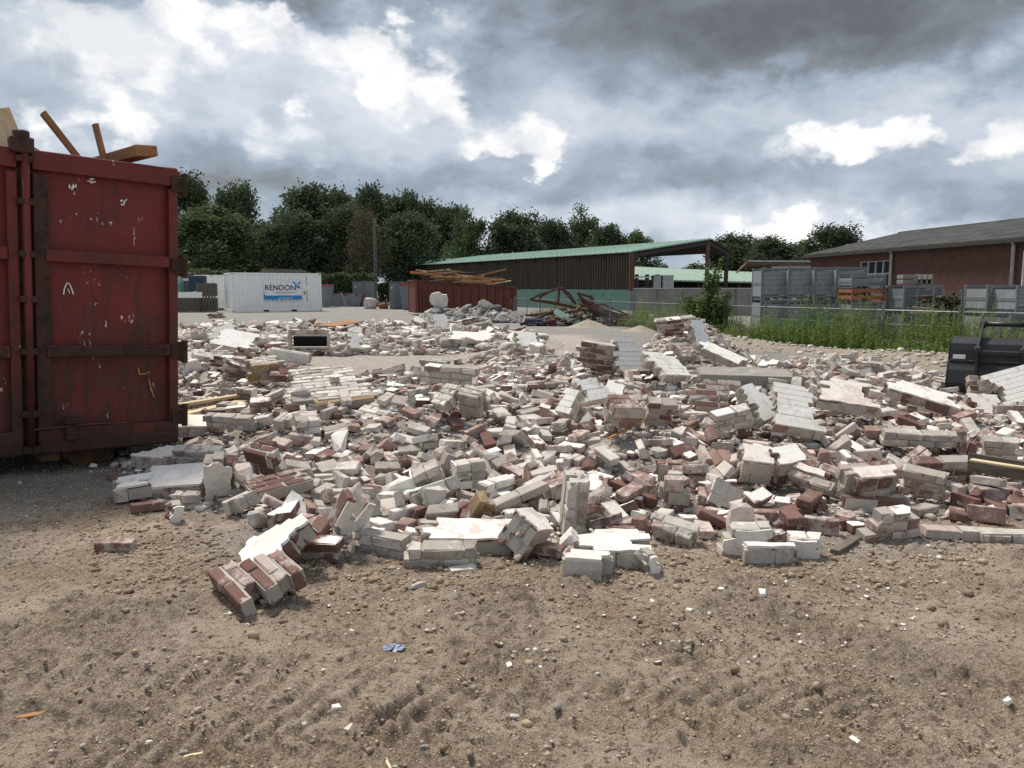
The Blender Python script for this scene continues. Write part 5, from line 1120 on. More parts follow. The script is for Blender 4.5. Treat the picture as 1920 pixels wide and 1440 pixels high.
2 6 0 5244 12397 365 2 -2 -4 60,0 5 0 269 12405 370 40 32 -20 -24,2 4 2 395 12435 449 28 2 1 -53,0 3 2 -3448 12449 27 44 -1 -2 40,2 3 0 4437 12455 341 36 -6 47 10,0 7 2 276 12458 450 2 -47 -36 5
1 8 2 5730 12463 356 3 -11 -48 -34,0 3 1 -92 12464 409 7 37 -45 -10,0 3 2 2873 12475 1004 3 0 39 -46,0 6 0 4680 12475 330 10 2 9 58,0 8 2 -612 12482 181 39 -8 -1 45,0 3 2 79 12504 404 56 -9 18 4
2 7 1 6452 12508 195 36 -42 25 -2,0 1 0 -129 12522 339 19 -52 -24 3,1 15 1 3942 12541 375 59 -3 -4 -11,2 6 2 5578 12543 370 35 9 -7 -47,2 6 0 5238 12553 365 2 -26 54 -5,0 0 3 944 12578 390 59 0 0 13
0 3 1 4750 12597 334 7 56 -19 1,0 9 0 -5345 12605 39 14 7 -2 -58,0 9 3 2 12613 358 32 35 -25 -27,1 0 0 602 12615 405 16 16 -40 -38,2 7 2 -3277 12622 47 39 -5 -5 45,1 5 1 6789 12623 96 17 -11 38 -42
0 0 2 -552 12625 212 34 -30 25 -30,0 2 3 -5114 12633 155 36 -7 -8 47,1 10 3 258 12646 381 9 -1 1 59,0 3 0 -221 12651 298 7 9 59 1,0 5 0 3023 12655 961 1 58 9 -12,0 5 0 1351 12669 441 58 15 -1 5
0 3 0 -4976 12687 197 52 2 -5 -29,0 7 1 -4403 12691 165 51 -4 3 -31,0 7 2 -5448 12702 21 1 15 58 1,2 5 0 5444 12732 390 40 -44 6 -5,1 7 1 7232 12738 33 59 -2 -2 10,0 5 2 -181 12758 309 11 -6 -1 59
1 5 1 -734 12776 175 7 12 -3 -58,0 3 0 6229 12803 155 23 -31 45 -7,0 11 0 653 12807 414 14 14 40 40,2 2 0 1035 12855 397 1 -46 -39 4,0 10 1 589 12867 403 8 -38 7 45,0 1 1 -136 12871 365 6 -55 19 -12
1 8 2 4876 12889 338 43 38 -14 -6,0 3 0 -4711 12909 177 6 59 -7 -2,0 6 1 -4876 12923 191 1 39 -46 3,0 3 2 1226 12924 381 47 36 8 7,0 0 1 -316 12933 320 1 -16 36 45,2 7 0 938 12938 426 6 -46 -38 5
0 10 0 -581 12941 193 57 -5 -13 12,0 1 1 5646 12952 392 5 -40 -3 -44,0 0 0 -4345 12956 127 5 -16 -4 -58,1 16 2 -5410 12961 89 6 -57 -6 -15,2 1 1 5425 12962 361 11 -2 55 -22,0 5 0 -4580 12979 153 19 1 7 56
1 2 3 -5154 13020 229 45 -36 8 -15,1 1 1 1098 13066 379 45 38 1 -12,2 3 0 5245 13094 331 10 -1 -59 6,2 1 1 4916 13141 288 3 -38 -13 -45,0 2 2 4811 13145 262 8 -48 30 18,2 7 2 -4535 13249 119 4 47 -36 -7
0 1 0 4551 13270 245 11 18 6 56,2 1 2 7206 13279 32 22 2 1 56,1 6 2 73 13306 423 4 -5 -6 -59,2 3 0 5930 13329 306 41 2 3 -44,2 1 1 7056 13393 35 2 55 24 -1,2 7 0 6124 13395 271 14 -27 -42 30
2 7 2 6604 13604 169 3 -18 4 57,1 4 3 -5522 13677 209 15 1 37 45,1 16 3 -4534 13707 80 9 -9 1 -59,2 1 1 7190 13809 44 0 25 -55 -3,2 7 0 -4367 13867 45 37 -2 -4 47,1 5 1 -350 14051 367 2 57 17 6
1 5 2 -4317 14169 127 16 -40 -13 -40,2 7 1 6624 14302 140 0 -5 -60 4,1 10 1 6407 14350 229 4 58 -12 5,2 0 2 -4527 14367 66 16 -57 -4 -10,1 1 1 5635 14386 224 39 23 32 23,2 0 0 7476 14505 51 48 6 -3 -36
1 14 1 -1217 14518 70 26 19 32 40,2 6 2 7284 14569 52 13 1 -2 58,1 19 3 -5228 14583 262 21 10 -40 -39,2 3 1 -5864 14590 210 52 -3 -5 29,2 1 0 7407 14622 94 16 37 -44 5,1 2 2 -5650 14628 266 23 -5 -5 55
2 3 0 -604 14645 229 11 -1 38 -45,2 4 3 559 14652 266 48 -5 -27 -22,1 5 3 706 14739 302 35 34 -23 -26,2 4 1 5172 14760 121 51 -32 -2 -5,2 2 0 26 14791 278 7 41 -43 5,2 2 0 -5500 14802 246 30 46 -25 2
1 20 3 -703 14803 178 27 -37 -29 26,2 4 1 7384 14813 69 0 53 28 -7,1 1 2 -4218 14846 57 21 22 -37 -36,1 0 3 -1022 14870 124 52 4 -6 -29,2 4 0 7073 14968 73 34 47 -8 -11,2 0 2 867 14991 199 32 26 34 28
'''

# ------------------------------------------------------------------ ground
def axis(segs):
    out = []
    for a, b, s0, s1 in segs:          # spacing grows from s0 to s1
        x = a
        while x < b - 1e-6:
            out.append(x)
            x += s0 + (s1 - s0) * (x - a) / (b - a)
    out.append(segs[-1][1])
    return np.array(out)


def smooth(x, a, b):
    t = np.clip((x - a) / (b - a), 0, 1)
    return t * t * (3 - 2 * t)


def ground_zones(x, y):
    px = CX + F * x / np.maximum(y, .5)
    m = mound(x, y)
    n = fbm(x, y, .8, 3, 21)
    tar = smooth(y + n * 1.2, 9.0, 11.0)
    left = smooth(-px, -420, -330) * smooth(y + n * .5, 5.1, 5.7)
    tar = np.maximum(tar, left * .65)
    dust = smooth(m + n * .04, .0, .07)
    floor = smooth(px, 520, 580) * smooth(-px, -960, -890) * smooth(y + n, 11.5, 12.5) * smooth(-y + n, -20.5, -19)
    dust = np.maximum(dust, floor)
    dust = np.maximum(dust, .8 * smooth(n + .1, .05, .3) * smooth(-np.abs(y - 4.6), -.5, -.1) * smooth(px, 250, 420))
    sand = smooth(sand_ridge(x, y) + n * .05, .02, .08)
    sand = np.maximum(sand, smooth(px, 330, 350) * smooth(-px, -480, -400) * smooth(-np.abs(y - 10.2 + n), -1.2, -.3) * .6)
    return tar, dust, sand


def build_ground():
    ys = axis([(-60, 0, 4, 1), (0, 2, .5, .02), (2, 5.2, .0125, .016), (5.2, 9, .02, .05), (9, 25, .06, .14), (25, 80, .3, 2), (80, 900, 3, 60)])
    xp = axis([(0, 2.6, .0135, .016), (2.6, 4.5, .017, .06), (4.5, 14, .07, .2), (14, 60, .5, 4), (60, 900, 6, 70)])
    xs = np.concatenate([-xp[:0:-1], xp])
    X, Y = np.meshgrid(xs, ys)
    Z = terrain(X, Y)
    near = smooth(-Y, -7.5, -4.0) * smooth(-np.abs(X), -6, -3.5)
    k = near > 0
    x, y = X[k], Y[k]
    loose = smooth(fbm(x, y, .55, 3, 61), -.10, .22)                # where the soil is churned
    clod = np.maximum(fbm(x, y, .050, 3, 41, .6), -.12)
    grit = fbm(x, y, .022, 2, 43, .6)
    lumps = np.maximum(fbm(x, y, .10, 2, 47) - .05, 0)
    # tracks of wheels and tracks: curved ruts near the camera
    px = CX + F * x / np.maximum(y, .5)
    ru = np.sin((np.hypot(x + .2, y - 1.2) + .04 * fbm(x, y, .4, 2, 71)) * 42) * smooth(-y, -3.7, -3.0) * smooth(np.sin(x * 2.1 + .8) * .5 + fbm(x, y, .7, 2, 73), .0, .5)
    ru2 = np.sin((x * .55 + y * .83 + .05 * fbm(x, y, .5, 2, 75)) * 46) * smooth(px, 1250, 1500) * smooth(-y, -3.4, -2.8)
    # two worn tyre tracks: pressed flat, with the marks of the lugs across them
    r1 = np.hypot(x - .35, y + .45)
    a1 = np.arctan2(y + .45, x - .35)
    t1 = np.exp(-((r1 - 3.2 + .03 * fbm(x, y, .5, 2, 81)) / .20) ** 4)
    u2 = ((x - .6) * .87 + (y - 3.3) * -.49)
    v2 = ((x - .6) * .49 + (y - 3.3) * .87)
    t2 = np.exp(-((v2 + .03 * fbm(x, y, .5, 2, 83)) / .19) ** 4) * smooth(u2, -.2, .3)
    r3 = np.hypot(x + 1.6, y - .2)
    t3 = np.exp(-((r3 - 2.75 + .03 * fbm(x, y, .5, 2, 85)) / .17) ** 4) * smooth(-x, -.2, .3)
    wear = .45 + .9 * fbm(x, y, .45, 2, 87)
    lug = t1 * np.sin((a1 * 3.2 + np.abs(r1 - 3.2) * .8) * 58) + t2 * np.sin((u2 + np.abs(v2) * .7) * 60) + t3 * np.sin((np.arctan2(y - .2, x + 1.6) * 2.75) * 60)
    tr = np.clip(t1 + t2 + t3, 0, 1)
    loose = loose * (1 - .75 * tr)
    Z[k] += near[k] * (-.018 * tr + .011 * lug * np.clip(wear + .3, 0, 1) * 2.4)
    Z[k] += near[k] * (clod * (.018 + .034 * loose) + grit * (.008 + .012 * loose) + lumps * .06 * loose + .008 * ru + .010 * ru2)
    me = bpy.data.meshes.new('ground')
    ny, nx = X.shape
    co = np.stack([X, Y, Z], -1).reshape(-1, 3).astype(np.float32)
    i = np.arange((ny - 1) * (nx - 1))
    j, c = i // (nx - 1), i % (nx - 1)
    a = j * nx + c
    fc = np.stack([a, a + 1, a + nx + 1, a + nx], -1).astype(np.int32)
    me.vertices.add(len(co))
    me.vertices.foreach_set('co', co.ravel())
    me.loops.add(fc.size)
    me.loops.foreach_set('vertex_index', fc.ravel())
    me.polygons.add(len(fc))
    me.polygons.foreach_set('loop_start', np.arange(0, fc.size, 4, dtype=np.int32))
    me.update(calc_edges=True)
    me.polygons.foreach_set('use_smooth', [True] * len(fc))
    t, d, s = ground_zones(X, Y)
    lo = np.zeros_like(X)
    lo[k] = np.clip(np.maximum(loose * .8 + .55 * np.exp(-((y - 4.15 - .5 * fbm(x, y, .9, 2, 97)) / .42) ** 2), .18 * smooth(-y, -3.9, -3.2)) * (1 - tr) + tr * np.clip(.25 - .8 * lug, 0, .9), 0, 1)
    at_ = me.color_attributes.new('zone', 'FLOAT_COLOR', 'POINT')
    at_.data.foreach_set('color', np.stack([t, d, s, lo], -1).astype(np.float32).ravel())
    m = NT('soil')
    att = m.n('ShaderNodeAttribute', attribute_name='zone')
    sp = m.n('ShaderNodeSeparateColor')
    m.t.links.new(att.outputs['Color'], sp.inputs[0])
    n1, n2, n3, n4 = m.noise(1.6, 5, .6), m.noise(9, 6, .7), m.noise(70, 5, .75), m.noise(28, 5, .7, off=(5, 2, 0))
    n5 = m.noise(150, 4, .7, off=(1, 7, 0))
    dirt = m.mix(m.ramp(n2, .40, .60), (.53, .412, .305), (.35, .262, .187))
    dirt = m.mix(m.math('MULTIPLY', m.ramp(n1, .50, .62), .75), dirt, (.30, .205, .13))
    dirt = m.mix(m.math('MULTIPLY', m.ramp(n1, .49, .38), .75), dirt, (.60, .475, .37))
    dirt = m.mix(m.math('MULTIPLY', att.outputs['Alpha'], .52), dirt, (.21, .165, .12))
    dirt = m.mix(m.math('MULTIPLY', m.ramp(n3, .50, .58), .75), dirt, (.56, .46, .37))
    dirt = m.mix(m.math('MULTIPLY', m.ramp(n4, .53, .60), .72), dirt, (.115, .090, .066))
    dirt = m.mix(m.math('MULTIPLY', m.ramp(n5, .54, .62), .5), dirt, (.085, .068, .052))
    dirt = m.mix(m.math('MULTIPLY', m.ramp(n5, .45, .38), .5), dirt, (.60, .52, .43))
    tar = m.mix(m.ramp(n2, .3, .7), (.235, .222, .20), (.30, .285, .26))
    tar = m.mix(m.math('MULTIPLY', m.ramp(n1, .52, .68), .5), tar, (.145, .128, .104))
    dust = m.mix(m.ramp(n2, .35, .65), (.48, .43, .38), (.34, .29, .25))
    dust = m.mix(m.math('MULTIPLY', m.ramp(n3, .5, .7), .6), dust, (.60, .56, .51))
    dust = m.mix(m.math('MULTIPLY', m.ramp(n1, .56, .7), .5), dust, (.27, .165, .12))
    sand = m.mix(m.ramp(n2, .35, .65), (.40, .335, .265), (.30, .255, .205))
    sand = m.mix(m.math('MULTIPLY', m.ramp(n3, .58, .7), .6), sand, (.62, .57, .5))
    c = m.mix(sp.outputs[0], dirt, tar)
    c = m.mix(sp.outputs[1], c, dust)
    c = m.mix(sp.outputs[2], c, sand)
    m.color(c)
    m.bump(m.math('ADD', m.math('MULTIPLY', m.noise(130, 5, .75), .7), m.math('ADD', n3, n4)), .022, 1.0)
    m.done('soil', .95, 0, .1)
    me.materials.append(m.mat)
    tag(link('ground', me), kind='structure')


build_ground()


# ------------------------------------------------------------------ small stones and shards: stuff nobody could count
def scatter_mesh(name, pts, sizes, mats, mi, seed, squash=.65, boxy=False):
    """One mesh of many little angular stones."""
    rs = np.random.RandomState(seed)
    bm = bmesh.new()
    if boxy:
        bmesh.ops.create_cube(bm, size=1.7)
        bmesh.ops.triangulate(bm, faces=bm.faces)
    else:
        bmesh.ops.create_icosphere(bm, subdivisions=1, radius=1.0)
    v0 = np.array([v.co[:] for v in bm.verts])
    f0 = np.array([[v.index for v in f.verts] for f in bm.faces])
    bm.free()
    n = len(pts)
    jit = 1 + rs.uniform(-.28, .28, (n, len(v0), 3))
    sc = np.stack([rs.uniform(.75, 1.6 if boxy else 1.35, n), rs.uniform(.6, 1.1, n), rs.uniform(.5, 1.0, n) * squash * 1.3], -1)[:, None, :]
    V = v0[None] * jit * sc * np.asarray(sizes)[:, None, None]
    an = rs.uniform(0, 6.28, n)
    c, s = np.cos(an)[:, None], np.sin(an)[:, None]
    ti = rs.uniform(-.5, .5, n)
    ct, st = np.cos(ti)[:, None], np.sin(ti)[:, None]
    x, y, z = V[..., 0], V[..., 1], V[..., 2]
    y, z = y * ct - z * st, y * st + z * ct
    V = np.stack([x * c - y * s, x * s + y * c, z], -1) + np.asarray(pts)[:, None, :]
    FF = (f0[None] + (np.arange(n) * len(v0))[:, None, None]).reshape(-1, 3)
    me = bpy.data.meshes.new(name)
    V = V.reshape(-1, 3).astype(np.float32)
    me.vertices.add(len(V))
    me.vertices.foreach_set('co', V.ravel())
    me.loops.add(FF.size)
    me.loops.foreach_set('vertex_index', FF.astype(np.int32).ravel())
    me.polygons.add(len(FF))
    me.polygons.foreach_set('loop_start', np.arange(0, FF.size, 3, dtype=np.int32))
    me.update(calc_edges=True)
    for k in mats:
        me.materials.append(MATS[k])
    me.polygons.foreach_set('material_index', np.repeat(np.asarray(mi, dtype=np.int32), len(f0)))
    a = me.attributes.new('tone', 'FLOAT', 'POINT')
    a.data.foreach_set('value', np.repeat(rs.uniform(0, 1, n), len(v0)).astype(np.float32))
    return link(name, me)


simple('pebble_warm', (.40, .32, .25), (.28, .22, .165), 8, .9, spec=.15)
simple('pebble_grey', (.31, .285, .25), (.20, .185, .165), 8, .9, spec=.15)
simple('pebble_pale', (.50, .46, .40), (.36, .32, .27), 8, .9, spec=.15)
simple('clod', (.30, .23, .16), (.20, .15, .105), 14, 1.0, spec=.05)
simple('clod_dry', (.45, .345, .24), (.33, .25, .175), 14, 1.0, spec=.05)


def stones():
    rs = np.random.RandomState(5)
    P, S, M = [], [], []

    def put(x, y, s, mi, sink=.1):
        z = terrain(x, y)
        P.append(np.stack([x, y, z + s * (.35 - sink)], -1))
        S.append(s)
        M.append(mi)
    for n, y0, y1, lo, sg, mx in ((15000, 2.2, 4.9, .0036, .42, .012), (700, 2.2, 3.4, .008, .40, .022), (6000, 4.2, 7, .005, .5, .02)):
        y = rs.uniform(y0, y1, n)
        x = rs.uniform(-.72, .72, n) * y
        keep = fbm(x, y, .5, 2, 91) + rs.uniform(-.45, .45, n) > -.1
        x, y = x[keep], y[keep]
        s = np.minimum(np.exp(rs.normal(math.log(lo), sg, len(x))), mx)
        put(x, y, s, rs.choice([0, 0, 0, 0, 1, 2, 3, 3, 4, 4], len(x)))
    # clods thrown up along the foot of the heap
    n = 6000
    y = rs.normal(4.35, .5, n)
    x = rs.uniform(-.55, .62, n) * y
    put(x, y, np.minimum(np.exp(rs.normal(math.log(.0075), .5, n)), .026), rs.choice([3, 3, 3, 4, 0, 4], n))
    tag(scatter_mesh('gravel', np.concatenate(P), np.concatenate(S), ('pebble_warm', 'pebble_grey', 'pebble_pale', 'clod', 'clod_dry'), np.concatenate(M), 3),
        'gravel, clods and little stones strewn over the dry brown dirt', 'gravel', kind='stuff')
    # brick shards and mortar crumbs in and around the heap
    P, S, M = [], [], []
    n = 34000
    y = rs.uniform(4.2, 15.5, n) ** 1.0
    x = rs.uniform(-.56, .68, n) * y
    m = mound(x, y)
    k = (m > .02) & ((y < 9) | (rs.uniform(0, 1, n) < .6))
    x, y = x[k], y[k]
    s = np.minimum(np.exp(rs.normal(math.log(.014), .55, len(x))), .05) * np.where(y > 8, 1.5, 1)
    put(x, y, s, rs.choice([0, 0, 1, 2, 2, 3, 4], len(x)), .0)
    n = 9000
    y = rs.uniform(18, 31, n)
    x = rs.uniform(-.43, .04, n) * y
    k = mound(x, y) > .03
    x, y = x[k], y[k]
    put(x, y, np.minimum(np.exp(rs.normal(math.log(.05), .5, len(x))), .15), rs.choice([0, 1, 2, 2, 3, 4, 3], len(x)), 0)
    n = 550                         # stray crumbs in front and on the sand
    y = rs.uniform(3.0, 5.0, n)
    x = rs.uniform(-.4, .6, n) * y
    put(x, y, np.exp(rs.normal(math.log(.006), .4, n)), rs.choice([0, 1, 3, 3, 4], n), 0)
    n = 2500
    y = rs.uniform(12, 22, n)
    x = rs.uniform(.2, .62, n) * y
    k = sand_ridge(x, y) > .05
    x, y = x[k], y[k]
    put(x, y, np.exp(rs.normal(math.log(.025), .4, len(x))), rs.choice([2, 3, 4], len(x)), 0)
    tag(scatter_mesh('brick_rubble', np.concatenate(P), np.concatenate(S), ('red', 'pink', 'grey', 'white', 'mortar'), np.concatenate(M), 8, .65, True),
        'small brick shards and mortar crumbs filling the gaps of the rubble heap', 'rubble', kind='stuff')


stones()

# ------------------------------------------------------------------ the rubble
STY = ['grey', 'white', 'pink', 'red', 'ochre']
BASE_COL = {'grey': 'grey', 'white': 'pale', 'pink': 'dusty pink', 'red': 'red brown', 'ochre': 'ochre', 'concrete': 'dark weathered'}


def set_mat(o, key):
    o.material_slots[0].link = 'OBJECT'
    o.material_slots[0].material = MATS[key]


def chunk_thing(ch, style, M, name='masonry_chunk', seed=0, bricks=True):
    r = random.Random(seed)
    ma, pa = ch.meshes()
    root = link(name, ma)
    root.matrix_world = M
    if style == 'concrete':
        set_mat(root, 'concrete')
    if bricks:
        for i, l, e in ch.bricks:
            st = style if r.random() < .86 else r.choice(['grey', 'pink', style])
            if style == 'ochre' and ch.size[2] > .3:         # only the course along the broken edge is ochre
                st = 'ochre' if l.z < -ch.size[2] / 2 + .07 else 'white'
            b = link('brick', BRICKS[i], root)
            b.location = l
            b.rotation_euler = e
            set_mat(b, st)
    if pa:
        p = link('plaster', pa, root)
        set_mat(p, 'plaster' if style in ('red', 'pink', 'ochre') else 'board')
    return root


LAND = [((170, 560), 'red container')]
used_labels = set()
KIND_OF = {'slab': 'wall slab', 'panel': 'wall panel', 'block': 'block', 'lump': 'brick lump', 'row': 'brick row'}
SHORT = {0: 'cream slab nearest the red container', 1: 'broad white topped slab', 2: 'stepped upright piece', 3: 'cream slab under the container corner', 6: 'lone dusty brick',
         9: 'red brown brick panel', 10: 'bright white stepped panel', 12: 'whitewashed slab on edge', 13: 'two brick grey row', 14: 'pink topped clump',
         15: 'long white topped slab', 16: 'wedge shaped lump', 18: 'three brick wide white piece', 21: 'tipped double brick', 22: 'tall upright pale block', 23: 'long grey bar',
         25: 'dusty rough topped lump', 28: 'front white topped cube', 29: 'three pinkish rows', 33: 'bright topped cubic lump', 34: 'cubic dusty pink lump', 35: 'sharp white edged piece',
         37: 'plaster capped block', 38: 'long pale block row', 40: 'large white scored slab', 41: 'pale slab with red end', 42: 'long grey slab before the bucket',
         43: 'white slab under the bucket', 46: 'level grey block row', 48: 'three row pink piece', 50: 'pale ribbed panel', 51: 'dark red brick panel', 53: 'lump crowning the peak',
         56: 'grey slab down the right flank', 57: 'big ochre edged slab', 58: 'plastered beam block', 59: 'cream slab with thick joints', 60: 'ochre topped chunk', 62: 'pinkish stepped clump',
         64: 'white ended reddish lump', 65: 'slanting brown strip', 66: 'dark weathered lump', 68: 'yellowish white stack', 69: 'cubic grey stack', 70: 'leaning white stack',
         73: 'brown arrow shaped piece', 75: 'tilted far left slab', 79: 'long pale slab by the floor', 81: 'upright white board', 83: 'long striped slab', 85: 'ribbed panel of the far heap'}


def where(o, front, seed):
    """Phrases that place a thing by its neighbours, best first."""
    x, y = pix(o)
    for (lx, ly), nm in sorted(LAND, key=lambda q: (q[0][0] - x) ** 2 + (2.0 * (q[0][1] - y)) ** 2)[:14]:
        dx, dy = x - lx, 2.0 * (y - ly)
        a = math.degrees(math.atan2(dy, dx)) % 360
        rel = ['right of', 'in front and right of', 'in front of', 'in front and left of', 'left of', 'behind and left of', 'behind', 'behind and right of'][int((a + 22.5) // 45) % 8]
        yield rel, nm, math.hypot(dx, dy)


def auto_label(o, head, tails, most=16):
    cand = []
    for rel, nm, d in where(o, None, 0):
        near = ['just ', '', 'well '][0 if d < 45 else 1 if d < 110 else 2]
        for t in tails:
            cand.append(f'{head} {t} {near}{rel} the {nm}')
            cand.append(f'{head} {t} {rel} the {nm}')
            cand.append(f'{head} {near}{rel} the {nm}')
    for c in cand:
        if c not in used_labels and len(c.split()) <= most:
            used_labels.add(c)
            return c
    return min(cand, key=lambda c: len(c.split()))


def build_heroes():
    for i, (ch, R, p, style, label, pp) in enumerate(hero_chunks()):
        M = R.to_4x4()
        M.translation = p
        slab = ch.pl is not None and ch.size[2] > .26
        o = chunk_thing(ch, style, M, 'wall_slab' if slab else 'masonry_chunk', 70 + i)
        tag(o, label, 'wall slab' if slab else 'brick chunk', 'plastered wall slabs in the rubble heaps' if slab else 'lumps of brickwork in the rubble heap', 'thing')
        used_labels.add(label)
        if i in SHORT:
            LAND.append((pp, SHORT[i]))


def joined_bricks(recs, name):
    """Bricks beyond the three hundred that show largest, as one object."""
    V, FC, MI, TN = [], [], [], []
    keys = ['grey', 'white', 'pink', 'red', 'ochre']
    cache = {}
    o = 0
    rs = random.Random(3)
    for i, st, M in recs:
        if i not in cache:
            me = BRICKS[i]
            cache[i] = (np.array([v.co[:] for v in me.vertices]), [tuple(p.vertices) for p in me.polygons])
        v, f = cache[i]
        A = np.array(M)
        V.append(v @ A[:3, :3].T + A[:3, 3])
        FC += [tuple(a + o for a in q) for q in f]
        MI += [keys.index(st)] * len(f)
        TN += [rs.random()] * len(v)
        o += len(v)
    me = bpy.data.meshes.new(name)
    me.from_pydata(np.concatenate(V).tolist(), [], FC)
    for k in keys:
        me.materials.append(MATS[k])
    me.polygons.foreach_set('material_index', MI)
    a = me.attributes.new('tone', 'FLOAT', 'POINT')
    a.data.foreach_set('value', TN)
    return link(name, me)


def lie(M, mesh_dims):
    """How a piece lies, in words."""
    ax = [abs((M.to_3x3() @ Vector(v)).z) for v in ((1, 0, 0), (0, 1, 0), (0, 0, 1))]
    if ax[0] > .8:
        return 'standing on end'
    if ax[0] > .38:
        return 'tilted'
    if ax[2] > .86:
        return 'lying flat'
    if ax[1] > .86:
        return 'lying on edge'
    return 'askew'


def build_pieces():
    rs = random.Random(77)
    rec = []
    for row in PIECES.strip().replace('\n', ',').split(','):
        k, i, st, x, y, z, *q = [int(v) for v in row.split()]
        q = Quaternion(q)
        q.normalize()
        M = q.to_matrix().to_4x4()
        M.translation = Vector((x, y, z)) / 1000.0
        rec.append(('bcl'[k], i, STY[st], M))
    bricks = [r for r in rec if r[0] == 'b']
    # how much each shows: near, and not deep under others
    grid = {}
    for r in rec:
        t = r[3].translation
        g = (int(t.x / .14), int(t.y / .14))
        grid[g] = max(grid.get(g, -9), t.z)

    def show(r):
        t = r[3].translation
        g = grid[(int(t.x / .14), int(t.y / .14))]
        return BFRAC[r[1]] ** .7 / t.y * (1.0 if g - t.z < .03 else .45 if g - t.z < .08 else .15)
    bricks.sort(key=show, reverse=True)
    for r in bricks[:290]:
        o = link('brick', BRICKS[r[1]])
        o.matrix_world = r[3]
        set_mat(o, r[2])
        head = {1.0: 'whole'}.get(BFRAC[r[1]], 'half' if BFRAC[r[1]] < .55 else 'broken') + ' ' + BASE_COL[r[2]] + ' brick'
        tag(o, auto_label(r[3].translation, head, [lie(r[3], None)]), 'brick', 'loose bricks of the rubble heap')
    tag(joined_bricks([r[1:] for r in bricks[290:]], 'loose_bricks'), 'further loose bricks of the rubble heap', 'bricks', kind='stuff')
    num = {1: 'single brick', 2: 'two brick', 3: 'three brick', 4: 'four brick', 5: 'five brick', 6: 'six brick'}
    for n, r in enumerate([r for r in rec if r[0] == 'c']):
        ch = CHUNKS[r[1]]
        o = chunk_thing(ch, r[2], r[3], 'masonry_chunk', 900 + n)
        nb = num.get(len(ch.bricks), 'many brick')
        up = (r[3].to_3x3() @ Vector((0, -1, 0))).z
        tail = ('with plaster on top' if up > .5 else 'with plastered side') if ch.pl else lie(r[3], None)
        head = f'{BASE_COL[r[2]]} {nb} chunk'
        tag(o, auto_label(r[3].translation, head, [tail]), 'brick chunk', 'lumps of brickwork in the rubble heap')
    for r in [r for r in rec if r[0] == 'l']:
        o = link('broken_block', LUMPS[r[1]])
        o.matrix_world = r[3]
        set_mat(o, r[2])
        size = ['small', 'flat', 'small', 'large', 'chunky', 'thin', 'middling', 'bulky'][r[1]]
        tag(o, auto_label(r[3].translation, f'{size} {BASE_COL[r[2]]} angular block', [lie(r[3], None)]), 'broken block', 'broken blocks in the rubble heap')


def build_far_heap():
    """The long low heap behind the pale floor."""
    rs = random.Random(12)
    styles = ['white', 'white', 'grey', 'grey', 'pink', 'red']
    col_n = 0
    slabs = [Chunk(4000 + i, *t) for i, t in enumerate([(2.0, 5, 1, 1), (2.4, 4, 1, 1), (1.6, 6, 1, 1), (2.4, 3, 1, .9), (1.6, 3, 2, 0), (1.3, 5, 1, 1), (2, 2, 1, 0)])]
    n = 0
    while n < 96:
        px, y = rs.uniform(338, 1010), rs.uniform(11.5, 30.5)
        if y < 18 and px > 545:
            continue
        x = (px - CX) / F * y
        m = float(mound(x, y))
        if m < .08 or rs.random() > .35 + m:
            continue
        ch = rs.choice(slabs)
        st = rs.choice(styles)
        M = pose(rs.choice(['flat', 'flat', 'bed', 'end']), rs.uniform(-70, 70), rs.uniform(5, 45), rs.uniform(-25, 25)).to_4x4()
        M.translation = (x, y, float(terrain(x, y)) + rs.uniform(.04, .2))
        o = chunk_thing(ch, st, M, 'far_masonry_chunk', 3000 + n, bricks=True)  # masonry chunks like those of the near heap, only farther off
        tag(o, auto_label(M.translation, f'{BASE_COL[st]} {"slab" if ch.pl else "lump"}', ['in the far heap', 'tilted in the far heap']), 'wall fragment', 'pieces of wall in the far heap', 'thing')
        n += 1
    n = 0
    while n < 78:
        px, y = rs.uniform(338, 1010), rs.uniform(11.5, 31)
        if y < 18 and px > 545:
            continue
        x = (px - CX) / F * y
        if float(mound(x, y)) < .05:
            continue
        i = rs.randrange(len(LUMPS))
        o = link('broken_block', LUMPS[i])
        st = rs.choice(styles)
        set_mat(o, st)
        o.location = (x, y, float(terrain(x, y)) + rs.uniform(.05, .22))
        o.rotation_euler = (rs.uniform(-.6, .6), rs.uniform(-.6, .6), rs.uniform(0, 6))
        s = rs.uniform(.9, 1.7)
        o.scale = (s, s, s)
        tag(o, auto_label(o.location, f'{BASE_COL[st]} angular block', ['in the far heap', 'tilted in the far heap']), 'broken block', 'broken blocks in the far heap')
        n += 1


build_heroes()
build_pieces()
build_far_heap()

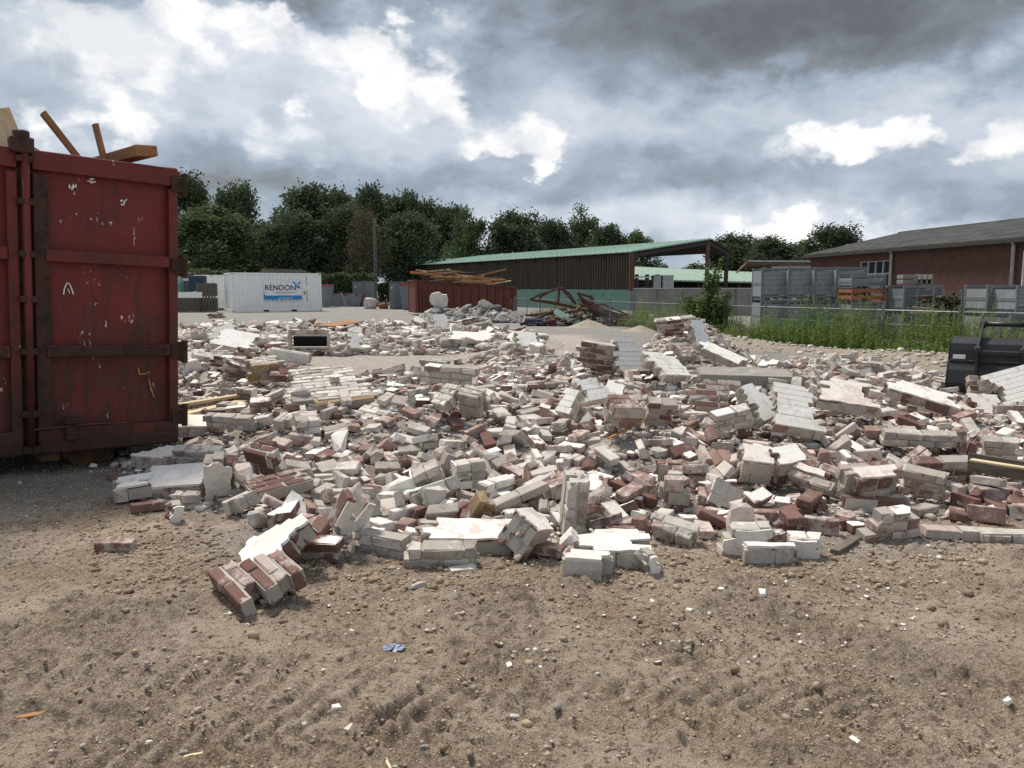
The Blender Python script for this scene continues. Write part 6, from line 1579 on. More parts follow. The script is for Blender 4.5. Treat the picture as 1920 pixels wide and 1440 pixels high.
# ------------------------------------------------------------------ paints, metals, wood, leaves
def painted(key, c, rust, amt, c2=None, rough=.55, flake=None, streak=True, mud=0):
    t = NT(key)
    n1, n2, n3 = t.noise(2.2, 7, .7), t.noise(14, 6, .7), t.noise(3.2, 6, .7, stretch=(6, 6, .5), off=(2, 7, 1))
    col = t.mix(t.ramp(n1, .3, .7), c, c2 or tuple(v * .6 for v in c))
    if streak:
        col = t.mix(t.math('MULTIPLY', t.ramp(n3, .50, .72), .55), col, rust)
    f = t.ramp(t.math('ADD', t.math('MULTIPLY', n1, .5), t.math('MULTIPLY', n2, .5)), .66 - amt, .76 - amt)
    col = t.mix(t.math('MULTIPLY', f, .8), col, rust)
    if mud:         # splashed and worn-in dirt with ragged edges, thickest low down
        sp = t.n('ShaderNodeSeparateXYZ')
        t.t.links.new(t.tc.outputs['Object'], sp.inputs[0])
        lvl = t.math('MULTIPLY_ADD', sp.outputs[2], -.17, mud)
        k = t.math('MULTIPLY', t.math('ADD', t.math('SUBTRACT', n1, .5), t.math('MULTIPLY_ADD', t.math('SUBTRACT', n3, .5), .8, lvl)), 3.0, clamp=True)
        col = t.mix(t.math('MULTIPLY', k, .8), col, (.036, .022, .015))
    if flake:
        g = t.ramp(t.noise(5, 3, .5, off=(9, 4, 3)), .63, .66)
        g2 = t.ramp(t.noise(44, 4, .6, stretch=(1, 1, .45)), .60, .635)
        col = t.mix(t.math('MULTIPLY', g, g2), col, flake)
    t.color(col)
    t.rough(t.math('MULTIPLY_ADD', f, .3, rough))
    t.bump(t.math('ADD', n2, n1), .003, .6)
    return t.done(key, rough, 0, .35)


painted('red_paint', (.165, .020, .017), (.050, .022, .014), .06, (.13, .017, .015), .52, (.5, .42, .38), mud=.30)
painted('red_rail', (.15, .022, .018), (.055, .028, .018), .10, (.115, .018, .015), .55, (.45, .38, .34), mud=.32)
painted('dirty_rail', (.055, .022, .015), (.035, .022, .015), .2, (.045, .018, .012), .65)
painted('far_red', (.165, .040, .028), (.075, .030, .02), .14, (.12, .03, .022), .6)
painted('white_paint', (.80, .80, .78), (.34, .22, .13), -.02, (.74, .74, .72), .45, streak=False)
painted('grey_steel', (.165, .178, .19), (.09, .092, .095), .06, (.125, .137, .15), .5)
painted('crate_steel', (.265, .28, .292), (.13, .14, .145), .07, (.20, .225, .245), .5)
painted('crate_orange', (.29, .105, .055), (.17, .085, .05), .08, (.24, .095, .05), .65)
painted('dark_steel', (.022, .023, .025), (.055, .04, .03), .07, (.030, .030, .032), .42)
painted('rusty_steel', (.105, .045, .028), (.055, .028, .02), .12, (.085, .032, .02), .7)
painted('blue_box', (.025, .045, .10), (.03, .035, .05), .02, None, .5)
painted('skip_grey', (.20, .215, .23), (.12, .11, .10), .05, (.15, .16, .175), .55)
simple('rim_red', (.36, .04, .03), None, 5, .6)
simple('galvanised', (.20, .215, .22), (.14, .15, .155), 9, .5, metal=.3)
simple('black_gap', (.012, .012, .012), None, 5, .9)
simple('green_roof', (.44, .57, .475), (.37, .49, .405), 3, .7, stretch=(1, 1, 1))
simple('green_wall', (.13, .235, .20), (.105, .195, .165), 2, .75)
simple('brown_sheet', (.082, .068, .048), (.045, .038, .028), 1.2, .7, stretch=(9, 9, .25))
simple('green_roof_dull', (.27, .36, .295), (.22, .30, .245), 3, .8)
simple('dark_roof', (.06, .05, .045), (.045, .038, .035), 3, .9)
simple('fibre_roof', (.165, .16, .15), (.10, .098, .09), 1.1, .95, bump=.01)
simple('brick_wall', (.102, .052, .042), (.080, .042, .035), 2.5, .9, bump=.006)
simple('gutter', (.42, .43, .43), None, 8, .5)
simple('white_trim', (.76, .76, .74), (.66, .66, .63), 5, .6)
simple('pale_wall', (.66, .63, .55), (.58, .55, .48), 1.5, .8)
simple('cement', (.235, .225, .205), (.18, .172, .155), 1.4, .95, bump=.004)
simple('roof_tile', (.36, .12, .058), (.26, .085, .045), 4, .9)
simple('slate', (.09, .095, .11), (.07, .07, .08), 3, .8)
simple('house_brick', (.26, .095, .055), (.2, .075, .045), 3, .9)
simple('fascia', (.17, .095, .065), (.12, .07, .05), 4, .8)
simple('timber', (.42, .225, .10), (.27, .14, .065), 3, .85, stretch=(1, 14, 14), bump=.003, spread=.5)
simple('pale_timber', (.66, .53, .34), (.52, .40, .24), 3, .8, stretch=(1, 12, 12))
simple('old_timber', (.17, .145, .115), (.10, .085, .068), 4, .95, stretch=(2, 2, 9), bump=.004, spread=.5)
simple('rust_block', (.15, .085, .045), (.09, .05, .03), 6, .9, bump=.005)
simple('sandpile', (.38, .325, .26), (.31, .265, .21), 5, 1.0, bump=.03)
simple('blue_print', (.045, .27, .56), None, 5, .5)
simple('navy_print', (.018, .022, .06), None, 5, .5)
simple('sign_white', (.82, .83, .84), None, 5, .5)
simple('bag', (.62, .58, .54), (.42, .30, .26), 5, .9)
simple('plastic_blue', (.08, .12, .26), (.30, .32, .36), 60, .4, lo=.45, hi=.55)
simple('bark', (.075, .06, .045), (.045, .036, .028), 6, .95)
simple('log_end', (.19, .165, .135), (.045, .04, .034), 14, .95, lo=.4, hi=.6)
g = NT('glass')
g.color((.03, .035, .04))
g.done('glass', .08, 0, .5)


def leafy(key, a, b, c, trans=.25):
    t = NT(key)
    r = t.n('ShaderNodeAttribute', attribute_name='tone').outputs['Fac']
    col = t.mix(r, a, b)
    col = t.mix(t.math('MULTIPLY', t.ramp(t.noise(.35, 3, .6), .45, .7), .7), col, c)
    col = t.mix(t.math('MULTIPLY', t.n('ShaderNodeObjectInfo').outputs['Random'], .35), col, tuple(v * .5 for v in a))
    t.color(col)
    tr = t.n('ShaderNodeBsdfTranslucent')
    t.t.links.new(col, tr.inputs[0])
    mx = t.n('ShaderNodeMixShader')
    mx.inputs[0].default_value = trans
    t.t.links.new(t.b.outputs[0], mx.inputs[1])
    t.t.links.new(tr.outputs[0], mx.inputs[2])
    t.t.links.new(mx.outputs[0], t.out.inputs[0])
    return t.done(key, .7, 0, .2)


leafy('leaf_dark', (.056, .080, .044), (.098, .130, .064), (.042, .060, .034), .33)
leafy('leaf_mid', (.066, .102, .044), (.115, .155, .064), (.050, .076, .036), .33)
leafy('leaf_brown', (.085, .080, .045), (.12, .105, .06), (.055, .06, .034))
leafy('weed', (.13, .20, .05), (.235, .31, .09), (.085, .135, .04), .4)
leafy('weed_dry', (.21, .165, .085), (.145, .11, .055), (.12, .10, .05), .3)


def frame_of(o, ex, ez):
    ex, ez = Vector(ex).normalized(), Vector(ez)
    ey = ez.cross(ex).normalized()
    ez = ex.cross(ey).normalized()
    M = Matrix((ex, ey, ez)).transposed().to_4x4()
    M.translation = Vector(o)
    return M


def sub(name, mb, mats, parent, bevel=0.0, smooth_=False, label=None):
    o = mb.build(name, mats, parent, smooth_, bevel)
    if label:
        o['label'] = label
    return o


# ------------------------------------------------------------------ the red open-topped container
def red_container():
    Rb, Rt = at(333, 829, 7.0), at(331, 317, 7.0)
    Lb = at(62, 853, 6.25)
    ex = Rb - Lb
    H = (Rt - Rb).length
    root = empty('roll_off_container')
    root.matrix_world = frame_of(Rb, ex, Rt - Rb)
    tag(root, 'tall dark red open topped steel waste container with scraped double doors', 'waste container')
    W, D = 2.42, 5.6
    z0 = .0
    m = MB().box((-.03, D / 2 + .05, H / 2), (.06, D - .1, H - .04)).box((-W + .03, D / 2 + .05, H / 2), (.06, D - .1, H - .04))
    m.box((-W / 2, D - .03, H / 2), (W - .14, .06, H - .06)).box((-W / 2, D / 2, .10), (W - .14, D - .16, .12))
    for k in range(8):
        m.box((.035, .6 + k * .66, H / 2), (.07, .10, H - .1)).box((-W - .035, .6 + k * .66, H / 2), (.07, .10, H - .1))
    m.box((.04, D / 2 + .05, H - .06), (.075, D - .2, .12)).box((-W - .04, D / 2 + .05, H - .06), (.075, D - .2, .12))
    sub('body', m, 'red_rail', root, .004)
    lw = abs(((Lb - Rb).length)) - .035

    def leaf(x0, x1, nm):
        f = MB()
        st = .075
        f.box(((x0 + x1) / 2, .02, H - .075), (x1 - x0, .085, .15))
        f.box(((x0 + x1) / 2, .02, .10), (x1 - x0, .09, .20))
        f.box((x1 - st / 2, .018, H / 2), (st, .08, H - .354))
        for z in (1.60, .835):
            f.box(((x0 + x1) / 2, .010, z), (x1 - x0 - 2 * st - .004, .10, .095))
        d = sub('door', f, 'red_rail', root, .006)
        s = sub('stile', MB().box((x0 + .055, .014, H / 2), (.11, .08, H - .354)), 'dirty_rail', d, .006)
        p = MB()
        for a, b in ((.203, .787), (.884, 1.552), (1.648, H - .152)):       # thin sheet, dented between its rails
            nx, nz = 26, 16
            gx = np.linspace(x0 + .02, x1 - .02, nx)
            gz = np.linspace(a - .005, b + .005, nz)
            X, Z = np.meshgrid(gx, gz)
            e = np.minimum(np.minimum(X - x0, x1 - X) / .15, np.minimum(Z - a, b - Z) / .12).clip(0, 1)
            Y = .049 + e * (.022 * fbm(X, Z, .42, 2, int(a * 50)) + .016 * np.minimum(fbm(X, Z, .16, 2, 5 + int(a * 50)) + .1, 0))
            V = np.stack([X, Y, Z], -1).reshape(-1, 3).tolist()
            p.add(V, [(j * nx + i, j * nx + i + 1, (j + 1) * nx + i + 1, (j + 1) * nx + i) for j in range(nz - 1) for i in range(nx - 1)])
        sub('panel', p, 'red_paint', d, smooth_=True)
        sub('sill', MB().box(((x0 + x1) / 2, -.035, .065), (x1 - x0 - .02, .03, .10)), 'dirty_rail', d, .005)
        sub('mid_rail', MB().box(((x0 + x1) / 2, -.040, .835), (x1 - x0 - .2, .010, .085)), 'dirty_rail', d, .004)
        return d
    d1 = leaf(-lw, 0, 'right')
    leaf(-W, -lw - .10, 'left')
    for z in (2.27, 1.57, .82, .25):
        h = sub('hinge', MB().box((.030, .03, z), (.10, .09, .17)).tube([(.055, -.02, z - .10), (.055, -.02, z + .10)], .028, 10).box((.0, -.03, z), (.12, .02, .13)), 'dirty_rail', root, .005)
        sub('bolt', MB().tube([(.03, -.045, z - .03), (.03, -.06, z - .03)], .014, 6).tube([(.03, -.045, z + .03), (.03, -.06, z + .03)], .014, 6), 'dirty_rail', h)
    sub('centre_post', MB().box((-lw - .05, .05, H / 2), (.14, .06, H - .03)), 'dirty_rail', root, .004)
    # locking bar between the leaves
    x = -lw - .05
    b = MB().tube([(x, -.045, .02), (x, -.045, H - .02)], .030, 10)
    lb = sub('locking_bar', b, 'red_rail', root, smooth_=True)
    b = MB()
    for z in (.05, .34, .84, 1.25, 1.6, 2.0, H - .08):
        b.box((x, -.035, z), (.12, .075, .05))
    sub('bracket', b, 'dirty_rail', lb, .005)
    b = MB().box((x - .02, -.02, H + .02), (.16, .12, .12)).tube([(x - .02, -.03, H + .05), (x - .02, -.03, H + .13)], .06, 10)
    sub('lock_head', b, 'dirty_rail', root, .01)
    # latch and thin rod near the sill
    zb = .235
    sub('latch', MB().box((-.86, -.065, zb + .035), (.115, .09, .05)).box((-.865, -.055, zb - .035), (.085, .06, .12)).box((-.865, -.07, zb - .10), (.08, .03, .05)), 'dirty_rail', root, .008)
    sub('rod', MB().tube([(x, -.06, zb - .02), (-1.0, -.075, zb - .012), (-.7, -.095, zb), (-.40, -.07, zb - .015)], .009, 6), 'red_rail', root)
    sub('skid', MB().box((-1.0, .5, -.04), (.14, .9, .08)), 'rust_block', root, .01)
    # paint marks: white scrapes and the yellow stroke
    def stroke(pts, w, y, mat, nm):
        m = MB()
        for a, b in zip(pts, pts[1:]):
            m.bar((a[0], y, a[1]), (b[0], y, b[1]), .002, w, up=(0, 0, 1))
        sub(nm, m, mat, d1)
    Mi = root.matrix_world.inverted()
    O = Vector((0, 0, CAMZ))

    def on_face(px, py, y=.034):
        a, d = Mi @ O, Mi.to_3x3() @ ray(px, py)
        p = a + d * ((y - a.y) / d.y)
        return (p.x, p.z)

    def splash(px, py, rx, ry, seed, mat='white_trim', nm='paint_scrape'):
        r = random.Random(seed)
        m = MB()
        for i in range(7):
            cx, cz = on_face(px + r.gauss(0, rx * .42), py + r.gauss(0, ry * .4))
            n = 7
            pl = [(cx + r.uniform(.2, 1) * rx * .0017 * math.cos(6.28 * k / n), cz + r.uniform(.2, 1) * ry * .0019 * math.sin(6.28 * k / n)) for k in range(n)]
            m.prism(pl, .046, .0345 - .0002 * i, lambda u, v, w: (u, w, v))
        sub(nm, m, mat, d1)
    splash(170, 338, 12, 5, 1)
    splash(138, 352, 5, 14, 2)
    splash(232, 380, 6, 8, 3)
    splash(198, 610, 2, 9, 4)
    splash(252, 445, 1.5, 13, 5)
    splash(88, 420, 2, 4, 6)
    splash(207, 418, 4, 4, 8)
    splash(228, 594, 3, 6, 9)
    stroke([on_face(119, 552), on_face(121, 540), on_face(126, 530), on_face(131, 533), on_face(138, 552)], .009, .0345, 'white_trim', 'paint_mark')
    stroke([on_face(127, 541), on_face(131, 550)], .006, .0342, 'white_trim', 'paint_mark')
    stroke([on_face(259, 690), on_face(262, 702), on_face(272, 701), on_face(280, 697), on_face(279, 712), on_face(284, 732), on_face(289, 744)], .011, .0345, 'crate_yellow', 'paint_mark')
    # what the container stands on
    for px, py, w, h, mat, name, lab in ((152, 868, .36, .165, 'rust_block', 'support_block', 'rusty brown block propping the red container'),
                                         (250, 856, .17, .11, 'cement', 'support_block', 'short concrete pipe piece under the corner of the red container')):
        p = gnd(px, py)
        p = Vector((p.x, p.y + .12, float(terrain(p.x, p.y))))
        r = root.matrix_world.to_euler().z
        if mat == 'cement':
            m = MB().tube([(-w / 2, 0, h / 2), (w / 2, 0, h / 2)], h / 2 + .01, 14)
        else:
            m = MB().prism([(-w / 2, h), (w / 2, h), (w * .47, h * .1), (w * .40, 0), (-w * .38, -.01), (-w * .46, h * .15)], -.16, .16, lambda u, v, q: (u, q, v))
        o = m.build(name, mat, None, False, .01)
        o.location = p
        o.rotation_euler = (0, 0, r)
        tag(o, lab, 'support block')
    return root


simple('crate_yellow', (.38, .22, .055), (.30, .16, .05), 20, .7)
RC = red_container()


def plank(a, b, w, t, mat, label, up=(0, 0, 1), name='plank', group=None, cat='plank'):
    a, b = Vector(a), Vector(b)
    L = (b - a).length
    m = MB()
    r = random.Random(label)
    m.box((0, 0, 0), (L, w, t), jit=min(w, t) * .12, rng=r)
    o = m.build(name, mat, None, False, min(w, t) * .06)
    x = (b - a).normalized()
    u = Vector(up)
    if abs(x.dot(u)) > .99:
        u = Vector((0, 1, 0))
    y = u.cross(x).normalized()
    M = Matrix((x, y, x.cross(y))).transposed().to_4x4()
    M.translation = (a + b) / 2
    o.matrix_world = M
    return tag(o, label, cat, group)


G = 'timber sticking out of the red container'
fr = (.6, -.8, 0)
plank(at(80, 212, 7.3), at(205, 372, 7.5), .045, .075, 'timber', 'thin brown batten leaning far left out of the red container', fr, group=G)
plank(at(178, 232, 7.3), at(218, 390, 7.4), .105, .04, 'timber', 'short upright brown board standing out of the red container', (.75, .6, 0), group=G)
plank(at(180, 308, 7.9), at(275, 283, 6.75), .17, .085, 'timber', 'thick plank lying over the rim of the red container', (0, -.12, 1), group=G)
plank(at(52, 276, 7.2), at(140, 325, 7.3), .06, .06, 'timber', 'rounded end of a beam just showing over the rim of the red container', fr, group=G)
plank(at(262, 312, 7.6), at(330, 318, 7.7), .05, .02, 'old_timber', 'flat dark lath lying just above the right rim of the red container', group=G)
o = plank(at(-14, 205, 6.9), at(38, 330, 7.0), .26, .02, 'pale_timber', 'pale board edge leaning at the left rim of the red container', (.75, -.65, 0), group=G, cat='board', name='board')
m = MB().tube([at(26, 256, 6.75), at(33, 258, 6.75), at(35, 266, 6.75), at(32, 272, 6.76), at(37, 290, 6.8)], .006, 6)
tag(m.build('bent_wire', 'rusty_steel'), 'thin bent wire hook above the rim of the red container', 'wire')


# ------------------------------------------------------------------ planks and odd things lying in the rubble
def lay_plank(p0, p1, w, t, mat, label, name='plank', lift=.05, yoff=(0, 0), group='planks in the rubble'):
    a, b = ground_hit(*p0, lift), ground_hit(*p1, lift)
    return plank(a, b, w, t, mat, label, name=name, group=group)


def ground_or(px, py, h=.0):
    p = ground_hit(px, py, h)
    return p


lay_plank((336, 760), (470, 738), .10, .035, 'pale_timber', 'pale wooden batten lying behind the red container corner, upper of two', lift=.10)
lay_plank((338, 778), (452, 752), .16, .02, 'pale_timber', 'broad pale board lying just below the pale batten', lift=.06)
lay_plank((1818, 866), (1990, 895), .05, .13, 'old_timber', 'dark wooden plank on edge with a pale top, at the right picture edge', lift=.30)
lay_plank((1820, 862), (1990, 888), .055, .012, 'pale_timber', 'pale splintered lath along the top of the dark plank at the right', lift=.40)
lay_plank((1140, 822), (1206, 790), .022, .012, 'crate_yellow', 'thin yellow strip lying over bricks in the middle of the heap', 'strip', .12)
lay_plank((762, 922), (868, 898), .05, .012, 'white_trim', 'thin white plastic strip lying low in the front of the heap', 'strip', .12)
lay_plank((1565, 1035), (1615, 1005), .05, .03, 'old_timber', 'small brown wooden block lying on the dirt at the front right', lift=.02)
lay_plank((610, 612), (664, 602), .7, .03, 'timber', 'tan wooden sheet lying on the far heap', 'sheet', .25)


def front_litter():
    """Little things one can pick out on the foreground dirt."""
    def put(name, px, py, m, mat, label, cat, rz=0.0, z=0.0):
        p = ground_hit(px, py, .0)
        o = m.build(name, mat, None, False, .001)
        o.location = (p.x, p.y, p.z + z)
        o.rotation_euler = (0, 0, rz)
        return tag(o, label, cat)
    r = random.Random(8)
    m = MB()
    for i in range(4):
        m.box((i * .022 - .035, (i % 2) * .006, .010 + .003 * (i % 2)), (.026, .055, .002), Euler((r.uniform(-.2, .2), r.uniform(-.3, .3), r.uniform(-.15, .15))).to_matrix())
    put('wrapper', 738, 1220, m, 'plastic_blue', 'crumpled blue and silver wrapper on the foreground dirt', 'wrapper', -.2)
    m = MB()
    m.prism([(-.055, -.008), (-.02, -.016), (.02, -.010), (.055, .002), (.058, .013), (.03, .012), (.0, .016), (-.04, .004)], .004, .018, lambda u, v, w: (u, v, w))
    put('wood_chip', 60, 1348, m, 'timber', 'bright tan splinter of wood lying at the lower left', 'wood chip', .25)
    m = MB()
    m.prism([(-.03, -.006), (.028, -.002), (.03, .008), (-.004, .009), (-.028, .004)], .003, .010, lambda u, v, w: (u, v, w))
    put('wood_chip', 362, 1420, m, 'pale_timber', 'pale wood splinter at the bottom edge, beside a grey stone', 'wood chip', .3)
    m = MB()
    m.prism([(-.035, -.004), (.03, -.006), (.036, .003), (-.03, .006)], .003, .009, lambda u, v, w: (u, v, w))
    put('wood_chip', 727, 1434, m, 'pale_timber', 'curved pale wood splinter cut by the bottom edge', 'wood chip', -1.1)
    m = MB()
    m.box((0, 0, .008), (.14, .07, .012), Euler((.05, .06, .3)).to_matrix(), jit=.006, rng=r)
    put('tile_shard', 868, 1068, m, 'board', 'flat white and blue tile shard lying before the pink topped clump', 'tile shard', .1)
    for px, py, s, lab in ((630, 1330, .022, 'crumpled white scrap on the dirt right of the bottom left stones'), (655, 1368, .020, 'white rectangular chip near the bottom, left of centre'),
                           (1890, 1318, .020, 'bright white chip at the lower right edge'), (1222, 1130, .018, 'small white cube on the dirt below the front of the heap'),
                           (1354, 1108, .022, 'white double chip on the dirt right of centre'), (1292, 1147, .020, 'white upright chip below the white double chip'),
                           (1602, 1395, .022, 'pale chip beside a brown stone near the bottom right'), (1665, 1107, .018, 'round white chip on the right side of the dirt'),
                           (1430, 1116, .03, 'pale crumbly flake right of the white double chip'), (280, 1394, .013, 'oval white chip at the lower left'),
                           (955, 1250, .017, 'white flat chip in the middle of the dirt'), (850, 1087, .018, 'white chip just below the tile shard'), (174, 877, .05, 'white cube of brick alone on the tarmac before the red container')):
        m = MB()
        m.box((0, 0, s * .35), (s * 1.5, s, s * .7), Euler((r.uniform(-.3, .3), r.uniform(-.3, .3), 0)).to_matrix(), jit=s * .18, rng=r)
        put('plaster_chip', px, py, m, 'plaster', lab, 'plaster chip', r.uniform(0, 3))['group'] = 'white chips on the dirt'
    for px, py, s, mat, lab in ((785, 1102, .085, 'pebble_pale', 'long pale crusted stone below the grey two brick row'), (165, 1250, .04, 'pebble_grey', 'grey smooth stone at the left of the dirt'),
                                (372, 1332, .035, 'pebble_pale', 'pale flat stone left of centre near the bottom'), (342, 1415, .05, 'pebble_grey', 'bluish grey stone at the bottom left beside a splinter'),
                                (400, 1395, .04, 'pebble_grey', 'dark wet stone above the bluish grey one'), (935, 1210, .045, 'clod', 'brown upright clod in the middle of the dirt'),
                                (1290, 1218, .04, 'pebble_grey', 'grey round stone right of centre'), (1770, 1305, .035, 'pebble_pale', 'pale grey angular stone at the lower right'),
                                (1596, 1376, .045, 'clod', 'brown rounded stone beside a pale chip at the bottom right'), (1640, 1325, .03, 'pebble_warm', 'tan rounded stone right of the mud ridge'),
                                (1008, 1375, .038, 'pebble_grey', 'dark grey stone at the bottom centre'), (965, 1346, .04, 'pebble_pale', 'pale domed stone above the dark bottom centre stone'),
                                (795, 1404, .05, 'pebble_grey', 'grey oblong stone near the bottom, left of centre'), (1027, 1405, .045, 'pebble_warm', 'tan boxy stone by the bottom edge at centre'),
                                (1262, 1205, .03, 'pebble_pale', 'light stone left of the grey round stone'), (1060, 1150, .035, 'pebble_grey', 'dark pebble right of centre below the heap'),
                                (978, 1137, .032, 'pebble_warm', 'brown grey pebble in the centre below the heap'), (740, 1078, .04, 'pebble_grey', 'round grey stone left of the long pale crusted stone')):
        o = link('stone', LUMPS[r.randrange(8)])
        p = ground_hit(px, py, 0)
        o.location = (p.x, p.y, p.z + s * .12)
        d = max(o.data.vertices[0].co.length, .1)
        k = s / .22
        o.scale = (k, k * .8, k)
        o.rotation_euler = (r.uniform(-.3, .3), r.uniform(-.3, .3), r.uniform(-.4, .4))
        bv = o.modifiers.new('round', 'SUBSURF')
        bv.levels = bv.render_levels = 1
        set_mat(o, mat)
        tag(o, lab, 'stone', 'stones on the dirt')


front_litter()


# ------------------------------------------------------------------ the digger bucket
def digger_bucket():
    p = at(1772, 742, 10.0)
    root = empty('excavator_bucket')
    x0 = p.x
    zb = p.z - .10
    W = 2.0
    root.matrix_world = frame_of((x0, 10.0, zb), (.80, -.60, 0), (0, 0, 1)) @ Matrix.Scale(.92, 4)
    tag(root, 'black steel digger bucket standing on the rubble at the right edge', 'excavator bucket')
    # side outline: (distance back, height) of the shell seen from the left; back face of the bucket looks at the camera
    H = .92
    prof = [(.10, 0), (-.04, .14), (-.08, .30), (-.03, .48), (.05, .60), (.07, .74), (.10, .84), (.26, H)]
    th = .025
    sh = MB()
    n = len(prof)
    for a, b in zip(prof, prof[1:]):
        sh.add([(0, a[0], a[1]), (W, a[0], a[1]), (W, b[0], b[1]), (0, b[0], b[1]),
                (0, a[0] + th, a[1]), (W, a[0] + th, a[1]), (W, b[0] + th, b[1]), (0, b[0] + th, b[1])],
               [(0, 1, 2, 3), (7, 6, 5, 4), (0, 3, 7, 4), (1, 5, 6, 2), (0, 4, 5, 1), (3, 2, 6, 7)])
    sh.add([(0, .26, H), (W, .26, H), (W, .62, H - .04), (0, .62, H - .04), (0, .26, H - th), (W, .26, H - th), (W, .62, H - .04 - th), (0, .62, H - .04 - th)],
           [(0, 1, 2, 3), (7, 6, 5, 4), (0, 3, 7, 4), (1, 5, 6, 2), (3, 2, 6, 7)])
    sub('shell', sh, 'dark_steel', root, .004)
    for x in (.012, W - .012):
        pl = [(v, z) for v, z in prof] + [(.62, H - .04), (.95, .25), (.75, .0)]
        sub('side_plate', MB().prism(pl, x - .013, x + .013, lambda u, v, w: (w, u, v)), 'dark_steel', root, .003)
    # the coupling: two ears, the pin between them, and a stiffening bar
    ears = (.36, .88)
    ear = [(-.09, .62), (-.13, .74), (-.12, .80), (-.06, .83), (.30, 1.12), (.37, 1.17), (.41, 1.13), (.38, 1.02), (.30, .90), (.06, .72), (-.02, .30), (-.09, .30)]
    for x in ears:
        e = sub('ear', MB().prism(ear, x - .016, x + .016, lambda u, v, w: (w, u, v)), 'dark_steel', root, .004)
        sub('boss', MB().tube([(x - .035, -.07, .76), (x + .035, -.07, .76)], .055, 12).tube([(x - .035, .36, 1.10), (x + .035, .36, 1.10)], .06, 12), 'dark_steel', e, .003)
    sub('pin', MB().tube([(ears[0] - .03, .36, 1.10), (ears[1] + .05, .36, 1.10)], .033, 12), 'dark_steel', root, smooth_=True)
    sub('cross_bar', MB().box(((ears[0] + ears[1]) / 2, -.075, .735), (ears[1] - ears[0] - .03, .05, .06)), 'dark_steel', root, .01)
    sub('maker_plate', MB().box((.135, .045, .655), (.15, .02, .055)), 'white_trim', root, .003)
    sub('rib', MB().box((W / 2, .055, .60), (W - .04, .06, .03)), 'dark_steel', root, .005)
    sub('cutting_edge', MB().box((W / 2, .10, -.01), (W, .16, .05)), 'dark_steel', root, .006)


digger_bucket()


# ------------------------------------------------------------------ yard containers
def corrugated(L, H, pitch=.28, depth=.036, z0=0.0):
    """A ribbed steel wall along x; ribs are real folds."""
    m = MB()
    xs, x, k = [], 0.0, 0
    pts = []
    n = int(round(L / pitch))
    p = L / n
    for i in range(n):
        x = i * p
        pts += [(x, 0), (x + p * .25, 0), (x + p * .40, depth), (x + p * .75, depth), (x + p * .90, 0)]
    pts.append((L, 0))
    lo = [(a, b, z0) for a, b in pts]
    hi = [(a, b, z0 + H) for a, b in pts]
    q = len(pts)
    m.add(lo + hi, [(i, i + 1, q + i + 1, q + i) for i in range(q - 1)])
    return m


def box_container(o, yaw, L, D, H, mat, label, name='shipping_container', doors=False, group=None):
    root = empty(name, o, yaw, label, 'container', group)
    m = MB()
    f = .11
    for x in (f / 2, L - f / 2):
        for y in (f / 2, D - f / 2):
            m.box((x, y, H / 2), (f, f, H))
    for z, h in ((.09, .18), (H - .06, .12)):
        m.box((L / 2, f / 2, z), (L - 2 * f, f * .8, h)).box((L / 2, D - f / 2, z), (L - 2 * f, f * .8, h))
        m.box((f / 2, D / 2, z), (f * .8, D - 2 * f, h)).box((L - f / 2, D / 2, z), (f * .8, D - 2 * f, h))
    sub('frame', m, mat, root, .006)
    for k in range(2):
        w = corrugated(L - 2 * f, H - .30)
        w = sub('side_wall', w, mat, root)
        w.location = (f, .025, .18) if k == 0 else (L - f, D - .025, .18)
        w.rotation_euler = (0, 0, 0 if k == 0 else math.pi)
        w = corrugated(D - 2 * f, H - .30)
        w = sub('end_wall', w, mat, root)
        w.location = (.025, D - f, .18) if k == 0 else (L - .025, f, .18)
        w.rotation_euler = (0, 0, -math.pi / 2 if k == 0 else math.pi / 2)
    sub('roof', MB().box((L / 2, D / 2, H - .04), (L - .02, D - .02, .03)), mat, root)
    cs = MB()
    for x in (.09, L - .09):
        for y in (.08, D - .08):
            for z in (.06, H - .06):
                cs.box((x, y, z), (.19, .172, .125))
    sub('corner_casting', cs, 'rusty_white', root, .01)
    sub('fork_pocket', MB().box((L * .37, .012, .085), (.36, .03, .11)).box((L * .68, .012, .085), (.36, .03, .11)), 'black_gap', root)
    if doors:
        m = MB()
        for x in (L * .30, L * .44, L * .56, L * .70):
            m.tube([(x, -.035, .12), (x, -.035, H - .12)], .022, 6)
        m.box((L / 2, -.005, H / 2), (.03, .03, H - .3))
        sub('lock_rods', m, 'galvanised', root)
    return root


painted('rusty_white', (.62, .56, .48), (.33, .17, .08), .12, None, .6, streak=False)


def text_mesh(body, size, name, mat, parent, loc, rot, ext=.004):
    cu = bpy.data.curves.new(name, 'FONT')
    cu.body = body
    cu.size = size
    cu.extrude = ext
    cu.offset = .012 * size
    cu.align_x = 'CENTER'
    t = bpy.data.objects.new('lettering_source', cu)
    COL.objects.link(t)
    me = bpy.data.meshes.new_from_object(t.evaluated_get(bpy.context.evaluated_depsgraph_get()))
    bpy.data.objects.remove(t)
    me.materials.clear()
    me.materials.append(MATS[mat])
    o = link(name, me, parent)
    o.location = loc
    o.rotation_euler = rot
    return o


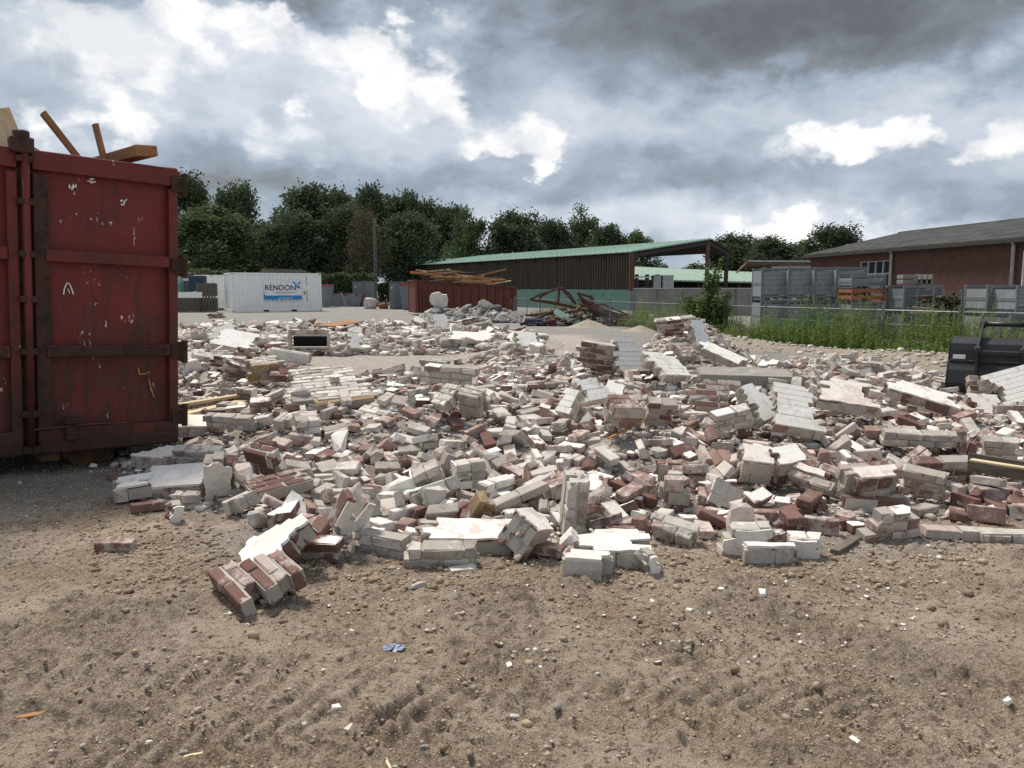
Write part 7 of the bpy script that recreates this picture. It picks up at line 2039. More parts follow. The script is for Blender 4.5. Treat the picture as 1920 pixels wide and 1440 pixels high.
def white_container():
    p = gnd(437, 581)
    p = Vector(((437 - CX) / F * 52.5, 52.5, 0))
    c = box_container(p, math.radians(30), 6.06, 2.44, 2.62, 'white_paint', 'white corrugated storage container bearing a blue and white company board')
    s = sub('sign', MB().box((2.06 + 1.32, -.012, 1.46), (2.55, .02, 1.42)), 'sign_white', c, .003)
    x0, x1, z0, z1 = 2.10, 4.66, .76, 2.17
    wave = [(x0, .95)] + [(x0, 1.42), (x0 + .06, 1.14), (x0 + .14, 1.10)] + [(x1, 1.10)]
    n = 18
    for k in range(n + 1):
        wave.append((x1 - (x1 - x0) * k / n, .80 + (.05 if k % 2 else -.03)))
    b = MB().prism(wave, -.024, -.030, lambda u, v, w: (u, w, v))
    sub('blue_band', b, 'blue_print', s)
    text_mesh('RENDON', .50, 'lettering', 'navy_print', s, (3.22, -.026, 1.46), (math.pi / 2, 0, 0), .003)
    text_mesh('www.rendon.nl', .16, 'lettering', 'sign_white', s, (3.55, -.034, .88), (math.pi / 2, 0, 0), .002)
    m = MB()
    for k in range(9):
        m.box((2.95 + k * .15, -.025, 1.30), (.11, .006, .035))
    sub('small_print', m, 'navy_print', s)
    bf = MB()
    cx, cz = 4.34, 1.86
    for pl in ([(0, .02), (-.30, .26), (-.24, .05), (-.05, -.02)], [(.03, .02), (.28, .24), (.20, .02), (.04, -.03)], [(-.03, -.05), (-.14, -.10), (-.02, -.26), (.0, -.08)], [(.03, -.05), (.2, -.12), (.22, -.33), (.02, -.22)]):
        bf.prism([(cx + u, cz + v) for u, v in pl], -.024, -.031, lambda u, v, w: (u, w, v))
    sub('butterfly_emblem', bf, 'blue_print', s)
    m = MB()
    for k in range(9):
        m.box((5.04, .02, .72 + k * .16 + (.35 if k > 4 else 0)), (.035, .012, .09))
    sub('marking', m, 'navy_print', c)
    sub('sticker', MB().box((4.86, .018, 1.28), (.10, .012, .22)), 'crate_yellow', c)
    return c


WC = white_container()
GC = 'white boxes at the left of the yard'
p = Vector(((398 - CX) / F * 57.5, 57.5, 0))
box_container(p, math.radians(30), 1.9, 3.0, 2.55, 'white_paint', 'white container seen end on behind the signed container', group=GC)
p = Vector(((374 - CX) / F * 60.0, 60.0, 0))
box_container(p, math.radians(28), 1.5, 2.2, 2.6, 'white_paint', 'white box standing behind the dark pallets at the far left', group=GC)
# sheets lying on top of the white container


def on_container(lx, ly, lz):
    a = math.radians(30)
    q = Vector(((437 - CX) / F * 52.5, 52.5, 0))
    return q + Vector((lx * math.cos(a) - ly * math.sin(a), lx * math.sin(a) + ly * math.cos(a), lz))


for k, (l0, l1, z, y, mt, lab) in enumerate(((2.2, 5.4, 2.70, .7, 'old_timber', 'dark sheet lying lowest on the roof of the signed container'), (2.5, 5.1, 2.78, .8, 'galvanised', 'pale metal sheet lying in the middle of the roof stack'),
                                             (2.3, 4.9, 2.86, .9, 'old_timber', 'dark sheet lying on top of the roof stack'))):
    plank(on_container(l0, y, z), on_container(l1, y, z), 1.0, .06, mt, lab, name='sheet', group='sheets on the container roof', cat='sheet')


def pallet_stack(px, py, y, w, h, n, label, yaw=.5):
    """A slatted crate of old grey boards standing on the yard."""
    p = Vector(((px - CX) / F * y, y, 0))
    root = empty('pallet_crate', p, yaw, label, 'crate', 'dark wooden crates in the left yard')
    for k in range(n):
        x = -w / 2 + w * (k + .5) / n
        r = random.Random(k * 7 + int(px))
        sub('slat', MB().box((x, -.45, h / 2 + r.uniform(-.05, .02)), (w / n * .78, .03, h + r.uniform(-.06, .06))), 'old_timber', root)
    for z in (.15, h - .2):
        sub('rail', MB().box((0, -.42, z), (w, .025, .12)), 'old_timber', root)
    sub('back', MB().box((0, .3, h / 2), (w, .04, h - .1)), 'old_timber', root)
    for sx in (-1, 1):
        sub('side', MB().box((sx * (w / 2 - .02), -.06, h / 2), (.03, .68, h - .12)), 'old_timber', root)
    return root


c1 = pallet_stack(392, 575, 53.5, 1.25, 1.0, 7, 'lower dark wooden crate left of the white container', .2)
c2 = pallet_stack(392, 545, 53.5, 1.25, .95, 7, 'upper dark wooden crate left of the white container', .2)
c2.location.z = 1.02
c3 = pallet_stack(356, 578, 53.0, 1.6, 1.15, 9, 'greenish dark wooden crate at the far left under the white board', .15)
b = at(356, 553, 52.4)
o = MB().box((0, 0, 0), (1.6, .06, .38)).build('board', 'white_trim')
o.location = b
tag(o, 'white printed board leaning above the greenish crate', 'board')
o = MB().box((0, 0, 0), (1.0, .7, 1.05)).box((0, 0, .53), (1.06, .76, .04)).build('box', 'blue_box', None, False, .02)
o.location = at(371, 532, 55)
tag(o, 'dark blue box standing behind the crates at the far left', 'box')
o = MB().tube([(0, 0, 0), (0, 0, 2.3)], .24, 10, r2=.20).build('barrel', 'green_wall', None, True)
o.location = at(340, 578, 55)
o.location.z = 0
tag(o, 'green upright roll behind the white board at the far left', 'roll')
o = MB().tube([(0, 0, 0), (0, 0, 3.0)], .035, 6).build('post', 'galvanised')
p = at(342, 570, 56)
o.location = (p.x, p.y, 0)
tag(o, 'thin steel post rising behind the crates at the far left', 'post')


def skip(px, y, w, h, label, mat='skip_grey', rim=True, yaw=.25, d=1.6):
    p = Vector(((px - CX) / F * y, y, 0))
    root = empty('skip', p, yaw, label, 'skip', 'grey skips in the back yard')
    m = MB()
    t = .12
    m.prism([(-w / 2 + t * 2, .05), (w / 2 - t * 2, .05), (w / 2, h), (-w / 2, h)], 0, .05, lambda u, v, q: (u, q, v))
    m.prism([(-w / 2 + t * 2, .05), (w / 2 - t * 2, .05), (w / 2, h), (-w / 2, h)], d, d + .05, lambda u, v, q: (u, q, v))
    for s in (-1, 1):
        m.add([(s * (w / 2 - 2 * t), 0.05, .05), (s * w / 2, .05, h), (s * w / 2, d, h), (s * (w / 2 - 2 * t), d, .05),
               (s * (w / 2 - 2 * t - .05), 0.05, .05), (s * (w / 2 - .05), .05, h), (s * (w / 2 - .05), d, h), (s * (w / 2 - 2 * t - .05), d, .05)],
              [(0, 1, 2, 3), (7, 6, 5, 4), (0, 4, 5, 1), (1, 5, 6, 2), (2, 6, 7, 3), (3, 7, 4, 0)])
    m.box((0, d / 2, .08), (w - 4 * t, d, .05))
    sub('tub', m, mat, root)
    for k in range(max(2, int(w / .7))):
        x = -w / 2 + .3 + (w - .6) * k / max(1, int(w / .7) - 1)
        sub('rib', MB().box((x * .96, -.03, h / 2), (.08, .06, h - .1)), mat, root)
    if rim:
        for s in (-1, 0, 1):
            sub('hook', MB().box((s * w * .36, -.03, h - .06), (.28, .09, .16)), 'rim_red', root)
    return root


skip(610, 67, 1.3, 1.95, 'tall narrow grey skip with red rim right of the white container', yaw=.1)
skip(649, 70, 2.9, 1.15, 'long low grey skip with red lifting hooks in the back yard', yaw=.15)
skip(762, 58.5, .95, 1.95, 'small pale grey skip between the grey steel shed and the far red container', 'skip_grey', True, .1)


def door_box(px, y, w, h, label, mat='grey_steel', yaw=.3):
    p = Vector(((px - CX) / F * y, y, 0))
    root = empty('steel_shed', p, yaw, label, 'steel shed', 'grey steel sheds in the back yard')
    sub('body', MB().box((0, .8, h / 2), (w, 1.6, h)), mat, root, .03)
    for s in (-1, 1):
        dd = sub('door', MB().box((s * w * .24, -.02, h * .49), (w * .46, .04, h * .92)), mat, root, .01)
        sub('rod', MB().tube([(s * w * .12, -.06, .1), (s * w * .12, -.06, h * .93)], .025, 6), 'galvanised', dd)
    sub('roof_rim', MB().box((0, .8, h + .03), (w + .06, 1.66, .06)), mat, root)
    sub('sticker', MB().box((-w * .36, -.05, h * .8), (.10, .01, .12)), 'white_trim', root)
    return root


door_box(683, 72, 1.9, 2.2, 'dark grey steel cabinet behind the low skip', 'grey_steel', .1)
door_box(748, 61, 1.35, 2.05, 'blue grey steel shed with double doors left of the far red container', 'grey_steel', .12)
o = link('rubble_bag', lump_mesh(77, (1.15, .9, 1.05), 60))
set_mat(o, 'bag')
p = at(695, 570, 62)
o.location = (p.x, p.y, .42)
sb = o.modifiers.new('soft', 'SUBSURF')
sb.levels = sb.render_levels = 2
tag(o, 'bulging whitish bag of rubble standing before the dark grey cabinet', 'bag')
o = link('rubble_bag', lump_mesh(78, (1.0, .9, .5), 40))
set_mat(o, 'house_brick')
p = at(718, 572, 62)
o.location = (p.x, p.y, .2)
tag(o, 'low heap of reddish rubble under a white cloth, right of the whitish bag', 'rubble heap')
plank(at(640, 548, 66), at(648, 574, 65.5), .12, .05, 'galvanised', 'pale plank leaning on the low grey skip', (0, -1, 0))


def mast():
    p = at(705, 560, 78)
    root = empty('lattice_mast', (p.x, p.y, 0), .4, 'slender grey lattice mast rising behind the yard', 'mast')
    h = 8.4
    for x, y in ((-.11, 0), (.11, 0), (0, .18)):
        sub('leg', MB().tube([(x, y, 0), (x, y, h)], .022, 6), 'galvanised', root)
    m = MB()
    n = 16
    for k in range(n):
        z0, z1 = h * k / n, h * (k + 1) / n
        m.bar((-.11, 0, z0), (.11, 0, z1), .012).bar((.11, 0, z0), (0, .18, z1), .012).bar((0, .18, z0), (-.11, 0, z1), .012)
    sub('bracing', m, 'galvanised', root)


mast()


# ------------------------------------------------------------------ the far red container with timber
def far_container():
    L = Vector(((780 - CX) / F * 46.0, 46.0, 0.15))
    a = math.atan2(.30, .954)
    root = empty('roll_off_container', L, a, 'rust red ribbed container heaped with waste timber before the green shed', 'waste container')
    W, D = 6.15, 2.4

    def top(x):
        return 1.86 - .40 * x / W
    m = MB()
    for y0, y1 in ((0.03, .07), (D - .07, D - .03)):
        m.prism([(0, 0), (W, 0), (W, top(W)), (0, top(0))], y0, y1, lambda u, v, w: (u, w, v))
    m.prism([(.03, 0), (.07, 0), (.07, top(0)), (.03, top(0))], .07, D - .07, lambda u, v, w: (u, w, v))
    m.box((W - .05, D / 2, top(W) / 2), (.05, D - .14, top(W)))
    m.box((W / 2, D / 2, .06), (W - .2, D - .2, .06))
    sub('body', m, 'far_red', root)
    for k in range(12):
        x = .28 + (W - .5) * k / 11
        sub('rib', MB().box((x, -.02, top(x) / 2), (.10, .09, top(x) - .06)), 'rusty_steel', root)
    m = MB()
    for y in (.02, D - .02):
        m.bar((0, y, top(0) + .02), (W, y, top(W) + .02), .14, .10)
    m.bar((0, .1, top(0) + .02), (0, D - .1, top(0) + .02), .12, .10).bar((W, .1, top(W) + .02), (W, D - .1, top(W) + .02), .12, .10)
    sub('top_rail', m, 'rusty_steel', root)
    sub('corner_post', MB().box((.06, .01, .93), (.16, .14, 1.84)), 'far_red', root)
    sub('corner_post', MB().box((W - .06, .01, .73), (.16, .14, 1.42)), 'far_red', root)
    sub('ladder', MB().bar((.45, -.04, .2), (.45, -.04, 1.5), .04).bar((.85, -.04, .2), (.85, -.04, 1.5), .04).bar((.45, -.04, .6), (.85, -.04, .6), .04).bar((.45, -.04, 1.0), (.85, -.04, 1.0), .04), 'far_red', root)
    M = Matrix.Translation(L) @ Matrix.Rotation(a, 4, 'Z')
    r = random.Random(31)
    kinds = ['thin tan lath', 'thick brown beam', 'tan board', 'dark plank', 'short tan batten', 'broad yellowish plank']
    spots = ['at the left end', 'left of the middle', 'in the middle', 'right of the middle', 'at the right end']
    k = 0
    for i in range(40):
        x = .4 + (W - 1.6) * (i + .5) / 40 + r.uniform(-.2, .2)
        ln = r.uniform(1.0, 2.2)
        y = r.uniform(.3, 2.0)
        z = top(x) + .08 + r.uniform(0, .75) * (1 - abs(x - 2.0) / 4.6)
        yaw, pit = r.uniform(-.5, .5), r.uniform(-.12, .16)
        d = Vector((math.cos(yaw), math.sin(yaw), pit)) * ln / 2
        c = Vector((x + .3, y, z))
        kn = i % 6
        w, t = [(.06, .05), (.16, .14), (.18, .04), (.20, .05), (.09, .06), (.24, .05)][kn]
        o = plank(M @ (c - d), M @ (c + d), w, t, ['timber', 'timber', 'pale_timber', 'old_timber', 'timber', 'pale_timber'][kn],
                  f'{kinds[kn]} lying {["low", "high", "askew", "across", "level"][i % 5]} {spots[min(4, i * 5 // 40)]} of the timber heap', group='timber heaped on the far red container')
    plank(M @ Vector((2.6, 1.0, top(2) + .12)), at(949, 505, 47.6), .11, .09, 'timber', 'long batten slanting up to the right out of the timber heap', group='timber heaped on the far red container')
    plank(M @ Vector((2.8, .15, top(2) + .10)), M @ Vector((4.6, .1, top(4.6) + .22)), .2, .2, 'timber', 'long thick beam end lying along the front rim of the far red container', group='timber heaped on the far red container')


far_container()


def grey_heap():
    """Broken tarmac in front of the far red container."""
    rs = random.Random(19)
    n = 0
    P = []
    while n < 64:
        px, y = rs.uniform(800, 990), rs.uniform(36, 45)
        c = 1 - ((px - 885) / 115) ** 2
        h = .75 * max(0, c) * (1 - abs(y - 40.5) / 5.5)
        if h < .05:
            continue
        x = (px - CX) / F * y
        i = rs.randrange(8)
        o = link('tarmac_lump', LUMPS[i])
        set_mat(o, rs.choice(['asphalt_lump', 'asphalt_lump', 'asphalt_lump', 'concrete', 'grey']))
        o.location = (x, y, h * rs.uniform(.5, 1.1))
        s = rs.uniform(1.6, 3.8)
        o.scale = (s, s, s)
        o.rotation_euler = (rs.uniform(-.7, .7), rs.uniform(-.7, .7), rs.uniform(0, 6))
        P.append((x, y, h))
        tag(o, auto_label(o.location, f'{["small", "flat", "small", "large", "chunky", "thin", "middling", "bulky"][i]} grey tarmac lump', ['in the dark heap', 'tilted in the dark heap', 'low in the dark heap']), 'tarmac lump', 'lumps of broken tarmac before the far red container')
        n += 1
    r2 = np.random.RandomState(4)
    pts = []
    sz = []
    for k in range(1500):
        px, y = r2.uniform(790, 1000), r2.uniform(35.5, 46)
        c = 1 - ((px - 890) / 118) ** 2
        h = .6 * max(0, c) * max(0, 1 - abs(y - 40.5) / 6)
        if h > .01:
            pts.append(((px - CX) / F * y, y, h * r2.uniform(.2, 1)))
            sz.append(r2.uniform(.06, .18))
    tag(scatter_mesh('tarmac_rubble', np.array(pts), np.array(sz), ('asphalt_lump', 'concrete', 'grey'), r2.choice([0, 0, 0, 1, 2], len(pts)), 6),
        'small dark crumbs filling the heap of broken tarmac', 'rubble', kind='stuff')
    o = MB().prism(jagged(1.0, .8, 5, .1, .2), -.06, .06, lambda u, v, w: (u, w, v)).build('concrete_slab', 'white')
    o.location = at(823, 562, 40)
    o.rotation_euler = (.2, .3, .2)
    tag(o, 'pale broken slab standing up on the dark tarmac heap', 'concrete slab', None, 'thing')
    o = MB().prism(jagged(1.3, .5, 6, .1, .2), -.12, .12, lambda u, v, w: (u, w, v)).build('concrete_slab', 'white')
    o.location = at(918, 577, 40)
    o.rotation_euler = (-.6, .5, .1)
    tag(o, 'pale slab sloping down on the right of the dark tarmac heap', 'concrete slab', None, 'thing')


grey_heap()
LAND += [((865, 550), 'far red container'), ((520, 545), 'white container'), ((880, 590), 'dark tarmac heap')]


# ------------------------------------------------------------------ twisted steel
def steel_scrap():
    g = 'rusty beams of the scrap heap'

    def bm_(pts, w, label, y=None, mat='rusty_steel'):
        m = MB()
        P = [at(px, py, yy) for px, py, yy in pts]
        for a, b in zip(P, P[1:]):
            m.bar(a, b, w, w * .8)
        tag(m.build('steel_beam', mat), label, 'steel beam', g)
    # the arched roof truss on the left
    root = empty('roof_truss', (0, 0, 0), 0, 'arched rusty roof truss lying bent at the left of the scrap heap', 'roof truss')
    arc = [(993, 562, 35), (1016, 551, 35), (1048, 541, 35.2), (1052, 540, 35.2), (1068, 552, 35.4), (1080, 570, 35.4)]
    m = MB()
    P = [at(*q) for q in arc]
    for a, b in zip(P, P[1:]):
        m.bar(a, b, .10, .09)
    sub('top_chord', m, 'rusty_steel', root)
    m = MB()
    P = [at(*q) for q in ((995, 562, 35), (1030, 567, 35), (1070, 575, 35.2), (1100, 583, 35.2))]
    for a, b in zip(P, P[1:]):
        m.bar(a, b, .15, .12)
    sub('bottom_chord', m, 'rusty_steel', root)
    for a, b in (((1014, 552, 35), (1011, 564, 35)), ((1049, 541, 35.2), (1046, 571, 35.1)), ((1051, 541, 35.2), (1080, 571, 35.2)), ((1030, 547, 35.1), (1012, 558, 35.1))):
        sub('strut', MB().bar(at(*a), at(*b), .07), 'rusty_steel', root)
    r = random.Random(3)
    data = [([(1083, 548, 34), (1094, 566, 34), (1120, 590, 33.6), (1150, 607, 33.4)], .17, 'thickest rusty beam sloping down from the peak of the scrap heap'),
            ([(1085, 550, 34.4), (1110, 558, 34.4), (1112, 571, 34.3)], .12, 'short bent rusty beam at the peak of the scrap heap'),
            ([(1090, 575, 34), (1130, 570, 34.6), (1190, 596, 34), (1232, 610, 33.6)], .10, 'long thin rusty beam running right along the scrap heap top'),
            ([(976, 608, 33), (1010, 596, 33.4), (1035, 584, 33.6)], .14, 'rusty beam rising from the low left foot of the scrap heap'),
            ([(985, 592, 34), (1030, 588, 34), (1065, 590, 34)], .11, 'level rusty beam under the arched truss'),
            ([(1100, 588, 33.6), (1086, 576, 33.8), (1062, 600, 33.4)], .09, 'bent rusty rod folded below the thickest beam'),
            ([(1110, 563, 34.2), (1108, 553, 34.2)], .10, 'stub of beam standing up at the scrap heap peak')]
    for p, w, l in data:
        bm_(p, w, l)
    words_a = ['long thin', 'straight', 'slightly bent', 'sagging', 'thin', 'twisted']
    for i in range(24):
        t = i / 23
        x0, y0 = 1085 + 45 * t + r.uniform(-8, 8), 560 + 36 * t + r.uniform(-6, 8)
        x1, y1 = 1150 + 90 * r.random(), 600 + 14 * r.random()
        d = 33.0 + 1.8 * r.random()
        xm, ym = (x0 + x1) / 2, (y0 + y1) / 2 + r.uniform(-3, 4)
        bm_([(x0, y0, d), (xm, ym, d - .2), (x1, y1, d - .3)], r.uniform(.05, .11),
            f'{words_a[i % 6]} rusty bar, {["uppermost", "high", "middle", "low", "lowest"][min(4, i * 5 // 24)]} in the fan of bars {["ending short", "ending far right", "crossing others", "against the weeds", "beside the thickest beam"][i % 5]}')
    for i in range(12):
        x0, y0 = r.uniform(1000, 1090), r.uniform(585, 600)
        x1, y1 = x0 + r.uniform(15, 60), y0 + r.uniform(-14, 6)
        d = 33.2 + r.random()
        bm_([(x0, y0, d), (x1, y1, d)], r.uniform(.06, .12), f'{["short", "stubby", "thin", "dark"][i % 4]} rusty bar {["near the sheets", "below the truss", "at the low left"][i % 3]} {["lying level", "tilted up", "leaning"][(i // 3) % 3]} in the scrap')
    for px, py, w, h, lab in ((1050, 589, .6, .36, 'flat pale green sheet on the left of the scrap heap'), (1068, 597, .45, .4, 'small green folded sheet in the scrap heap'),
                              (1079, 601, .5, .42, 'crumpled pale green sheet low in the scrap heap')):
        o = MB().prism(jagged(w, h, int(px), .05, .15), -.02, .02, lambda u, v, q: (u, q, v)).build('metal_sheet', 'green_roof')
        o.location = at(px, py, 32.8)
        o.rotation_euler = (-.5, .5, .2)
        tag(o, lab, 'metal sheet', 'green sheets in the scrap heap')
    o = MB().box((0, 0, 0), (.9, .5, .3), jit=.08, rng=r).build('plastic_sack', 'blue_box', None, False, .05)
    o.location = at(1005, 602, 32.9)
    tag(o, 'dark blue sack lying at the left of the scrap heap', 'sack')
    # dark base of the scrap: small bits
    r2 = np.random.RandomState(9)
    n = 900
    px, y = r2.uniform(985, 1200, n), r2.uniform(32.5, 35.5, n)
    h = .5 * np.maximum(0, 1 - np.abs(px - 1085) / 115)
    pts = np.stack([(px - CX) / F * y, y, h * r2.uniform(.1, 1, n)], -1)
    tag(scatter_mesh('scrap_bits', pts, r2.uniform(.04, .14, n), ('rusty_steel', 'asphalt_lump', 'old_timber'), r2.randint(0, 3, n), 9), 'rusty bits and dark clutter under the beams', 'scrap', kind='stuff')


steel_scrap()


def sand_heap(px, py, y, w, h, label):
    p = Vector(((px - CX) / F * y, y, 0))
    m = MB()
    n, k = 22, 7
    r = random.Random(int(px))
    V = []
    for j in range(k):
        t = j / (k - 1)
        for i in range(n):
            a = 6.283 * i / n
            rr = w / 2 * t * (1 + .10 * math.sin(3 * a + px) + r.uniform(-.03, .03))
            V.append((rr * math.cos(a), rr * .7 * math.sin(a), h * (1 - t) ** 1.15 * (1 + r.uniform(-.05, .05)) - .02))
    m.add(V, [(j * n + i, j * n + (i + 1) % n, (j + 1) * n + (i + 1) % n, (j + 1) * n + i) for j in range(k - 1) for i in range(n)])
    o = m.build('sand_heap', 'sandpile', None, True)
    o.location = p
    tag(o, label, 'sand heap', 'sand heaps by the scrap', 'thing')


sand_heap(1103, 610, 31.5, 2.0, .36, 'left one of the two small sand heaps before the scrap')
sand_heap(1200, 612, 28.5, 1.5, .25, 'small sand heap right of the scrap bars, before the weeds')


# ------------------------------------------------------------------ green shed
def green_shed():
    A = Vector((8.45, 56.0, 0))
    d = Vector((-.523, .853, 0))           # along the wall, away from the camera
    w = Vector((.853, .523, 0))            # across, to the ridge
    Ln, hw = 43.0, 7.2
    root = empty('storage_shed', A, 0, 'long storage shed with pale green roof and brown and green sheet walls, open gable', 'shed')

    def T(a, b, z):
        return (d.x * a + w.x * b, d.y * a + w.y * b, z)
    ze, zr, zf = 4.18, 5.28, 4.55

    def slab(p, q, r_, s, t):
        m = MB()
        m.add([p, q, r_, s] + [(v[0], v[1], v[2] - t) for v in (p, q, r_, s)], [(0, 1, 2, 3), (7, 6, 5, 4), (0, 4, 5, 1), (1, 5, 6, 2), (2, 6, 7, 3), (3, 7, 4, 0)])
        return m
    mm = slab(T(-.25, -.35, ze), T(Ln, -.35, ze), T(Ln, hw, zr), T(-.25, hw, zr), .09)
    rf = sub('roof', mm, 'green_roof', root)
    mm = slab(T(-.25, hw + .02, zr), T(Ln, hw + .02, zr), T(Ln, 9.5, zf - .16), T(-.25, 9.5, zf - .16), .09)
    rf2 = sub('roof', mm, 'dark_roof', root)
    # corrugations of the roof, thin raised ribs
    m = MB()
    for k in range(70):
        a = -.4 + k * .62
        p, q = Vector(T(a, -.35, ze + .012)), Vector(T(a, hw, zr + .012))
        m.bar(p, q, .05, .03)
    sub('roof_ribs', m, 'green_roof', rf)['kind'] = 'stuff'
    soff = slab(T(-.2, -.30, ze - .10), T(Ln, -.30, ze - .10), T(Ln, hw, zr - .10), T(-.2, hw, zr - .10), .03)
    sub('soffit', soff, 'dark_roof', rf)
    for k in range(14):
        a0, a1 = Ln * k / 14, Ln * (k + 1) / 14
        mb = MB()
        mb.add([T(a0 + .02, 0, 1.50), T(a1 - .02, 0, 1.50), T(a1 - .02, 0, ze - .18), T(a0 + .02, 0, ze - .18), T(a0 + .02, .06, 1.50), T(a1 - .02, .06, 1.50), T(a1 - .02, .06, ze - .18), T(a0 + .02, .06, ze - .18)],
               [(0, 1, 2, 3), (7, 6, 5, 4), (0, 4, 5, 1), (1, 5, 6, 2), (2, 6, 7, 3), (3, 7, 4, 0)])
        pn = sub('wall_sheet', mb, 'brown_sheet', root)
        mb = MB()
        for i in range(10):
            a = a0 + (a1 - a0) * (i + .5) / 10
            p = Vector(T(a, -.012, 1.52))
            mb.bar(p, p + Vector((0, 0, ze - .18 - 1.54)), .10, .03, up=d)
        sub('sheet_ribs', mb, 'brown_sheet', pn)['kind'] = 'stuff'
        mb = MB()
        p, q = Vector(T(a0 + .02, -.05, .75)), Vector(T(a1 - .02, -.05, .75))
        mb.bar(p, q, .08, 1.49)
        sub('base_sheet', mb, 'green_wall', root)
        mb = MB()
        p = Vector(T(a0 + .1, -.12, ze - .30))
        mb.box(p, (.12, .12, .30))
        sub('purlin_end', mb, 'dark_roof', root)
    for k, (a, b) in enumerate(((-.05, 0.0), (-.05, hw), (-.05, 9.2), (12, 9.2), (24, 9.2), (36, 9.2), (12, hw), (24, hw))):
        top_ = ze - .14 if b == 0 else zr - .16 if b == hw else zf - .30
        mb = MB()
        p = Vector(T(a, b, 0))
        if b == 0:
            mb.box(p + Vector((-.1, -.2, top_ * .68)), (.36, .36, top_ * .64))
            sub('corner_post', mb, 'rusty_steel', root)
            mb = MB().box(p + Vector((-.1, -.2, 1.0)), (.26, .26, 2.0))
            sub('post', mb, 'grey_steel', root)
        else:
            mb.box(p + Vector((0, 0, top_ / 2)), (.26, .26, top_))
            sub('post', mb, 'dark_roof' if k != 1 else 'fascia', root)
    for a in (-.1, 12, 24):
        mb = MB()
        mb.bar(T(a, .1, ze - .28), T(a, hw, zr - .30), .16, .26).bar(T(a, hw, zr - .30), T(a, 9.4, zf - .38), .16, .26)
        sub('rafter', mb, 'dark_roof', root)
    far = MB().add([T(Ln, 0, 0), T(Ln, 10, 0), T(Ln, 10, zf - .5), T(Ln, hw, zr - .2), T(Ln, 0, ze - .2)], [(0, 1, 2, 3, 4)])
    mb = MB()
    mb.add([T(Ln, 0, 0), T(Ln, 10, 0), T(Ln, 10, zf - .5), T(Ln, hw, zr - .2), T(Ln, 0, ze - .2)], [(0, 1, 2, 3, 4)])
    sub('end_wall', mb, 'brown_sheet', root)
    # the slit window near the far end
    mb = MB()
    mb.bar(T(37.4, -.03, 3.55), T(39.6, -.03, 3.55), .06, .5)
    sub('window', mb, 'black_gap', root)


green_shed()


def back_shed():
    """The second green roof seen through the open gable."""
    root = empty('open_shed', (0, 0, 0), 0, 'low open shed with pale green roof behind the concrete wall', 'shed')
    a, b = at(1150, 498, 78), at(1452, 512, 74)
    c, e = at(1150, 523, 72), at(1452, 529, 68)
    m = MB().add([a, b, e, c] + [p - Vector((0, 0, .12)) for p in (a, b, e, c)], [(0, 1, 2, 3), (7, 6, 5, 4), (0, 4, 5, 1), (1, 5, 6, 2), (2, 6, 7, 3), (3, 7, 4, 0)])
    rf = sub('roof', m, 'green_roof_dull', root)
    m = MB()
    for k in range(36):
        t = (k + .5) / 36
        m.bar(a.lerp(b, t) + Vector((0, 0, .02)), c.lerp(e, t) + Vector((0, 0, .02)), .06, .04)
    sub('roof_ribs', m, 'green_roof_dull', rf)['kind'] = 'stuff'
    for t in (.02, .3, .55, .8, .98):
        p = c.lerp(e, t) + Vector((0, .4, 0))
        sub('post', MB().box((p.x, p.y, (p.z - .1) / 2), (.2, .2, p.z - .12)), 'dark_roof', root)
    p, q = a - Vector((0, .3, 0)), b - Vector((0, .3, 0))
    sub('back_wall', MB().bar((p.x, p.y, 1.5), (q.x, q.y, 1.5), .1, 3.0), 'dark_roof', root)
    # pallets and white packs stored under it
    for px, w, mt, lab in ((1213, 1.25, 'old_timber', 'grey stack of pallets under the open gable'),):
        o = empty('pallet_stack', (0, 0, 0), 0, lab, 'pallet stack')
        for k in range(9):
            p = at(px, 530, 62)
            sub('pallet', MB().box((p.x, p.y, .4 + k * .26), (2.0, 1.2, .05)).box((p.x - .8, p.y, .52 + k * .26), (.14, 1.1, .14)).box((p.x, p.y, .52 + k * .26), (.14, 1.1, .14)).box((p.x + .8, p.y, .52 + k * .26), (.14, 1.1, .14)), 'galvanised', o)
    for px, w, lab in ((1232, .75, 'narrow white wrapped pack right of the pallet stack'), (1249, 1.0, 'wide white wrapped pack right of the narrow one')):
        p = at(px, 530, 61.5)
        o = MB().box((0, 0, 1.3), (w, .9, 2.6)).build('wrapped_pack', 'sign_white', None, False, .03)
        o.location = (p.x, p.y, 0)
        tag(o, lab, 'wrapped pack', 'white packs under the open gable')


back_shed()


def concrete_wall():
    a, b = Vector((at(1188, 560, 50).x, 50, 0)), Vector((at(1432, 560, 45).x, 45, 0))
    root = empty('concrete_wall', (0, 0, 0), 0, 'low grey concrete panel wall behind the weeds and bush', 'wall')
    n = 5
    for k in range(n):
        p, q = a.lerp(b, k / n + .004), a.lerp(b, (k + 1) / n - .004)
        sub('panel', MB().bar((p.x, p.y, .77), (q.x, q.y, .77), .12, 1.54), 'cement', root)
    for k in range(n + 1):
        p = a.lerp(b, k / n)
        sub('post', MB().box((p.x, p.y - .08, .75), (.09, .10, 1.5)), 'grey_steel', root)
    p, q = a, b
    sub('coping', MB().bar((a.x, a.y - .01, 1.57), (b.x, b.y - .01, 1.57), .18, .06), 'gutter', root)


concrete_wall()


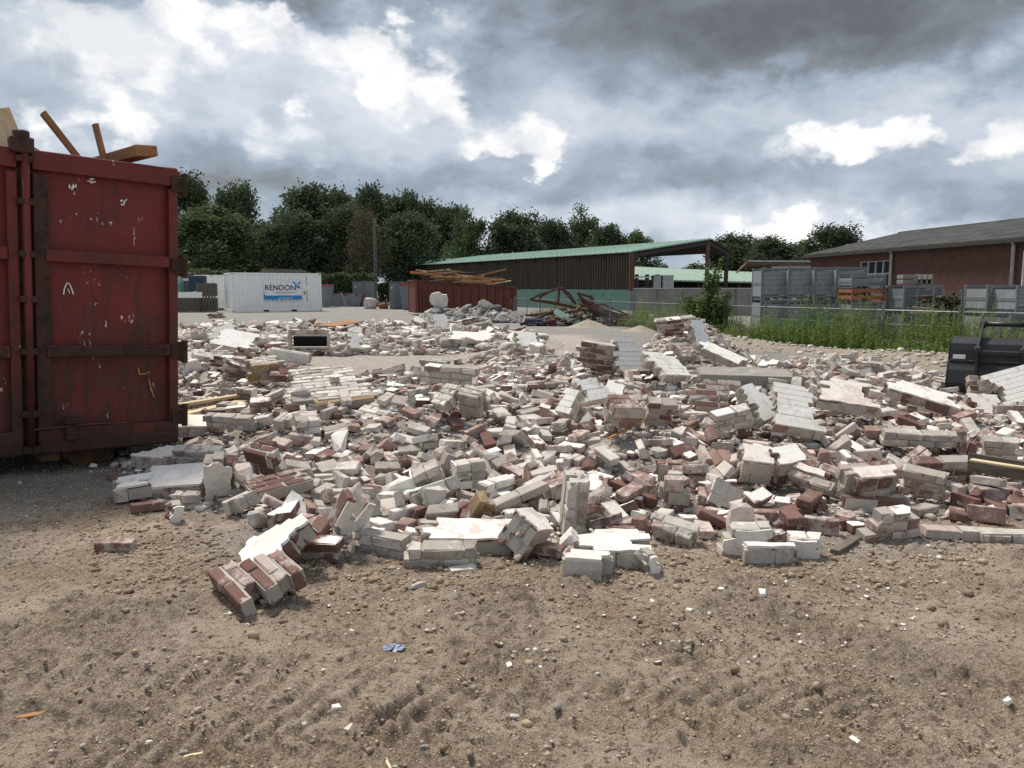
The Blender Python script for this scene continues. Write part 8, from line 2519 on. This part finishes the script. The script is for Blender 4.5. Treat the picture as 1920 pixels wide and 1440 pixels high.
# ------------------------------------------------------------------ the brick hall on the right
def brick_hall():
    A, B = Vector((17.6, 47.0, 0)), Vector((20.9, 26.0, 0))
    d = (B - A).normalized()
    L = (B - A).length
    w = Vector((-d.y, d.x, 0))             # across, away to the right
    root = empty('brick_hall', (0, 0, 0), 0, 'low red brick hall with grey corrugated roof on the right', 'hall')

    def T(a, b, z):
        p = A + d * a + w * b
        return Vector((p.x, p.y, z))
    ze, zr, b_r = 3.50, 4.86, 5.9

    def wall(a0, a1, z0, z1, nm='wall'):
        sub(nm, MB().bar(T(a0, .10, (z0 + z1) / 2), T(a1, .10, (z0 + z1) / 2), .20, z1 - z0), 'brick_wall', root)
    # window 1600..1665 px, white framed window at the right edge
    def along(px):
        r_ = ray(px, 543)
        k = (px - CX) / F
        # A + d*a, x = k*y
        return (k * A.y - A.x) / (d.x - k * d.y)
    w0, w1 = along(1605), along(1663)
    v0, v1 = along(1905), along(1960)
    wall(0, w0, 0, ze)
    wall(w1, v0, 0, ze)
    wall(w0 + .002, w1 - .002, 0, 1.0)
    wall(w0 + .002, w1 - .002, 2.95, ze)
    wall(v1, L, 0, ze)
    wall(v0 + .002, v1 - .002, 0, 1.05)
    wall(v0 + .002, v1 - .002, 3.0, ze)
    sub('end_wall', MB().bar(T(.1, .25, ze / 2), T(.1, 11.5, ze / 2), .2, ze), 'brick_wall', root)
    gb = MB().add([T(.05, .1, ze), T(.05, b_r * 2 - .1, ze), T(.05, b_r, zr - .08)], [(0, 1, 2)])
    sub('gable', gb, 'brick_wall', root)

    def window(a0, a1, z0, z1, nv, nh, fr='white_trim'):
        f = MB()
        t = .07
        f.bar(T(a0 + t / 2, .06, (z0 + z1) / 2), T(a0 + t / 2 + .001, .06, (z0 + z1) / 2), .09, z1 - z0)
        for k in range(nv + 1):
            a = a0 + (a1 - a0) * k / nv
            p = T(a, .06, z0)
            f.bar(p, p + Vector((0, 0, z1 - z0)), t, t, up=d)
        for k in range(nh + 1):
            z = z0 + (z1 - z0) * k / nh
            f.bar(T(a0, .055, z), T(a1, .055, z), t, t)
        wn = sub('window', f, fr, root)
        for i in range(nv):
            for k in range(nh):
                x0, x1 = a0 + (a1 - a0) * i / nv, a0 + (a1 - a0) * (i + 1) / nv
                y0, y1 = z0 + (z1 - z0) * k / nh, z0 + (z1 - z0) * (k + 1) / nh
                sub('pane', MB().bar(T(x0 + .02, .10, (y0 + y1) / 2), T(x1 - .02, .10, (y0 + y1) / 2), .02, y1 - y0 - .02), 'glass', wn)
    window(w0 + .05, w1 - .05, 1.0, 2.95, 4, 3, 'gutter')
    window(v0 + .05, v1 - .05, 1.05, 3.0, 2, 1, 'white_trim')
    for s in (0, 1):
        b0, b1 = (-.30, b_r) if s == 0 else (b_r * 2 + .3, b_r)
        z0 = ze - .02
        P = [T(-.35, b0, z0), T(L + .3, b0, z0), T(L + .3, b1, zr), T(-.35, b1, zr)]
        m = MB().add(P + [p - Vector((0, 0, .10)) for p in P], [(0, 1, 2, 3), (7, 6, 5, 4), (0, 4, 5, 1), (1, 5, 6, 2), (2, 6, 7, 3), (3, 7, 4, 0)])
        rf = sub('roof', m, 'fibre_roof', root)
        if s == 0:
            m = MB()
            n = 110
            for k in range(n):
                a = -.3 + (L + .5) * (k + .5) / n
                m.tube([T(a, b0 - .02, z0 + .012), T(a, b1, zr + .012)], .06, 6)
            sub('corrugation', m, 'fibre_roof', rf)['kind'] = 'stuff'
            sub('ridge_cap', MB().bar(T(-.35, b_r, zr + .05), T(L + .3, b_r, zr + .05), .3, .08), 'fibre_roof', rf)
    g_ = sub('gutter', MB().bar(T(-.3, -.36, ze - .10), T(L, -.36, ze - .10), .14, .12), 'dark_roof', root)
    for px in (1667, 1893):
        a = along(px)
        p = T(a, -.12, 0)
        sub('downpipe', MB().tube([p, p + Vector((0, 0, ze - .2)), T(a, -.30, ze - .08)], .075, 10), 'gutter', root, smooth_=True)
    sub('eaves_board', MB().bar(T(-.3, -.16, ze - .16), T(L, -.16, ze - .16), .05, .14), 'dark_roof', root)


brick_hall()


def flat_building():
    root = empty('flat_roofed_building', (0, 0, 0), 0, 'pale walled building with flat brown edged roof left of the brick hall', 'building')
    p, q = at(1446, 545, 52), at(1530, 545, 50)
    sub('wall', MB().bar((p.x, p.y, 1.5), (q.x, q.y, 1.5), .2, 3.0), 'pale_wall', root)
    sub('side_wall', MB().bar((p.x + .1, p.y + .15, 1.5), (p.x + .8, p.y + 5, 1.5), .2, 3.0), 'dark_roof', root)
    a, b = at(1402, 491, 52), at(1535, 492, 49.5)
    c, e = b + Vector((1.2, 5, 0)), a + Vector((1.2, 5, 0))
    m = MB().add([a, b, c, e] + [v - Vector((0, 0, .16)) for v in (a, b, c, e)], [(0, 1, 2, 3), (7, 6, 5, 4), (0, 4, 5, 1), (1, 5, 6, 2), (2, 6, 7, 3), (3, 7, 4, 0)])
    rf = sub('roof', m, 'fascia', root)
    a2, b2 = a - Vector((0, .04, -.06)), b - Vector((0, .04, -.06))
    sub('roof_edge', MB().bar(a2, b2, .06, .10), 'gutter', rf)
    l = at(1386, 506, 51.5)
    m = MB().add([a - Vector((0, 0, .01)), l, l + Vector((1.2, 5, 0)), e - Vector((0, 0, .01))] + [v - Vector((0, 0, .14)) for v in (a, l, l + Vector((1.2, 5, 0)), e)],
                 [(0, 1, 2, 3), (7, 6, 5, 4), (0, 4, 5, 1), (1, 5, 6, 2), (2, 6, 7, 3), (3, 7, 4, 0)])
    sub('eaves', m, 'fascia', root)


flat_building()


# ------------------------------------------------------------------ steel crates behind the fence
def steel_crate(px0, px1, y, z, h, label, mat='crate_steel', d=1.1, frame='grey_steel', ribs=5, group='blue grey steel crates behind the fence'):
    x0, x1 = (px0 - CX) / F * y, (px1 - CX) / F * y
    w = x1 - x0
    root = empty('steel_crate', ((x0 + x1) / 2, y, z), 0, label, 'steel crate', group)
    f = .07
    m = MB()
    for sx in (-1, 1):
        for yy in (f / 2, d - f / 2):
            m.box((sx * (w / 2 - f / 2), yy, h / 2), (f, f, h))
        m.box((sx * (w / 2 - f / 2), d / 2, h * .5), (f * .9, d - 2 * f, min(h, .1)))
    for zz in ((.10, h - .05) if h > .3 else (h / 2,)):
        m.box((0, f / 2, zz), (w - 2 * f, f * .8, .08)).box((0, d - f / 2, zz), (w - 2 * f, f * .8, .08))
    sub('frame', m, frame, root, .006)
    for k in range(ribs):
        z0 = .16 + (h - .28) * k / ribs
        hh = (h - .28) / ribs
        sub('panel', MB().box((0, .045, z0 + hh * .5), (w - 2 * f, .02, hh - .004)).box((0, .030, z0 + hh * .5), (w - 2 * f - .01, .03, hh * .45)), mat, root)
    for sx in (-1, 1):
        sub('side', MB().box((sx * (w / 2 - .03), d / 2, h / 2), (.03, d - 2 * f, h - .2 if h > .3 else h * .5)), mat, root)
        sub('foot', MB().box((sx * (w / 2 - .1), d / 2, .03), (.12, d, .055)), frame, root)
    sub('back', MB().box((0, d - .03, h / 2), (w - 2 * f, .03, h - .2 if h > .3 else h * .5)), mat, root)
    return root


cols = [(1424, 1473, 'first from the left'), (1474, 1521, 'second from the left'), (1522, 1562, 'third from the left'), (1563, 1620, 'fourth from the left')]
for i, (a, b, nm) in enumerate(cols):
    hh = 1.10
    dist = 27.2 - .35 * i
    steel_crate(a, b, dist, 0.04, hh, f'bottom row steel crate, {nm}, behind the weeds')
    steel_crate(a, b, dist, hh + .06, hh - .02, f'top row steel crate, {nm}, above the weeds')
y = 25.0
steel_crate(1594, 1656, y, .0, .16, 'flat orange pallet at the foot of the orange banded crate stack', 'crate_orange', frame='crate_orange', ribs=1)
steel_crate(1594, 1656, y, .54, .58, 'grey crate under the orange tray of the stack before the hall window')
steel_crate(1593, 1657, y, 1.14, .22, 'lower bright orange tray of the stack before the hall window', 'crate_orange', frame='crate_orange', ribs=1)
steel_crate(1593, 1657, y, 1.37, .16, 'upper orange tray of the stack before the hall window', 'crate_orange', frame='crate_orange', ribs=1)
steel_crate(1592, 1656, y, 1.54, .42, 'topmost grey crate of the orange banded stack', ribs=3)
steel_crate(1594, 1656, y, .17, .36, 'lowest grey crate of the orange banded stack', ribs=2)
steel_crate(1658, 1690, 26.0, 0, 1.45, 'narrow dark grey steel crate right of the orange banded stack', 'grey_steel')
steel_crate(1690, 1763, 24.0, .85, .78, 'upper ribbed grey crate with concrete blocks on top', 'grey_steel', ribs=7)
steel_crate(1690, 1763, 24.0, .0, .84, 'lower ribbed grey crate hidden by weeds', 'grey_steel', ribs=7)
steel_crate(1846, 1900, 21.0, .90, .72, 'upper grey crate near the right edge behind the bucket', 'crate_steel', ribs=4)
steel_crate(1846, 1900, 21.0, .0, .88, 'lower grey crate near the right edge behind the bucket', 'crate_steel', ribs=4)
steel_crate(1901, 1970, 20.0, .90, .70, 'upper grey crate cut by the right picture edge', 'crate_steel', ribs=4)
steel_crate(1893, 1975, 17.2, .0, .98, 'dark blue grey crate low at the right picture edge', 'grey_steel', ribs=3)
# concrete blocks on the ribbed crate
for k, (px, lab) in enumerate(((1707, 'left'), (1738, 'right'))):
    p = at(px, 532, 24.2)
    root = empty('block_stack', (p.x, p.y, 1.64), 0, f'{lab} stack of grey hollow blocks on the ribbed crate', 'block stack', 'hollow blocks on the ribbed crate')
    for j in range(2):
        if k == 0:
            sub('beam', MB().box((0, .2, .09 + j * .155), (.46, .4, .12)), 'cement', root, .01)
        else:
            m = MB()
            for i in range(3):
                m.box((-.16 + i * .16, .2, .085 + j * .155), (.05, .4, .15))
            m.box((0, .2, .02 + j * .155), (.44, .4, .03))
            sub('block', m, 'cement', root, .006)


def log_cage(px0, px1, y, h, label):
    x0, x1 = (px0 - CX) / F * y, (px1 - CX) / F * y
    w = x1 - x0
    root = empty('wire_crate', ((x0 + x1) / 2, y, 0), 0, label, 'wire crate', 'wire crates of scrap wood')
    m = MB()
    for sx in (-1, 1):
        for yy in (0, .9):
            m.tube([(sx * w / 2, yy, 0), (sx * w / 2, yy, h + .1)], .022, 6)
    for z in (.1, h * .5, h):
        m.tube([(-w / 2, 0, z), (w / 2, 0, z)], .014, 6)
    sub('cage', m, 'galvanised', root)
    r = random.Random(int(px0))
    for i in range(60):
        x, z = r.uniform(-w / 2 + .08, w / 2 - .08), r.uniform(.1, h)
        a = (x, r.uniform(.02, .1), z)
        b = (x + r.uniform(-.5, .5), r.uniform(.5, .9), z + r.uniform(-.1, .1))
        m = MB().tube([a, b], r.uniform(.03, .07), 7)
        sub('log', m, r.choice(['bark', 'old_timber', 'bark', 'log_end']), root)


log_cage(1746, 1797, 22.5, 1.42, 'wire crate packed with dark scrap wood, left one')
log_cage(1799, 1828, 22.3, 1.36, 'wire crate packed with dark scrap wood, right one')


# ------------------------------------------------------------------ fence, weeds, bush
def fence():
    pts = [Vector((.15, 43.5, 0)), Vector((7.1, 22.2, 0)), Vector((9.6, 17.0, 0)), Vector((13, 13, 0))]
    root = empty('wire_fence', (0, 0, 0), 0, 'low wire mesh fence with thin posts running behind the weeds', 'fence')
    m = MB()
    for a, b in zip(pts, pts[1:]):
        for z in (1.02,):
            m.tube([a + Vector((0, 0, z)), b + Vector((0, 0, z))], .018, 5)
        for z in (.35, .7):
            m.tube([a + Vector((0, 0, z)), b + Vector((0, 0, z))], .004, 4)
        L = (b - a).length
        n = int(L / 1.9)
        for k in range(n):
            p = a.lerp(b, k / n)
            sub('post', MB().tube([p, p + Vector((0, 0, 1.16))], .026, 6), 'galvanised', root)
    sub('rail', m, 'galvanised', root)
    w = MB()
    for a, b in zip(pts, pts[1:]):
        L = (b - a).length
        n = int(L / .12)
        u = (b - a) / n
        for k in range(n):
            p = a + u * k
            for s in (-1, 1):
                q = p + u * (8 * s)
                w.bar(p + Vector((0, 0, .05)), q + Vector((0, 0, 1.0)), .003, .003)
    sub('mesh', w, 'galvanised', root)['kind'] = 'stuff'


fence()


def leaves_mesh(name, quads, mats, mi=None, tone=None):
    """quads: array (n, 4, 3)."""
    q = np.asarray(quads, dtype=np.float32)
    n = len(q)
    me = bpy.data.meshes.new(name)
    me.vertices.add(n * 4)
    me.vertices.foreach_set('co', q.reshape(-1))
    me.loops.add(n * 4)
    me.loops.foreach_set('vertex_index', np.arange(n * 4, dtype=np.int32))
    me.polygons.add(n)
    me.polygons.foreach_set('loop_start', np.arange(0, n * 4, 4, dtype=np.int32))
    me.update(calc_edges=True)
    for k in mats:
        me.materials.append(MATS[k])
    if mi is not None:
        me.polygons.foreach_set('material_index', np.asarray(mi, dtype=np.int32))
    a = me.attributes.new('tone', 'FLOAT', 'POINT')
    t = np.random.RandomState(n).uniform(0, 1, n) if tone is None else tone
    a.data.foreach_set('value', np.repeat(t, 4).astype(np.float32))
    return me


def leaf_quads(rs, pos, size, up=.3, aspect=.6):
    n = len(pos)
    a = rs.normal(0, 1, (n, 3))
    a[:, 2] *= .7
    a /= np.linalg.norm(a, axis=1, keepdims=True)
    b = rs.normal(0, 1, (n, 3))
    b[:, 2] += up
    b -= (b * a).sum(1, keepdims=True) * a
    b /= np.linalg.norm(b, axis=1, keepdims=True)
    s = np.asarray(size)[:, None]
    a, b = a * s, b * s * aspect
    return np.stack([pos - a, pos - b * .9, pos + a, pos + b], 1)


def weeds():
    rs = np.random.RandomState(2)
    line = np.array([(.9, 42.5), (5.2, 31.0), (6.0, 24.0), (7.2, 20.4), (8.6, 17.4), (9.9, 15.0), (12.5, 12.2)])
    seg = np.linalg.norm(np.diff(line, axis=0), axis=1)
    cum = np.concatenate([[0], np.cumsum(seg)])
    Q, MI, TN = [], [], []
    n = 6600
    t = cum[-1] * rs.uniform(0, 1, n) ** .8
    x0, y0 = np.interp(t, cum, line[:, 0]), np.interp(t, cum, line[:, 1])
    off = rs.uniform(-.25, 1.15, n)
    X, Y = x0 + off * .92 + rs.normal(0, .08, n), y0 + off * .40 + rs.normal(0, .08, n)
    clump = fbm(X, Y, .9, 3, 5)
    hgt = (.45 + .65 * rs.uniform(0, 1, n) ** 1.4) * (1 + 1.7 * clump) * .98
    hgt *= np.where(off < .1, .7, 1) * np.interp(t, [0, cum[1], cum[2], cum[3]], [.6, .6, .72, .92])
    dry = (fbm(X, Y, 1.4, 2, 15) + rs.uniform(-.25, .25, n)) > .23
    for i in range(n):
        h = max(.18, hgt[i])
        base = np.array([X[i], Y[i], float(0)])
        lean = rs.normal(0, .11, 2)
        tip = base + np.array([lean[0] * h, lean[1] * h, h])
        w = .006
        Q.append([base + (-w, 0, 0), base + (w, 0, 0), tip + (w * .4, 0, 0), tip - (w * .4, 0, 0)])
        mi = 1 if dry[i] else 0
        MI.append(mi)
        tn = rs.uniform()
        TN.append(tn)
        k = rs.randint(9, 17)
        for j in range(k):
            f = rs.uniform(.12, 1.0)
            p = base + (tip - base) * f
            a = rs.uniform(0, 6.28)
            ln = rs.uniform(.05, .13) * (1.25 - .6 * f)
            d = np.array([math.cos(a), math.sin(a), rs.uniform(.3, 1.3)])
            d = d / np.linalg.norm(d) * ln
            s = np.array([-math.sin(a), math.cos(a), 0]) * ln * .16
            Q.append([p, p + d * .5 + s, p + d, p + d * .5 - s])
            MI.append(mi)
            TN.append(min(1, max(0, tn + rs.uniform(-.2, .3))))
    z = terrain(np.array([q[0][0] for q in Q]), np.array([q[0][1] for q in Q]))
    me = leaves_mesh('weeds', Q, ('weed', 'weed_dry'), MI, np.array(TN))
    tag(link('weeds', me), 'strip of tall green weeds with dry stalks along the fence', 'weeds', kind='stuff')


weeds()


def bush():
    rs = np.random.RandomState(6)
    c = at(1325, 610, 24.5)
    root = empty('bush', (c.x, c.y, 0), 0, 'tall young bush with a thin leafy top at the left end of the weeds', 'bush')
    m = MB()
    P = []
    tips = []
    for i in range(44):
        a = rs.uniform(0, 6.28)
        h = rs.uniform(.7, 1.45) if i > 7 else rs.uniform(1.7, 2.35)
        sp = rs.uniform(.15, .85) if i > 7 else rs.uniform(.0, .34)
        mid = Vector((math.cos(a) * sp * .5, math.sin(a) * sp * .5, h * .5))
        tip = Vector((math.cos(a) * sp + rs.normal(0, .08), math.sin(a) * sp, h))
        m.tube([(0.05 * math.cos(a), .05 * math.sin(a), 0), mid, tip], .018, 5, r2=.005)
        n = 170
        t = rs.uniform(.18, 1.03, n)
        base = np.array([mid[:]])
        pts = np.where((t < .5)[:, None], (t * 2)[:, None] * np.array(mid[:])[None], np.array(mid[:])[None] + ((t - .5) * 2)[:, None] * (np.array(tip[:]) - np.array(mid[:]))[None])
        pts = pts + rs.normal(0, .10, (n, 3)) * (1.15 - .5 * t)[:, None]
        P.append(pts)
    P = np.concatenate(P)
    P = P[P[:, 2] > .05]
    sub('stems', m, 'bark', root)
    me = leaves_mesh('foliage', leaf_quads(rs, P, rs.uniform(.035, .075, len(P))), ('leaf_bush',))
    link('foliage', me, root)


leafy('leaf_bush', (.070, .115, .032), (.14, .19, .06), (.045, .075, .025), .3)
bush()


# ------------------------------------------------------------------ trees, hedge, houses
def tree_meshes(seed, H, W, n=5200, mat='leaf_dark', trunk_h=.22, loose=.0, leaf=.30, cone=0.0):
    """A crown of leaf clumps set on limbs, and the trunk that bears it."""
    rs = np.random.RandomState(seed)
    tm = MB()
    th = H * trunk_h
    tm.tube([(0, 0, -.1), (rs.normal(0, .1), rs.normal(0, .1), th), (rs.normal(0, .2), rs.normal(0, .2), H * .62)], .028 * H * .75, 9, r2=.008 * H)
    lobes = []
    nl = 38
    for i in range(nl):
        f = i / (nl - 1)
        z = th + (H - th) * (.08 + .86 * rs.uniform(0, 1) ** .9)
        u = (z - th) / (H - th)
        env = (math.sin(math.pi * min(1, max(.0, u * (.86) + .14)) ** (1.0 + cone * .4))) ** .62 * (1 - cone * .55 * u)
        a = rs.uniform(0, 6.283)
        rr = W / 2 * env * (rs.uniform(.3, 1.0) ** .6) * .80
        c = np.array([rr * math.cos(a), rr * math.sin(a), z])
        r = W * rs.uniform(.14, .23) * (1 - .25 * u)
        lobes.append((c, r))
        if i % 2 == 0:
            tm.tube([(0, 0, th * rs.uniform(.75, 1.2)), tuple(c * .55 + np.array([0, 0, th * .35])), tuple(c)], .010 * H * .6, 5, r2=.004 * H)
    P, S = [], []
    per = n // nl
    for c, r in lobes:
        # several twigs in each lobe, with leaves near their ends
        k = 9
        tw = rs.normal(0, 1, (k, 3))
        tw /= np.linalg.norm(tw, axis=1, keepdims=True)
        tw[:, 2] = tw[:, 2] * .75 + .12
        cc = c + tw * r * rs.uniform(.55, 1.15 + loose, (k, 1))
        pick = rs.randint(0, k, per)
        P.append(cc[pick] + rs.normal(0, r * .30, (per, 3)))
        S.append(rs.uniform(.6, 1.25, per) * leaf)
    P, S = np.concatenate(P), np.concatenate(S)
    me = leaves_mesh('crown', leaf_quads(rs, P, S, .5, .62), (mat,))
    return tm, me


TREES = {}


def tree(px, top, base, y, wpx, kind, label, seed, sz=1.0):
    s = y / F
    H = CAMZ + (HOR - top) * s
    W = wpx * s * 1.08
    H *= .93
    key = kind
    if key not in TREES:
        mat, trunk_h, loose, n, leaf, cone = {'round': ('leaf_mid', .14, .0, 15000, .019, 0), 'tall': ('leaf_dark', .22, .12, 14000, .019, 0), 'dark': ('leaf_dark', .14, .0, 15000, .019, .1),
                                              'bare': ('leaf_brown', .2, .35, 6500, .013, .5), 'loose': ('leaf_dark', .22, .25, 11000, .018, .0), 'cone': ('leaf_mid', .12, .1, 13000, .017, .55)}[kind]
        tm, me = tree_meshes(200 + len(TREES) * 17, 1.0, .8, n, mat, trunk_h, loose, leaf, cone)
        TREES[key] = (tm.mesh('trunk', ('bark',)), me)
    tr, cr = TREES[key]
    root = empty('tree', ((px - CX) / F * y, y, 0), (seed * 2.4) % 6.28, label, 'tree', 'trees behind the yard')
    a = link('trunk', tr, root)
    b = link('crown', cr, root)
    for o in (a, b):
        o.scale = (W / .8, W / .8, H)
    return root


TL = [
    (362, 328, 108, 120, 'loose', 'tall loose tree rising just right of the red container'), (452, 346, 104, 118, 'loose', 'tall loose tree with open side branches, second from the red container'),
    (402, 386, 170, 86, 'round', 'broad rounded green tree in front, right of the red container'), (548, 396, 128, 88, 'dark', 'dark round tree above the white container'),
    (580, 346, 130, 116, 'tall', 'tall tree rising behind the dark round tree, left end of the tall row'), (640, 352, 100, 118, 'tall', 'tall tree second in the tall row behind the yard'),
    (703, 348, 112, 114, 'tall', 'highest tree of the tall row behind the lattice mast'), (762, 358, 96, 116, 'tall', 'tall tree right of the highest one in the row'),
    (642, 388, 120, 90, 'dark', 'dark tree left of the thin brownish tree'), (690, 392, 86, 84, 'bare', 'thin brownish half bare tree behind the mast'),
    (772, 402, 112, 86, 'dark', 'dark egg shaped tree behind the left end of the green shed'), (812, 376, 88, 116, 'tall', 'tall tree in the gap right of the dark egg shaped tree'),
    (852, 386, 90, 118, 'loose', 'loose topped tree behind the middle of the green roof'), (886, 400, 100, 92, 'cone', 'lighter green pointed tree above the far red container'),
    (966, 398, 118, 94, 'dark', 'broad dark tree above the middle of the green roof'), (1036, 412, 86, 106, 'loose', 'loose tree right of the broad dark one'),
    (1094, 394, 92, 108, 'cone', 'tree with a tall narrow top above the green roof'), (1132, 420, 84, 104, 'tall', 'lower tree just right of the narrow topped one'),
    (1186, 434, 90, 122, 'round', 'lowest tree of the row near the roof ridge'), (1366, 440, 112, 104, 'dark', 'dark tree right of the roof ridge'),
    (1446, 446, 110, 98, 'dark', 'dark low tree left of the brick hall'), (1552, 424, 118, 78, 'loose', 'feathery tree standing behind the end of the brick hall'),
    (1500, 452, 60, 100, 'round', 'small rounded tree between the dark low tree and the feathery tree'), (1238, 497, 60, 110, 'round', 'small tree seen under the open gable, left'), (1302, 494, 70, 112, 'round', 'small tree seen under the open gable, right'),
    (1410, 455, 90, 112, 'tall', 'tree filling the gap between the two dark trees on the right'), (500, 420, 60, 112, 'loose', 'small loose tree in the gap left of the dark round tree'),
]
for i, (px, top, wpx, y, kind, lab) in enumerate(TL):
    tree(px, top, 560, y, wpx, kind, lab, i)


def hedge(px0, px1, y, h, label, seed, d=1.6):
    rs = np.random.RandomState(seed)
    x0, x1 = (px0 - CX) / F * y, (px1 - CX) / F * y
    n = int((x1 - x0) * 900)
    P = np.stack([rs.uniform(x0, x1, n), y + rs.uniform(0, d, n), h * rs.uniform(0, 1, n) ** .6], -1)
    P[:, 2] += fbm(P[:, 0], P[:, 1], 1.2, 3, seed) * .35 * (P[:, 2] / h)
    root = empty('hedge', ((x0 + x1) / 2, y, 0), 0, label, 'hedge')
    P[:, 0] -= (x0 + x1) / 2
    P[:, 1] -= y
    link('foliage', leaves_mesh('foliage', leaf_quads(rs, P, rs.uniform(.10, .2, n)), ('leaf_mid',)), root)
    m = MB()
    for k in range(int((x1 - x0) / .8) + 1):
        m.tube([(-(x1 - x0) / 2 + k * .8, d / 2, 0), (-(x1 - x0) / 2 + k * .8, d / 2, h * .7)], .04, 5)
    sub('stems', m, 'bark', root)


hedge(596, 702, 76, 3.0, 'green hedge behind the grey skips', 3)
hedge(336, 425, 66, 3.1, 'green hedge behind the white boxes at the far left', 4)
hedge(708, 745, 84, 2.2, 'low sunlit green hedge left of the green shed', 5)


def house(px, y, w, d, he, hr, yaw, label, roof='roof_tile', chimney=None, wall='house_brick'):
    root = empty('house', ((px - CX) / F * y, y, 0), yaw, label, 'house', 'houses behind the trees')
    sub('wall', MB().box((0, d / 2, he / 2), (w, d, he)), wall, root)
    m = MB().add([(-w / 2 - .3, -.3, he - .1), (w / 2 + .3, -.3, he - .1), (w / 2 + .3, d / 2, hr), (-w / 2 - .3, d / 2, hr), (-w / 2 - .3, d + .3, he - .1), (w / 2 + .3, d + .3, he - .1),
                  (-w / 2 - .3, -.3, he - .3), (w / 2 + .3, -.3, he - .3), (w / 2 + .3, d / 2, hr - .2), (-w / 2 - .3, d / 2, hr - .2), (-w / 2 - .3, d + .3, he - .3), (w / 2 + .3, d + .3, he - .3)],
                 [(0, 1, 2, 3), (3, 2, 5, 4), (6, 9, 8, 7), (9, 10, 11, 8), (0, 6, 7, 1), (1, 7, 8, 2), (2, 8, 11, 5), (5, 11, 10, 4), (4, 10, 9, 3), (3, 9, 6, 0)])
    rf = sub('roof', m, roof, root)
    m = MB().add([(-w / 2, 0, he), (-w / 2, d, he), (-w / 2, d / 2, hr - .2), (w / 2, 0, he), (w / 2, d, he), (w / 2, d / 2, hr - .2)], [(0, 1, 2), (3, 5, 4)])
    sub('gable', m, wall, root)
    if chimney is not None:
        sub('chimney', MB().box((chimney, d / 2, hr + .3), (.9, .7, 1.6)).box((chimney, d / 2, hr + 1.15), (.45, .45, .4)), 'house_brick', rf)
    for x in (-w * .3, 0.0, w * .3):
        wn = sub('window', MB().box((x, -.03, he * .6), (1.1, .08, 1.2)), 'white_trim', root)
        sub('pane', MB().box((x, -.08, he * .6), (.9, .03, 1.0)), 'glass', wn)


house(385, 104, 10.5, 7, 3.6, 5.3, .05, 'low house with long orange tiled roof behind the left trees')
house(462, 98, 6.0, 8, 3.2, 5.6, 1.15, 'house with slate gable roof and red chimney between the trees', 'slate', -2.0)
house(528, 108, 6.5, 7, 3.4, 5.6, .0, 'house with orange tiled roof above the white container')
house(594, 112, 3.5, 6, 3.5, 5.4, .0, 'small red roofed house at the right end of the white container', 'house_brick')
house(640, 122, 9, 7, 3.0, 4.3, .0, 'low grey roofed house seen under the tall trees', 'slate')
house(355, 66, 4.4, 5, 2.9, 3.05, .3, 'low dark flat roofed shed behind the white boxes', 'dark_roof', None, 'pale_wall')


# ------------------------------------------------------------------ the wall piece with the opening, and the concrete beam
def wall_with_opening():
    p = ground_hit(580, 660, .05)
    root = empty('wall_opening_piece', (p.x, p.y, p.z - .02), .02, 'piece of wall with a dark rectangular opening in the far heap', 'wall piece')
    root['kind'] = 'thing'
    w, h = .96, .58
    for k in range(11):
        x = -w / 2 + .045 + k * .087
        b = link('brick', BRICKS[k % 6], root)
        b.location = (x, 0, .06)
        b.rotation_euler = (0, math.pi / 2 + .02, math.pi / 2)
        b.scale = (.45, 1, 1.2)
        set_mat(b, ['grey', 'white', 'pink'][k % 3])
        b = link('brick', BRICKS[(k + 2) % 6], root)
        b.location = (x * .94, .0, .47)
        b.rotation_euler = (0, math.pi / 2 + .02, math.pi / 2)
        b.scale = (.6, 1, 1.2)
        set_mat(b, ['grey', 'pink', 'grey'][k % 3])
    sub('frame', MB().box((-w / 2 + .05, 0, .26), (.06, .14, .26)).box((w / 2 - .03, 0, .26), (.05, .14, .26)).box((0, 0, .405), (w - .02, .16, .035)).box((0, 0, .125), (w - .02, .16, .035)), 'mortar', root)
    sub('recess', MB().box((0, .22, .26), (w - .14, .02, .25)).box((0, .12, .125), (w - .14, .2, .01)), 'black_gap', root)


wall_with_opening()


def concrete_beam():
    a, b = ground_hit(1310, 712, .10), ground_hit(1478, 722, .10)
    a.z += .02
    b.z += .05
    L = (b - a).length
    bm = bmesh.new()
    bmesh.ops.create_cube(bm, size=1)
    for v in bm.verts:
        v.co = Vector((v.co.x * L, v.co.y * .22, v.co.z * .2))
    bmesh.ops.subdivide_edges(bm, edges=bm.edges[:], cuts=7, use_grid_fill=True)
    for v in bm.verts:
        n = float(fbm(np.array([v.co.x * 1.0 + v.co.y]), np.array([v.co.z * 1.0 + 3]), .12, 3, 5)[0])
        v.co += v.co.normalized() * n * .03
    me = bpy.data.meshes.new('beam')
    bm.to_mesh(me)
    bm.free()
    me.materials.append(MATS['concrete'])
    o = link('concrete_beam', me)
    o.matrix_world = frame_of((a + b) / 2, b - a, Vector((0, -.35, 1)))
    tag(o, 'long weathered concrete beam lying before the peak of the heap', 'concrete beam', None, 'thing')


concrete_beam()
